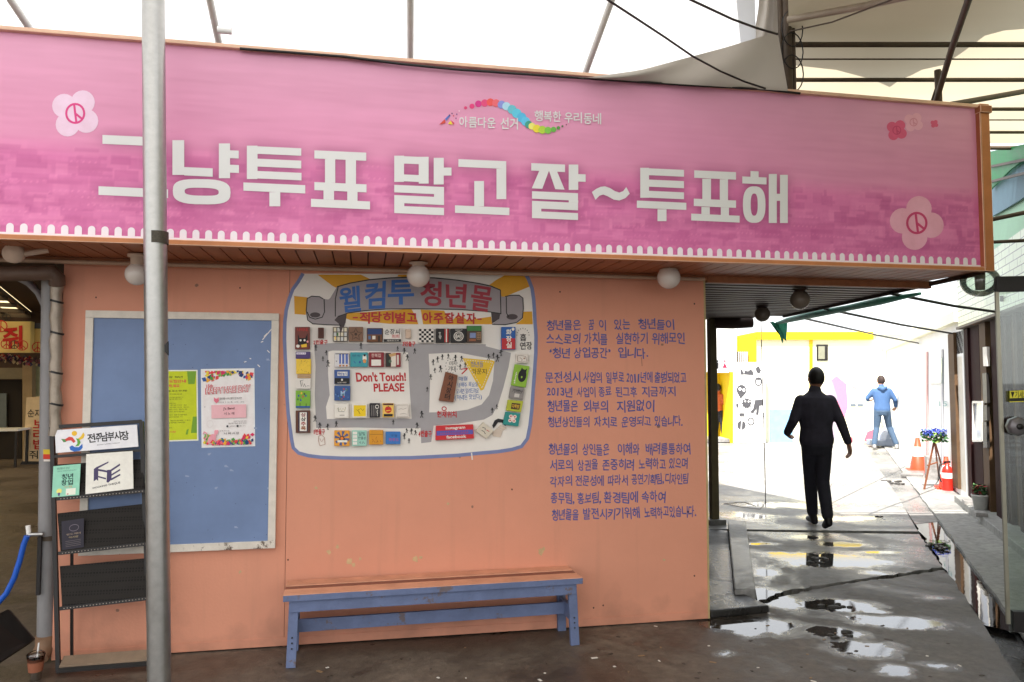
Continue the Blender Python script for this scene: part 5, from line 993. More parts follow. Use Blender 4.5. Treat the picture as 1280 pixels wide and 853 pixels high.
# ------------------------------------------------------------------ right hand shop front along the alley
SP = np.array([6.968, 2.557, 0])+PR*0.20
sp = lambda x, y, off=0.0: on_plane(x, y, SP-PR*off, PR)
pf = MB().prism([SP-PR*0.20+AL*1.9, SP-PR*0.20-AL*12, SP+PR*.1-AL*12, SP+PR*.1+AL*1.9], (0, 0, 0.10), M_pave).build("shop_step", bevel=0.012); tag(pf, kind='structure')
shop = empty("shop_building", SP, "mint green shop building with dark maroon posts on the right of the alley", "building")
M_mint = mat("mint_wall_paint", (150, 190, 160), 0.6, 0.08, 3, 0.15); M_tile = mat("cream_mint_tile", (190, 200, 170), 0.3, 0.1, 5)
N, L, b = nodes_of(M_tile); br = N.new("ShaderNodeTexBrick"); ge = N.new("ShaderNodeNewGeometry"); vr = N.new("ShaderNodeVectorRotate"); vr.inputs["Angle"].default_value = -math.atan2(AL[1], AL[0]); vr.rotation_type = 'Z_AXIS'; mp = N.new("ShaderNodeMapping"); mp.inputs["Rotation"].default_value = (math.pi/2, 0, 0)
L.new(ge.outputs["Position"], vr.inputs[0]); L.new(vr.outputs[0], mp.inputs[0]); L.new(mp.outputs[0], br.inputs["Vector"]); br.inputs["Scale"].default_value = 1.0; br.inputs["Brick Width"].default_value = 0.32; br.inputs["Row Height"].default_value = 0.085; br.inputs["Mortar Size"].default_value = 0.006
src = b.inputs["Base Color"].links[0].from_socket; L.new(src, br.inputs["Color1"]); L.new(src, br.inputs["Color2"]); br.inputs["Mortar"].default_value = (0.13, 0.13, 0.09, 1); L.new(br.outputs[0], b.inputs["Base Color"])
zb1 = 2.42; s0 = -7.5; s1 = 2.05
AB = lambda s_, off, z: SP+AL*s_-PR*off+np.array([0, 0, z])
MB().prism([AB(s0, 0.06, zb1), AB(s1, 0.06, zb1), AB(s1, -0.2, zb1), AB(s0, -0.2, zb1)], (0, 0, 0.72), M_tile).build("fascia", shop)
MB().prism([AB(s0, 0.03, 3.14), AB(s1, 0.03, 3.14), AB(s1, -3.0, 3.14), AB(s0, -3.0, 3.14)], (0, 0, 0.62), M_mint).build("upper_wall", shop)
MB().prism([AB(s0, 0.09, zb1-0.035), AB(s1, 0.09, zb1-0.035), AB(s1, -0.1, zb1-0.035), AB(s0, -0.1, zb1-0.035)], (0, 0, 0.033), M_stl).build("fascia_trim", shop)
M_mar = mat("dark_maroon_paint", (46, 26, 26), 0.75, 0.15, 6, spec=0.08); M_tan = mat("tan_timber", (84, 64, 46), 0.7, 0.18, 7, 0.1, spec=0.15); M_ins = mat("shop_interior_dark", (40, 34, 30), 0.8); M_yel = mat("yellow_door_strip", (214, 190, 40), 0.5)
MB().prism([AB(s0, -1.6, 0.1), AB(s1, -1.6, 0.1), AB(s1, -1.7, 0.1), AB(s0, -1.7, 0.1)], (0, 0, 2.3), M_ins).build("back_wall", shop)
def col(x0, x1, y, m, off, nm, zlo=0.1, zhi=zb1-0.04, dep=0.08):
    a, b = sp(x0, y, off), sp(x1, y, off); a[2] = b[2] = zlo; MB().prism([a, b, b+PR*dep, a+PR*dep], (0, 0, zhi-zlo), m).build(nm, shop)
col(1189, 1196, 560, M_tan, 0.04, "post"); col(1196.5, 1206, 560, mat("pale_door_frame", (214, 208, 196), 0.5), 0.0, "door_frame", .1, 2.02); col(1196.5, 1208, 560, M_ins, 0.0, "transom", 2.06)
col(1206, 1209, 560, M_ins, -0.02, "reveal"); col(1209, 1213.5, 560, M_mar, 0.03, "post"); col(1214, 1228, 560, M_mar, 0.0, "door_panel"); col(1228.5, 1236, 560, M_tan, 0.03, "post"); col(1236.5, 1242, 560, M_yel, -0.03, "strip", 1.1); col(1236.5, 1242, 560, M_white, -0.03, "strip", .1, 1.1); col(1243, 1256, 560, M_mar, 0.02, "post"); col(1257, 1290, 560, M_tan, -0.05, "panelling", 0.1)
col(1258, 1262, 560, M_mar, 0.0, "post"); col(1272, 1276, 560, M_mar, 0.0, "post")
for y0, y1 in ((434, 458), (467, 504), (507, 526), (528, 560)):
    a, b = sp(1229, y1, 0.06), sp(1234, y1, 0.06); h_ = sp(1229, y0, .06)[2]-a[2]; MB().prism([a, b, b+PR*.03, a+PR*.03], (0, 0, h_), M_black if y0 != 434 else M_white).build("hinge_plate", shop, 0.003)
q = [sp(1217, 503, .05), sp(1229, 503, .05), sp(1229, 551, .05), sp(1217, 551, .05)]; sg = MB(); 
for i in range(4): sg.bar(q[i], q[(i+1) % 4], .03, .03, M_white, PR)
wf0 = sg.build("window_frame", shop); MB().add([p+PR*.01 for p in q], [(0, 1, 2, 3)], mat("pale_glass_sheet", (170, 176, 190), 0.15)).build("window_pane", wf0)
MB().tube([AB(-1.6, .07, 2.52), AB(-1.6, .07, 2.60)], .03, M_black, 8).build("hook", shop); MB().tube([AB(-.6, .07, 2.52), AB(-.6, .07, 2.58)], .02, M_black, 8).build("hook", shop)
# corrugated green sheet, blue scalloped fringe above the shop
cg = MB(); 
M_gs = mat("green_sheet", (10, 128, 62), 0.5, k=0.8)
cg.prism([sp(1236, 190, .14), sp(1310, 174, .14), sp(1310, 186, .12), sp(1275, 203, .12), sp(1262, 213, .12), sp(1237, 238, .12)], PR*.02, M_gs)
for y0, y1 in ((209, 196), (228, 212)): cg.bar(sp(1236, y0, .15), sp(1300, y1, .15), .025, .03, M_stl, PR)
tag(cg.build("green_roof_sheet"), "bright green roof sheet above the mint shop wall", "roof sheet")
fg = MB(); pts_t = [(1238, 236), (1250, 226), (1262, 213), (1275, 203), (1290, 192)]; pts_b = [(1238, 272), (1262, 258), (1275, 250), (1290, 240)]
fg.prism([sp(x, y, .07) for x, y in pts_t+pts_b[::-1]], PR*0.02, mat("slate_blue_cloth", (98, 126, 140), 0.7)); tag(fg.build("blue_fringe"), "slate blue awning fringe with ragged edge on the mint wall", "awning fringe")
rr = MB(); rr.tube([on_y(1238, 275, .9), sp(1300, 262, .1)], .02, M_stl, 8); rr.tube([on_y(1238, 303, .9), sp(1300, 300, .1)], .016, M_stl, 8); tag(rr.build("wall_rods"), "two dark rods bracing from the banner end to the mint wall", "rod")
# awning rods from the canopy to the shop fascia, rolled green tarpaulin on the canopy edge
for i, (a, b, lb) in enumerate((((1113, 367), (1252, 391), "dark steel rod crossing the alley, nearest the clear lamp"), ((1031, 386), (1190, 417), "dark steel rod crossing the alley, between the other two"), ((1000, 397), (1152, 430), "dark steel rod crossing the alley, farthest into the light"))):
    pa = on_z(*a, 2.38); pb_ = sp(b[0], b[1], .06) if i < 2 else on_z(*b, 2.42); tag(MB().tube([pa, (pa+pb_)/2+np.array([0, 0, -.015]), pb_], 0.014, M_black, 8).build("rod"), lb, "rod", "rods across the alley")
M_gt = mat("green_tarpaulin", (62, 158, 132), 0.5, 0.25, 14, 0.4); gt = MB(); gp = [on_z(x, y, 2.40)-np.array([0, 0, .04]) for x, y in ((1150, 361), (1100, 371), (1060, 380), (1020, 388), (985, 396), (972, 400))]
gt.tube(gp, [.012, .034, .03, .036, .03, .018], M_gt, 10); e = gp[-1]; gt.add([e, e+RT*.12+np.array([0, 0, .02]), e+RT*.1+np.array([0, 0, -.22]), e+RT*.02+np.array([0, .04, -.12]), e-RT*.1+np.array([0, 0, .02])], [(0, 1, 2, 3), (0, 3, 4)], M_gt)
for k_ in range(4): gt.tube([e+RT*(.1-.05*k_)+np.array([0, .01*k_, .02]), e+RT*(.08-.02*k_)+np.array([0, .015, -.1]), e+RT*.06+np.array([0, .01, -.24])], [.014, .01, .004], M_gt, 6)
tag(gt.build("rolled_green_tarpaulin"), "rolled green tarpaulin along the canopy's alley edge with a dangling end", "tarpaulin")
# glass door standing open at the right edge
gd0 = g(1262, 800); gdir = np.array([0.93, -0.36, 0]); gdir /= np.linalg.norm(gdir); gn_ = np.array([-gdir[1], gdir[0], 0])
gd = empty("glass_door", gd0, "frameless glass door standing open at the right edge with a yellow sticker", "door")
G_ = lambda u, z, n_=0: gd0+gdir*u+gn_*n_+np.array([0, 0, z]); zt_ = on_plane(1258, 346, gd0, gn_)[2]
MB().box(G_(.45, zt_/2), (.9, .012, zt_-.1), glass("door_glass", (0.86, 0.92, 0.88), 0.25, 0.02), gdir, gn_).build("pane", gd)
MB().box(G_(.45, zt_-.05), (.92, .05, .10), M_black, gdir, gn_).build("top_rail", gd, .004); MB().box(G_(.47, .12), (.9, .05, .13), M_black, gdir, gn_).build("bottom_rail", gd, .004)
MB().box(G_(-.005, zt_/2), (.022, .018, zt_-.2), mat("door_edge_steel", (150, 146, 130), 0.3, metal=0.6), gdir, gn_).build("edge_profile", gd)
gp_ = lambda x, y: on_plane(x, y, gd0-gn_*0.03, gn_)
lk = gp_(1270, 533); MB().lathe(lk+gn_*.0, [(0, .05), (.05, .05), (.062, .03), (.062, -.01), (0, -.01)], mat("grey_lock", (110, 106, 108), 0.35, metal=0.4), 8, -gn_).build("lock", gd); lko = gd.children[-1]; MB().lathe(lk-gn_*.05, [(0, .012), (.018, .012), (.02, 0)], M_black, 12, -gn_).build("keyhole", [c_ for c_ in gd.children if c_.name.startswith("lock")][0])
st = Art(lambda x, y, l: gp_(x, y)-gn_*l, .001); st.poly([(1262, 489), (1300, 487), (1300, 502), (1262, 503)], (206, 196, 60)); st.layer(); st.poly([(1262, 498), (1300, 497), (1300, 501), (1262, 502)], (40, 40, 30)); st.word("▼기세요", 1263, 489, 1284, 498, (40, 36, 20), 0.01); st.build("sticker", gd)
# ------------------------------------------------------------------ things on the pavement
M_orng = mat("cone_red_orange", (226, 62, 34), 0.45, 0.08, 10); M_wht = mat("reflective_white", (226, 224, 220), 0.4)
def cone(c, h, label):
    o = empty("traffic_cone", c, label, "traffic cone"); MB().box(c+np.array([0, 0, .02*h/.5]), (h*.62, h*.62, .04*h/.5), M_orng, AL, PR).build("base", o, .006)
    r0, r1 = h*.23, h*.055; f_ = lambda t: r0+(r1-r0)*t
    MB().lathe(c+np.array([0, 0, .04*h/.5]), [(f_(0), 0), (f_(1), h*.92), (0, h*.93)], M_orng, 20).build("body", o); bo_ = [c_ for c_ in o.children if c_.name.startswith("body")][0]; MB().lathe(c+np.array([0, 0, .04*h/.5]), [(f_(.42)+.003, h*.42*.92), (f_(.72)+.003, h*.72*.92)], M_wht, 20).build("white_band", bo_)
cone(g(1148, 590), 0.62, "small red cone with a white band standing far out in the sunlight")
ex = g(1185, 613); cone(ex+AL*.1, 0.5, "red cone with a white band behind the fire extinguisher")
fe = empty("fire_extinguisher", ex, "red fire extinguisher with a black hose beside the wooden easel", "fire extinguisher"); ex2 = ex-AL*.12-PR*.02
MB().lathe(ex2, [(0, 0), (.07, .0), (.078, .02), (.078, .3), (.06, .36), (.025, .39), (.025, .42), (0, .42)], mat("extinguisher_red", (200, 40, 30), 0.3), 20).build("cylinder", fe); MB().lathe(ex2, [(.0795, .2), (.0795, .28)], M_wht, 20).build("label_band", fe)
MB().box(ex2+np.array([0, 0, .44]), (.1, .025, .03), M_black).build("handle", fe); MB().tube([ex2+RT*-.03+np.array([0, 0, .42]), ex2+RT*-.11+np.array([0, 0, .40]), ex2+RT*-.13+np.array([0, 0, .28]), ex2+RT*-.1+np.array([0, 0, .14])], .012, M_black, 8).build("hose", fe)
ez = empty("flower_easel", g(1158, 613), "folding wooden easel carrying blue flowers on the pavement", "easel"); tpz = on_plane(1168, 549, g(1165, 613), FH)
M_ebr = mat("easel_brown_wood", (110, 66, 44), 0.6)
for fx, fy in ((1155, 613), (1183, 604), (1174, 600)): MB().bar(g(fx, fy), tpz+np.array([0, 0, -.01]), .022, .022, M_ebr).build("leg", ez)
MB().bar(on_plane(1159, 582, g(1165, 613), FH), on_plane(1172, 578, g(1165, 613), FH), .018, .018, M_ebr).build("crossbar", ez)
fw = MB(); ct = tpz+np.array([0, 0, .05]); r = random.Random(21); fl_m = [cm((70, 96, 196)), cm((110, 130, 216)), cm((60, 70, 150))]; lf_m = [cm((60, 110, 50)), cm((40, 80, 40)), cm((110, 140, 60))]
def tuft(mb, c, rx, rz, n, mats, s_, rr_):
    for _ in range(n):
        t, p = rr_.uniform(0, 6.28), rr_.uniform(-1, 1); q_ = c+RT*rx*math.cos(t)*rr_.uniform(.2, 1)+FH*rx*.6*math.sin(t)*rr_.uniform(.2, 1)+np.array([0, 0, rz*p]); a, b = rr_.uniform(0, 6.28), rr_.uniform(-1, 1)
        u = np.array([math.cos(a), math.sin(a), b])*s_; v = np.array([-math.sin(a), math.cos(a), rr_.uniform(-1, 1)])*s_*.6; mb.add([q_-u, q_+v, q_+u, q_-v], [(0, 1, 2, 3)], rr_.choice(mats))
tuft(fw, ct+np.array([0, 0, .05]), .2, .05, 160, fl_m, .028, r); tuft(fw, ct-np.array([0, 0, .02]), .2, .07, 140, lf_m, .035, r); o = fw.build("blue_flowers"); tag(o, "bunch of blue flowers with green leaves on top of the wooden easel", "flowers")
bxo = empty("drain_block", g(1170, 608), "grey block behind the wooden easel", "box"); MB().box(g(1170, 600)+np.array([0, 0, .2]), (.32, .3, .4), M_kerb, AL, PR).build("block", bxo, .01)
pl_ = empty("plant_pot", g(1226, 638, .1), "pale plant pot with a small green plant by the shop posts", "plant pot"); pc = on_z(1226, 637, .1)
MB().lathe(pc, [(0, 0), (.07, 0), (.095, .16), (.1, .16), (.1, .18), (.08, .18), (.075, .15), (0, .15)], mat("pale_pot", (200, 200, 196), 0.5), 18).build("pot", pl_); fw = MB(); tuft(fw, pc+np.array([0, 0, .22]), .1, .08, 110, [cm((70, 110, 60)), cm((40, 76, 40)), cm((150, 60, 60))], .03, r); fw.build("leaves", pl_)
MB().box(pc+AL*-.02-PR*.1+np.array([0, 0, -.06]), (.3, .12, .06), M_kerb, AL, PR)
for x_, y_ in ((1213, 630), (1228, 645)): tag(MB().box(on_z(x_, y_, .1)-PR*.02+np.array([0, 0, .02]), (.18, .12, .05), M_kerb, AL, PR).build("brick", None, .006), "grey brick on the step left of the plant pot" if x_ < 1220 else "grey brick on the step in front of the plant pot", "brick")
cov = MB().prism([g(1126, 596), g(1154, 597), g(1156, 590), g(1134, 588)], (0, 0, .04), M_kerb).build("gutter_slab"); tag(cov, "thin concrete slab lying beside the far red cone", "slab")
# ------------------------------------------------------------------ far side of the plaza
FP = g(1000, 553); fp = lambda x, y, off=0.0: on_plane(x, y, FP-FH*off, FH)
def fbox(mb, x0, y0, x1, y1, m, off=0.0, dep=0.3): mb.prism([fp(x0, y0, off), fp(x1, y0, off), fp(x1, y1, off), fp(x0, y1, off)], FH*dep, m); return mb
M_cw = mat("cream_wall_paint", (228, 222, 196), 0.7, 0.05, 1); M_yw = mat("yellow_wall_paint", (232, 196, 10), 0.6, 0.06, 2, k=1.0); M_ww = mat("white_wall_paint", (228, 226, 222), 0.6, 0.04, 2)
yb = empty("yellow_building", fp(1020, 553), "cream building with yellow upper bands across the far plaza", "building")
fbox(MB(), 936, 425, 1101, 556, M_cw, 0, 4).build("wall", yb); fbox(MB(), 946, 415, 1092, 424.6, M_yw, .12, 4.2).build("parapet", yb)
fbox(MB(), 920, 422, 945.5, 470, M_yw, .1, 3).build("upper_panel", yb); fw_ = MB(); fbox(fw_, 1021, 431, 1035, 451, M_black, .03, .05); fwo = fw_.build("window_frame", yb); fbox(MB(), 1023, 433, 1031, 449, mat("dim_pane", (120, 120, 104), 0.2), .05, .03).build("window_pane", fwo)
fbox(MB(), 1012, 420, 1016, 553, M_yw, .03, .1).build("yellow_strip", yb); fbox(MB(), 963, 512, 991, 555, mat("pale_blue_panel", (120, 160, 196), 0.5), .06, .2).build("blue_panel", yb)
a = Art(lambda x, y, l: fp(x, y, .01+l), .004, .004); PK, LV, GY = (188, 112, 142), (150, 136, 154), (90, 100, 112)
a.poly([(1038, 476), (1046, 470), (1058, 480), (1060, 508), (1055, 525), (1048, 512), (1044, 490)], PK); a.poly([(1033, 482), (1040, 476), (1046, 495), (1048, 515), (1052, 530), (1044, 548), (1036, 550), (1036, 520)], LV); a.poly([(1057, 545), (1066, 547), (1066, 553), (1055, 553)], (170, 70, 90)); a.poly([(1084, 540), (1092, 537), (1090, 553), (1080, 551)], (170, 90, 110)); a.poly([(1062, 476), (1068, 471), (1075, 475), (1071, 486), (1065, 484)], LV); a.rect(1063, 505, 1070, 508, GY); a.rect(1072, 505, 1079, 508, GY); a.build("mural_figure", yb)
wc = empty("restroom_block", fp(905, 553), "white and yellow restroom block behind the woman in orange", "building")
fbox(MB(), 880, 396, 921, 465, M_ww, .3, 3).build("upper_wall", wc); fbox(MB(), 880, 465, 921, 556, M_yw, -.8, 3).build("alcove_wall", wc); fbox(MB(), 913.1, 465, 921, 556, M_yw, .3, 1.1).build("pilaster", wc); fbox(MB(), 880, 549, 912, 553, M_kerb, .3, 1.1).build("step", wc)
wf = MB(); fbox(wf, 922, 440, 935, 454, M_ww, .14, .1); wf.build("vent_frame", wc); wf = MB(); [wf.bar(fp(922+i*2.6, 440, .16), fp(922+i*2.6, 454, .16), .03, .02, M_stl) for i in range(6)]; wf.build("vent_grille", wc)
sg = empty("restroom_sign", fp(901, 466, .34), "white restroom sign with black and red figures", "sign"); fbox(MB(), 893, 447, 911, 466, M_wht, .36, .05).build("panel", sg)
a = Art(lambda x, y, l: fp(x, y, .365+l), .003, .003); a.oval(897, 451.5, 1.4, 1.4, (20, 20, 24), 10); a.rect(895.6, 453.4, 898.4, 461, (20, 20, 24)); a.oval(906, 451.5, 1.3, 1.3, (180, 30, 60), 10); a.poly([(906, 453), (909, 460), (903, 460)], (180, 30, 60)); a.line([(894, 464), (910, 463.5)], .8, (90, 90, 100)); a.build("pictograms", sg)
dp = empty("painted_panel", fp(937, 553, .4), "white panel painted with grey doodles beside the yellow alcove", "panel"); fbox(MB(), 918, 453, 957, 554, M_ww, .45, .12).build("board", dp)
a = Art(lambda x, y, l: fp(x, y, .452+l), .004, .004); D_ = (64, 64, 68); OX = lambda *v: [(880+x*.2344, 360+y*.2344) for x, y in v]
a.poly(OX((192, 425), (205, 440), (215, 462), (196, 464)), D_); a.poly(OX((212, 462), (218, 440), (235, 445), (250, 432), (262, 448), (264, 466)), D_); a.poly(OX((275, 430), (290, 415), (305, 440), (295, 460), (280, 450)), D_); a.ring(*OX((290, 500))[0], 4.6, 5.6, 1.6, D_, 16); a.oval(*OX((290, 485))[0], 4, 1.6, D_, 12)
a.oval(*OX((200, 545))[0], 6.2, 6.6, D_, 18); a.poly(OX((178, 560), (225, 560), (195, 592)), D_); a.layer(); a.oval(*OX((192, 540))[0], 1.7, 1.9, M_ww, 10); a.oval(*OX((212, 545))[0], 1.8, 2.0, M_ww, 10); a.layer()
for i in range(10): t = i*.628; c_ = OX((228, 615))[0]; a.poly([(c_[0]+4.6*math.cos(t-.35), c_[1]+5*math.sin(t-.35)), (c_[0]+6.8*math.cos(t), c_[1]+7.4*math.sin(t)), (c_[0]+4.6*math.cos(t+.35), c_[1]+5*math.sin(t+.35))], D_)
a.oval(*OX((228, 615))[0], 5, 5.4, D_, 16); a.layer(); a.oval(*OX((220, 605))[0], 1, 1.2, M_ww, 8); a.oval(*OX((238, 606))[0], 1, 1.2, M_ww, 8); a.poly(OX((272, 598), (315, 595), (312, 625), (296, 628), (290, 678), (276, 676), (282, 640), (262, 668), (244, 664), (262, 645)), D_); a.rect(*OX((188, 668))[0], *OX((215, 684))[0], D_); a.ring(*OX((250, 712))[0], 4.4, 5, 1.3, D_, 16); a.oval(*OX((200, 732))[0], 5.4, 5.6, D_, 16); a.layer(); a.line(OX((202, 708), (198, 756)), 1, M_ww); a.poly(OX((170, 620), (185, 615), (180, 640), (172, 636)), D_); a.ring(*OX((316, 678))[0], 2.4, 2.6, .8, D_, 5)
for x_, y_ in ((190, 490), (202, 480), (246, 526), (250, 570), (262, 575), (170, 470), (168, 500), (300, 545)): a.oval(*OX((x_, y_))[0], .7, .8, D_, 7)
a.build("doodles", dp)
# pale sunlit buildings that close the plaza on the right, beyond the shop
eb = empty("pale_house", AB(6, 0, 0), "pale white house with a teal pane beyond the shop posts", "building")
MB().prism([AB(2.1, .0, 0), AB(13.5, 0, 0), AB(13.5, -3, 0), AB(2.1, -3, 0)], (0, 0, 2.5), M_ww).build("wall", eb); MB().prism([AB(2.1, .1, 2.5), AB(13.5, .1, 2.5), AB(13.5, -3, 2.5), AB(2.1, -3, 2.5)], (0, 0, .16), M_cw).build("eave", eb)
q = [sp(1162, 452, .02), sp(1178, 447, .02), sp(1178, 480, .02), sp(1162, 480, .02)]; MB().prism(q, PR*.015, mat("teal_pane", (140, 180, 180), 0.2)).build("pane", eb); MB().prism([sp(1157, 440, .02), sp(1159, 440, .02), sp(1159, 600, .02), sp(1157, 600, .02)], PR*.015, mat("pinkish_pipe", (196, 150, 150), 0.5)).build("pipe", eb); MB().prism([sp(1176, 437, .02), sp(1178, 437, .02), sp(1178, 612, .02), sp(1176, 612, .02)], PR*.015, mat("grey_mullion", (170, 172, 178), 0.5)).build("mullion", eb)
a = Art(lambda x, y, l: sp(x, y, .02+l), .002); a.text("15", [(1174, 502), (1184, 502), (1184, 508), (1174, 508)], (110, 150, 150)); a.build("house_number", eb)
fb = empty("far_house", fp(1130, 553, -3), "white house closing the far end of the plaza behind the man in blue", "building"); fbox(MB(), 1095, 418, 1215, 556, M_ww, -1.5, 4).build("wall", fb); fbox(MB(), 1090, 410, 1220, 418, M_cw, -1.3, 4.4).build("roof", fb)
a = Art(lambda x, y, l: fp(x, y, -1.49+l), .01); a.poly([(1089, 435), (1094, 432), (1096, 438), (1091, 444)], (110, 100, 90)); a.line([(1093, 448), (1101, 438)], .8, (130, 120, 110)); a.line([(1096, 446), (1104, 434)], .8, (130, 120, 110)); a.build("wall_marks", fb)
# floor sweeper and broom
sw = empty("floor_sweeper", g(1120, 559), "low grey floor machine with a sloped housing behind the man in blue", "sweeper"); S0 = g(1121, 559); M_sg = mat("slate_grey_plastic", (128, 138, 156), 0.5)
sx = lambda x, y: on_plane(x, y, S0, FH); MB().prism([sx(1094, 558), sx(1094, 551), sx(1147, 550), sx(1147, 558)], FH*.5, M_sg).build("deck", sw, .02); MB().prism([sx(1107, 551), sx(1110, 540), sx(1118, 531), sx(1124, 535), sx(1129, 551)], FH*.4, M_sg).build("housing", sw, .02); MB().prism([sx(1112, 549), sx(1114, 541), sx(1120, 537), sx(1124, 549)], FH*-.01, mat("sweeper_vent", (176, 184, 196), 0.5)).build("vent", sw); MB().bar(sx(1128, 550), sx(1118, 508), .03, .03, mat("pale_handle", (190, 180, 170), 0.5)).build("handle", sw)
bm2 = MB().prism([sx(1140, 549), sx(1160, 548), sx(1160, 553), sx(1140, 553)], FH*.1, cm((214, 120, 110))).build("pink_kerb"); tag(bm2, "low pink kerb at the foot of the white far house", "kerb")
# hose dangling by the doodle panel and coiled on the floor
hs = MB(); hp = [on_plane(951, 392, g(955, 640), FH), on_plane(953, 480, g(955, 640), FH), on_plane(956, 580, g(955, 640), FH), g(957, 628), g(950, 637), g(925, 634), g(905, 630), g(930, 628), g(945, 633)]
hs.tube(hp, .006, M_stl, 8); tag(hs.build("dangling_hose"), "thin dark hose hanging from the canopy and trailing on the bright floor", "hose")
for (x_, y_, w_) in ((1025, 607, 26), (1140, 583, 22)):
    o = MB().prism([g(x_-w_/2, y_+2), g(x_+w_/2, y_+2), g(x_+w_/2+2, y_-2), g(x_-w_/2, y_-2)], (0, 0, .015), M_kerb).build("drain_cover"); tag(o, "drain cover in the floor beside the walking man" if x_ < 1100 else "drain cover in the floor near the far red cone", "drain cover")

# ------------------------------------------------------------------ left: covered market behind the drainpipes
mk = empty("market_hall", (-6, 9, 0), "dim covered market hall seen past the drainpipes", "market hall")
HW = 13.0; hy = lambda x, y, Y=HW: on_y(x, y, Y)
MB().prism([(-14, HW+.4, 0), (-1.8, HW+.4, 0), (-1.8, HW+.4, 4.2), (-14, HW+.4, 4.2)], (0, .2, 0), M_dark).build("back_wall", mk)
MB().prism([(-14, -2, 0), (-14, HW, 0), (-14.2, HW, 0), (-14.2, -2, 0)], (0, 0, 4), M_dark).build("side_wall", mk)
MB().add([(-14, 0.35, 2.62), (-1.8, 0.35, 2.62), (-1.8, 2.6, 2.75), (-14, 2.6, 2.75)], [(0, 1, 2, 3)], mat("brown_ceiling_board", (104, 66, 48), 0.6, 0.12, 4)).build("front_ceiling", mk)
M_rib = cloth_sheet("yellowed_roof_sheet", (0.3, 0.25, 0.16), (0.38, 0.31, 0.18), 3)
ra, rb_ = on_z(-10, 350, 3.2), on_z(58, 405, 3.2); rd2 = (rb_-ra)/np.linalg.norm(rb_-ra); rp2 = np.array([-rd2[1], rd2[0], 0])
if rp2[0] > 0: rp2 = -rp2
MB().add([ra-rd2*3, rb_, rb_+rp2*7, ra-rd2*3+rp2*7], [(0, 1, 2, 3)], M_rib).build("roof_sheet", mk); MB().add([ra-rd2*3, rb_, (-1.8, 13.4, 3.3), (-1.8, 2.6, 3.3)], [(0, 1, 2, 3)], M_dark).build('added_side_roof', mk); rbm = MB()  # dark side sheet is added to shut open sky light out of the hall
for i in range(16): rbm.bar(ra-rd2*3+rp2*(.05+i*.45)-np.array([0, 0, .04]), rb_+rp2*(.05+i*.45)-np.array([0, 0, .04]), .1, .06, M_stl)
for i in range(10): p_ = ra-rd2*2+rd2*(i*1.3)-np.array([0, 0, .1]); rbm.bar(p_, p_+rp2*7, .05, .08, M_stl)
rbm.build("roof_ribs", mk)
M_csg = mat("cream_sign_board", (214, 190, 120), 0.5, 0.06, 3)
def hbox(x0, y0, x1, y1, m, Y, dep, nm, par): return MB().prism([on_y(x0, y0, Y), on_y(x1, y0, Y), on_y(x1, y1, Y), on_y(x0, y1, Y)], (0, dep, 0), m).build(nm, par)
s1_ = empty("shop_sign", hy(18, 442, 12), "cream shop sign board with one large red letter in the market hall", "sign"); hbox(-60, 402, 38, 441, M_csg, 12, .2, "board", s1_)
a = Art(lambda x, y, l: on_y(x, y, 12-l), .01, .004); a.text("줘", [(3, 409), (28, 407), (28, 436), (3, 438)], (190, 34, 28), .03); a.build("lettering", s1_)
s2_ = empty("plain_sign", hy(48, 441, 12.2), "smaller blank cream board beside the shop sign", "sign"); hbox(38.5, 411, 60, 441, M_csg, 12.2, .2, "board", s2_); hbox(38, 404, 60, 410.5, mat("grey_blue_beam", (70, 74, 86), 0.5), 12.2, .2, "beam", s2_)
stl_ = empty("food_stall", hy(20, 580, 12.6), "food stall with a beige post and bright window under the cream signs", "stall")
hbox(28, 452, 40, 580, mat("beige_post", (150, 128, 96), 0.6), 12.9, .2, "post", stl_); hbox(-40, 460, 28, 474, mat("stall_counter_band", (120, 110, 90), 0.6), 13.0, .1, "lintel", stl_); hbox(41, 456, 62, 580, mat("lit_window_glass", (150, 156, 128), 0.2), 13.1, .1, "window", stl_); hbox(-40, 475, 27, 580, M_ins, 13.2, .1, "opening", stl_); hbox(-20, 492, 8, 540, mat("dim_window", (92, 100, 100), 0.3), 13.1, .05, "side_window", stl_)
a = Art(lambda x, y, l: on_y(x, y, 13.09-l), .01, .004); a.word("냉", 50, 482, 58, 495, (90, 30, 40)); a.word("면", 50, 497, 58, 510, (150, 30, 40)); a.word("류", 50, 512, 58, 524, (150, 30, 40)); a.build("lettering", stl_)
bt_ = MB(); r = random.Random(5); bc = [cm((170, 40, 44)), cm((60, 44, 60)), cm((150, 90, 110)), cm((200, 180, 140)), cm((60, 60, 90))]
for i in range(150): 
    x_ = r.uniform(-5, 58); y_ = 446+r.uniform(-3, 6)+x_*.12; s_ = r.uniform(1.2, 3); bt_.add([on_y(x_-s_, y_, 11.9), on_y(x_, y_-s_, 11.85), on_y(x_+s_, y_, 11.9), on_y(x_, y_+s_, 11.95)], [(0, 1, 2, 3)], r.choice(bc))
tag(bt_.build("bunting"), "string of small red and dark cloth scraps under the cream signs", "bunting")
def peace(x, y, rpx, colr, lb):
    Y_ = 11.8; c_ = on_y(x, y, Y_); R_ = rpx*((c_-CAM)@FW)/F; mb = MB(); m_ = cm(colr)
    P_ = lambda t, k_=1: c_+np.array([R_*k_*math.sin(t), 0, R_*k_*math.cos(t)])
    mb.tube([P_(t) for t in np.linspace(0, 6.283, 21)[:-1]], R_*.09, m_, 6, closed=True)
    mb.tube([P_(0), P_(math.pi)], R_*.09, m_, 6); mb.tube([c_, P_(2.35)], R_*.09, m_, 6); mb.tube([c_, P_(-2.35)], R_*.09, m_, 6); tag(mb.build("peace_ornament"), lb, "ornament", "peace ring ornaments under the signs")
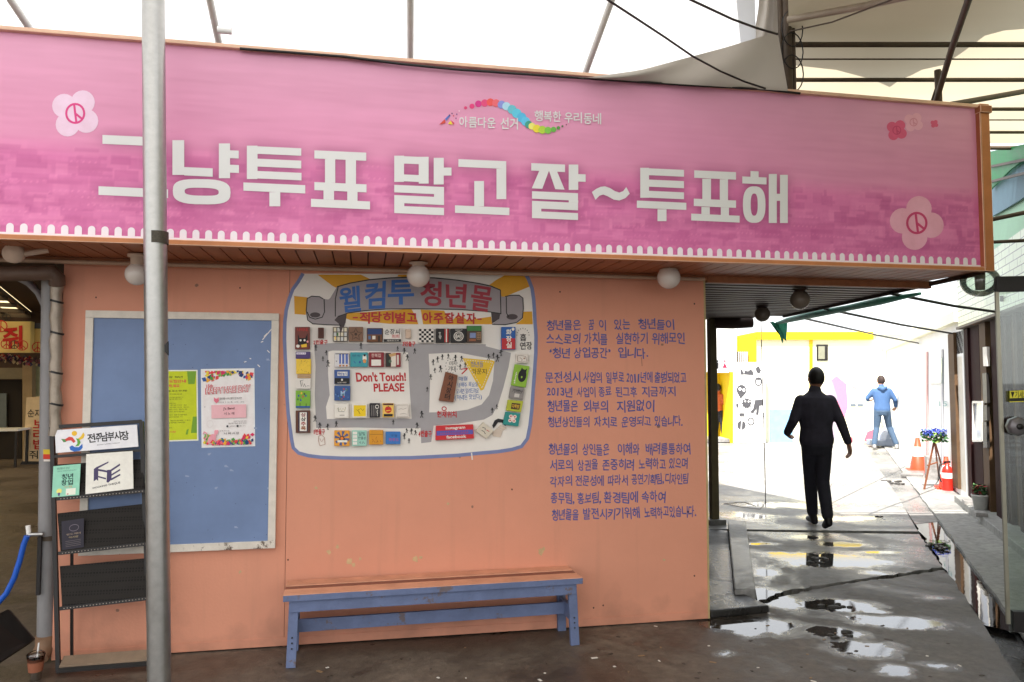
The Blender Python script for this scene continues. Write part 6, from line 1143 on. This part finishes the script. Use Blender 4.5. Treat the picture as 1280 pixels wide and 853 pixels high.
peace(8, 430, 6, (190, 40, 36), "red peace ring at the left foot of the large red letter"); peace(28, 432, 6, (200, 70, 60), "red peace ring at the right foot of the large red letter"); peace(47, 434, 6, (180, 40, 36), "red peace ring on the smaller blank cream board"); peace(18, 431, 5, (60, 56, 50), "grey peace ring below the middle of the large red letter"); peace(8, 397, 4.5, (40, 38, 36), "black peace ring on top of the cream sign"); peace(1, 408, 7, (190, 40, 36), "large red peace ring cut by the photo's left edge"); peace(47, 448, 5, (60, 50, 40), "dark peace ring hanging lowest over the scraps")
sb = empty("menu_board", g(50, 578), "cream standing menu board with red and black lettering on the market floor", "menu board"); Yb = g(50, 578)[1]-.4
MB().prism([on_y(x, y, Yb) for x, y in ((33, 497), (72, 494), (70, 577), (29, 577))], (0, .08, 0), mat("menu_cream", (206, 184, 152), 0.6)).build("board", sb); MB().prism([on_y(x, y, Yb-.02) for x, y in ((27, 577), (72, 577), (72, 580), (24, 583))], (0, .3, 0), M_black).build("base", sb)
a = Art(lambda x, y, l: on_y(x, y, Yb-l), .006, .003); a.word("순자네", 34, 511.5, 61, 522, k, .01); [a.word(c_, 40.5, y_, 57, y_+13.1, (176, 36, 34), .02) for c_, y_ in (("보", 524), ("리", 536.5), ("밥", 549))]; a.word("줘요", 36, 563, 60, 574, k, .01); a.build("lettering", sb)
tb = empty("stall_table", g(0, 580), "dark stall table with a white top at the photo's left edge", "table"); c_ = g(-2, 583); MB().box(c_+np.array([0, 0, .72]), (.9, .6, .04), M_wht).build("top", tb); [MB().box(c_+np.array([sx_*.4, sy_*.25, .35]), (.04, .04, .7), M_black).build("leg", tb) for sx_ in (-1, 1) for sy_ in (-1, 1)]
MB().add([(-14, 0.2, 3.28), (-1.8, 0.2, 3.28), (-1.8, 6.2, 3.28), (-14, 6.2, 3.28)], [(0, 1, 2, 3)], M_rib).build('sun_screen_sheet', mk)  # unseen sheet added to keep a sun band off the hall floor
# drainpipes, elbow, hose, scraps by the wall corner
YP = 0.10
dpp = empty("drainpipe", g(58, 815), "grey plastic drainpipe with an elbow at the wall's left corner", "drainpipe"); c0, c1 = on_y(57, 806, YP-.07), on_y(63, 342, YP-.07); c0 = np.array([c0[0], c0[1], .09])
MB().tube([c0, c1], .047, M_pvc, 18).build("pipe", dpp); MB().tube([c0+np.array([0, 0, .06]), c0+np.array([0, 0, -.01]), c0+np.array([-.01, -.06, -.05])], [.056, .056, .05], mat("dirty_pvc", (120, 92, 70), 0.6, .2), 16).build("elbow", dpp); MB().tube([c0+np.array([0, 0, .62]), c0+np.array([0, 0, .645])], .052, M_stl, 18).build("clamp", dpp)
a = Art(lambda x, y, l: on_y(x, y, YP-.07-.049-l), .001, .0005); a.rect(54, 562, 63, 568, (200, 170, 40)); a.rect(54, 568, 63, 574, (190, 50, 30)); a.rect(54.5, 574.5, 62.5, 577, (210, 200, 190)); a.build("label", dpp)
ip = empty("insulated_pipe", on_y(72, 540, YP-.12), "wrapped silver pipe with dark ties beside the grey drainpipe", "pipe"); t0, t1 = on_y(71, 348, YP-.16), on_y(69, 545, YP-.16); pts = [t0+(t1-t0)*i/20+np.array([.004*math.sin(i*2.1), 0, 0]) for i in range(21)]
MB().tube(pts, [.033+.003*math.sin(i*1.7) for i in range(21)], mat("silver_wrap", (146, 134, 120), 0.35, .15, 12, .3, metal=.3), 14).build("wrap", ip); tie = MB(); [tie.tube([pts[i]-np.array([0, 0, .006]), pts[i]+np.array([.003, 0, .006])], .0375, M_black, 14) for i in (3, 7, 12, 16)]; tie.build("ties", ip)
hz = MB(); hz.tube([on_y(-60, 343, -.1), on_y(40, 342, -.1), on_y(66, 341, -.1), on_y(71, 347, -.08), on_y(71.5, 356, -.06)], .045, mat("brown_pipe_wrap", (92, 72, 60), 0.5, .2, 8, .3), 14); tag(hz.build("overhead_pipe"), "thick brown wrapped pipe running under the canopy to the wall corner", "pipe")
ar = MB(); ar.tube([on_y(x, y, .3) for x, y in ((5, 345), (22, 347), (36, 354), (48, 366), (56, 382), (59, 395))], .022, M_pvc, 12); tag(ar.build("curved_pipe"), "thin grey curved pipe bending down behind the drainpipe", "pipe")
tapo = empty("tap", on_y(40, 668, -.06), "small tap on a bracket fixed to the drainpipe", "tap"); MB().tube([on_y(54, 668, -.06), on_y(36, 668.5, -.06)], .012, M_galv, 10).build("spout", tapo); MB().tube([on_y(36, 668, -.06), on_y(35, 657, -.06)], .013, M_white, 10).build("valve", tapo); MB().box((on_y(49, 705, -.04)), (.02, .02, .36), M_black).build("bracket", tapo)
bh = MB(); bh.tube([on_y(x, y, -.08) for x, y in ((34, 670), (30, 680), (25, 700), (18, 722), (8, 742), (-6, 758), (-25, 772))], .016, mat("blue_hose", (30, 80, 170), 0.35, .08), 12); tag(bh.build("water_hose"), "bright blue water hose curving down from the tap", "hose")
tr_ = empty("black_tray", g(10, 825), "black plastic tray leaning on its edge by the drainpipe", "tray"); q = [on_y(0, 769, -.3), on_y(13, 762, -.25), on_y(45, 799, -.12), on_y(36, 806, -.14), on_y(-3, 832, -.34), on_y(-30, 800, -.36)]; MB().prism(q, (0, -.03, .012), M_black).build("shell", tr_, .006)
cup = empty("plastic_cup", g(44, 851), "clear plastic cup with a brown sleeve and white straw on the ground", "cup"); c_ = g(44, 850); hc = .135
MB().lathe(c_, [(0, .002), (.030, .002), (.044, hc), (.047, hc), (.0455, hc-.004), (.029, .006), (0, .006)], glass("cup_plastic", (.93, .92, .9), .2), 20).build("body", cup); MB().lathe(c_, [(.0355, .048), (.0435, .118)], mat("brown_sleeve", (140, 84, 60), 0.7), 20).build("sleeve", cup); MB().lathe(c_, [(0, .008), (.030, .008), (.0325, .046), (0, .046)], mat("milky_drink", (186, 160, 120), 0.3), 16).build("drink", cup); MB().tube([c_+np.array([0, 0, .03]), c_+np.array([.012, 0, .2])], .0045, M_wht, 8).build("straw", cup); MB().lathe(c_, [(.047, hc), (.048, hc+.008), (.03, hc+.02), (0, hc+.022)], glass("cup_lid", (.95, .95, .94), .25), 20).build("lid", cup)
lt = MB(); r = random.Random(77)
for i in range(70):
    x_, y_ = r.uniform(330, 1240), r.uniform(775, 852); p_ = g(x_, y_); s_ = r.uniform(.003, .009); t_ = r.uniform(0, 3.1); u_ = np.array([math.cos(t_), math.sin(t_), 0])*s_*r.uniform(1, 3); v_ = np.array([-math.sin(t_), math.cos(t_), 0])*s_
    lt.prism([p_-u_-v_, p_+u_-v_, p_+u_+v_, p_-u_+v_], (0, 0, .0025), [cm((206, 200, 190)), cm((60, 50, 42)), cm((130, 104, 76)), cm((60, 50, 42))][i % 4])
tag(lt.build("litter"), kind='stuff')
# ------------------------------------------------------------------ people
def loft(rings, n=18):
    vs = []; fs = []
    for (c, rx, ry, ux) in rings:
        ux = np.array(ux, float)/np.linalg.norm(ux); uy = np.array([-ux[1], ux[0], 0])
        for k_ in range(n): t = 2*math.pi*k_/n; vs.append(np.array(c)+ux*rx*math.cos(t)+uy*ry*math.sin(t))
    for i in range(len(rings)-1):
        for k_ in range(n): fs.append((i*n+k_, i*n+(k_+1) % n, (i+1)*n+(k_+1) % n, (i+1)*n+k_))
    fs.append(tuple(range(n))[::-1]); fs.append(tuple(range((len(rings)-1)*n, len(rings)*n))); return vs, fs
def fuse(name, mb, vox, parent, smooth=3):
    """one continuous skin round the overlapping limbs"""
    me = bpy.data.meshes.new("tmp"); me.from_pydata(mb.v, [], mb.f); me.update(); bmm = bmesh.new(); bmm.from_mesh(me); bmesh.ops.recalc_face_normals(bmm, faces=bmm.faces); bmm.to_mesh(me); bmm.free(); ob = bpy.data.objects.new("tmp", me); COL.objects.link(ob)
    md = ob.modifiers.new("r", 'REMESH'); md.mode = 'VOXEL'; md.voxel_size = vox; s_ = ob.modifiers.new("s", 'SMOOTH'); s_.iterations = smooth; s_.factor = .5
    dg = bpy.context.evaluated_depsgraph_get(); dg.update(); res = bpy.data.meshes.new_from_object(ob.evaluated_get(dg)); bpy.data.objects.remove(ob); bpy.data.meshes.remove(me); res.name = name; res.materials.clear(); res.materials.append(mb.m[0])
    res.polygons.foreach_set("use_smooth", [True]*len(res.polygons)); return link(name, res, parent)
def person(foot, S_, heading, label, J, mats, extra=None, voxel=.011, woman=False):
    """J: joints in body space (x right, y forward, z up, metres for a 1.75 m figure)"""
    h = np.array(heading, float); h /= np.linalg.norm(h); rgt = np.array([h[1], -h[0], 0]); up = np.array([0, 0, 1.0])
    T = lambda p: np.array(foot)+(rgt*p[0]+h*p[1]+up*p[2])*S_
    o = empty("person", foot, label, "person"); skin, top, leg, shoe, hair = mats
    def limb(mb, pts, rs, m, n=14):
        P = [T(p) for p in pts]; mb.tube(P, [q*S_ for q in rs], m, n)
        for p, q in zip(P, rs): mb.ball(p, q*S_*.99, m, 12, 8)
    def torso(mb, m, g_):
        w_ = J.get('w', 1.0); R_ = [(T((J['pel'][0], J['pel'][1], J['pel'][2]-.10)), .135*w_+g_, .10+g_), (T(J['pel']), .165*w_+g_, .115+g_), (T(J['wai']), .148*w_+g_, .108+g_), (T(J['che']), .178*w_+g_, .125+g_), (T((J['che'][0], J['che'][1], J['che'][2]+.10)), .182*w_+g_, .115+g_), (T((J['che'][0], J['che'][1], J['che'][2]+.16)), .165*w_+g_, .10+g_), (T((J['nec'][0], J['nec'][1], J['nec'][2]-.035)), .095*w_+g_, .075+g_), (T(J['nec']), .06+g_*.5, .062+g_*.5)]
        v_, f_ = loft([(c, a*S_, b*S_, rgt) for c, a, b in R_]); mb.add(v_, f_, m, True)
    hd = T(J['hea']); b_ = MB(); torso(b_, skin, 0)
    limb(b_, [J['nec'], J['hea']], [.056, .056], skin); b_.ball(hd, .098*S_, skin, 20, 14, (.80, .98, 1.18)); b_.ball(T((J['hea'][0], J['hea'][1]+.02, J['hea'][2]-.075)), .066*S_, skin, 14, 10, (.85, 1, .9))
    for s_ in (-1, 1): b_.ball(T((J['hea'][0]+s_*.080, J['hea'][1]-.008, J['hea'][2]-.012)), .027*S_, skin, 10, 8, (.45, .75, 1.15)); b_.ball(T((J['hea'][0]+s_*.033, J['hea'][1]+.088, J['hea'][2]+.005)), .014*S_, skin, 8, 6)
    b_.ball(T((J['hea'][0], J['hea'][1]+.105, J['hea'][2]-.03)), .018*S_, skin, 8, 6, (.8, 1.1, 1.3)); b_.ball(T((J['hea'][0], J['hea'][1]+.09, J['hea'][2]-.065)), .02*S_, skin, 8, 6, (1.3, .6, .45))
    for s_, A_ in ((-1, J['armL']), (1, J['armR'])):
        limb(b_, A_[:3], [.052, .04, .030], skin); wv = np.array(A_[2], float); hv = np.array(A_[3], float)-wv; hl = np.linalg.norm(hv); hv /= hl; sd = np.cross(hv, (0, 1, 0)); sd = sd/np.linalg.norm(sd)*s_; bk_ = np.cross(hv, sd)
        pal = [wv, wv+hv*.05, wv+hv*.09]
        for kk in (-.022, 0, .022): limb(b_, [wv, wv+hv*.045+bk_*kk, wv+hv*.09+bk_*kk*1.1], [.021, .019, .015], skin, 10)
        cv = J.get('curl', .5)
        for q, (kk, ln) in enumerate(((-.032, .065), (-.011, .078), (.011, .073), (.032, .055))):
            a0 = wv+hv*.088+bk_*kk; a1 = a0+hv*ln*.5-sd*ln*.12*cv; a2 = a1+hv*ln*.34-sd*ln*.36*cv; a3 = a2+hv*ln*.12-sd*ln*.26*cv; limb(b_, [a0, a1, a2, a3], [.0105, .010, .009, .008], skin, 8)
        th = wv+hv*.03+bk_*.028; limb(b_, [th, th+hv*.03+bk_*.028-sd*.01, th+hv*.062+bk_*.034-sd*.02], [.014, .0115, .009], skin, 8)
    for A_ in (J['legL'], J['legR']): limb(b_, A_[:3], [.085, .055, .04], skin)
    fuse("body", b_, .0075, o)
    t_ = MB(); torso(t_, top, .018)
    for A_ in (J['armL'], J['armR']):
        cuff = np.array(A_[2])*.92+np.array(A_[1])*.08; mid_ = np.array(A_[0])*.5+np.array(A_[1])*.5; limb(t_, [A_[0], mid_, A_[1], cuff], [.070, .062, .054, .044], top)
    limb(t_, [J['nec'], (J['nec'][0], J['nec'][1], J['nec'][2]+.02)], [.072, .066], top)
    if extra: extra(t_, T, limb, top)
    fuse("jacket", t_, voxel, o)
    l_ = MB(); pv = J['pel']; v_, f_ = loft([(T((pv[0], pv[1], pv[2]+.02)), .158*S_*J.get('w', 1), .118*S_, rgt), (T((pv[0], pv[1]-.01, pv[2]-.06)), .165*S_*J.get('w', 1), .125*S_, rgt), (T((pv[0], pv[1], pv[2]-.15)), .14*S_, .105*S_, rgt)]); l_.add(v_, f_, leg, True)
    for A_ in (J['legL'], J['legR']):
        A0, A1, A2 = [np.array(p, float) for p in A_[:3]]; limb(l_, [A0, (A0+A1)/2, A1, A1*.55+A2*.45, A2*.96+A1*.04], [.098, .085, .070, .068, .060], leg)
    fuse("trousers", l_, voxel, o)
    for A_ in (J['legL'], J['legR']):
        A2 = np.array(A_[2], float); toe = np.array(A_[3], float); hl_ = np.array(A_[4], float); f2 = MB(); limb(f2, [hl_, (hl_+toe)/2+np.array([0, 0, .012]), toe], [.040, .046, .036], shoe, 12); limb(f2, [A2, hl_*.7+A2*.3], [.044, .044], shoe, 12); fuse("shoe", f2, .012, o)
    hb = MB(); hb.ball(hd+up*.012*S_-h*.008*S_, .103*S_, hair, 22, 14, (.80, 1.0, 1.14)); me_ = hb
    keep = [f for f in hb.f if np.mean([hb.v[i][2] for i in f]) > hd[2]-(.055 if np.mean([np.dot(np.array(hb.v[i])-hd, h) for i in f]) < -.01 else .0)*S_ - (.05*S_ if woman else 0) and (np.mean([np.dot(np.array(hb.v[i])-hd, h) for i in f]) < .045*S_ or np.mean([hb.v[i][2] for i in f]) > hd[2]+.06*S_)]
    hb.f = keep; hb.mi = [0]*len(keep); hb.sm = [True]*len(keep); hb.build("hair", o)
    return o
M_skd = mat("tanned_skin", (150, 104, 80), 0.55, .06, 20); M_hr = mat("black_hair", (26, 22, 20), 0.5, .2, 40)
# nearest: man in dark clothes walking away, right foot down, left leg swung back
man = dict(pel=(0, 0, .96), wai=(.0, 0, 1.10), che=(0, .01, 1.27), nec=(0, .015, 1.50), hea=(.02, .03, 1.645), w=1.04, curl=.9,
  armL=[(-.158, .01, 1.395), (-.262, -.03, 1.17), (-.275, .14, 1.03), (-.225, .23, .98)], armR=[(.158, 0, 1.395), (.245, -.06, 1.17), (.315, -.08, .94), (.345, -.06, .81)],
  legL=[(-.07, 0, .92), (-.02, .16, .53), (.035, .26, .12), (.035, .38, .045), (.035, .2, .045)], legR=[(.07, -.01, .92), (.06, .0, .51), (.05, -.14, .15), (.05, -.06, .045), (.05, -.17, .09)], xx=[(.065, -.14, .15), (.065, -.06, .045), (.065, -.17, .09)])
person(g(1023, 661), 1.03, FH*.92+RT*.02, "man in dark jacket and trousers walking away through the alley", man, (M_skd, mat("dark_navy_cloth", (44, 41, 52), 0.85, .25, 9, .7, bscale=14), mat("black_trousers", (34, 33, 42), 0.85, .25, 9, .7, bscale=14), mat("dark_shoe", (24, 20, 20), 0.5), M_hr))
blu = dict(pel=(0, 0, .96), wai=(.0, .0, 1.10), che=(0, .02, 1.27), nec=(0, .03, 1.49), hea=(.0, .05, 1.64), w=1.05, curl=1.0,
  armL=[(-.165, .02, 1.395), (-.31, .06, 1.22), (-.27, .22, 1.16), (-.20, .26, 1.16)], armR=[(.165, .02, 1.395), (.29, .02, 1.18), (.33, .16, 1.02), (.33, .22, .98)],
  legL=[(-.09, 0, .92), (-.12, .06, .52), (-.20, -.04, .12), (-.20, .08, .04), (-.20, -.09, .05)], legR=[(.09, 0, .92), (.17, .14, .53), (.30, .06, .13), (.33, .18, .05), (.30, .02, .045)])
def hood(mb, T, limb, m): limb(mb, [(-.07, -.09, 1.47), (0, -.115, 1.44), (.07, -.09, 1.47)], [.045, .06, .045], m)
person(g(1104, 562), 1.03, FH*.9+RT*.25, "man in a light blue hooded jacket and jeans walking on the sunlit plaza", blu, (M_skd, mat("light_blue_cloth", (96, 138, 196), 0.75, .08, 15, k=2.2), mat("faded_denim", (96, 124, 156), 0.8, .12, 20, k=2.2), mat("white_shoe", (150, 148, 146), 0.5, k=1.3), mat("grey_brown_cap", (60, 44, 40), 0.7, k=1.5)), hood, .013)
wom = dict(pel=(0, 0, .93), wai=(.0, .0, 1.07), che=(0, .02, 1.23), nec=(0, .03, 1.45), hea=(.0, .04, 1.60), w=.95, curl=.8,
  armL=[(-.15, .02, 1.35), (-.23, .03, 1.12), (-.20, .2, 1.0), (-.16, .27, 1.0)], armR=[(.15, .02, 1.35), (.24, .02, 1.12), (.27, .2, 1.0), (.26, .28, .99)],
  legL=[(-.08, 0, .9), (-.08, .03, .5), (-.09, -.04, .1), (-.09, .1, .035), (-.09, -.08, .04)], legR=[(.08, 0, .9), (.08, .1, .5), (.06, .16, .1), (.06, .28, .035), (.06, .1, .04)])
person(g(898, 551), 0.93, RT*.75+FH*.5, "woman in an orange top and black trousers before the yellow alcove", wom, (M_skd, mat("orange_cloth", (224, 110, 50), 0.75, .3, 18, k=1.6), mat("black_trousers", (34, 33, 42), 0.85), mat("white_shoe", (150, 148, 146), 0.5, k=1.3), M_hr), None, .014, True)
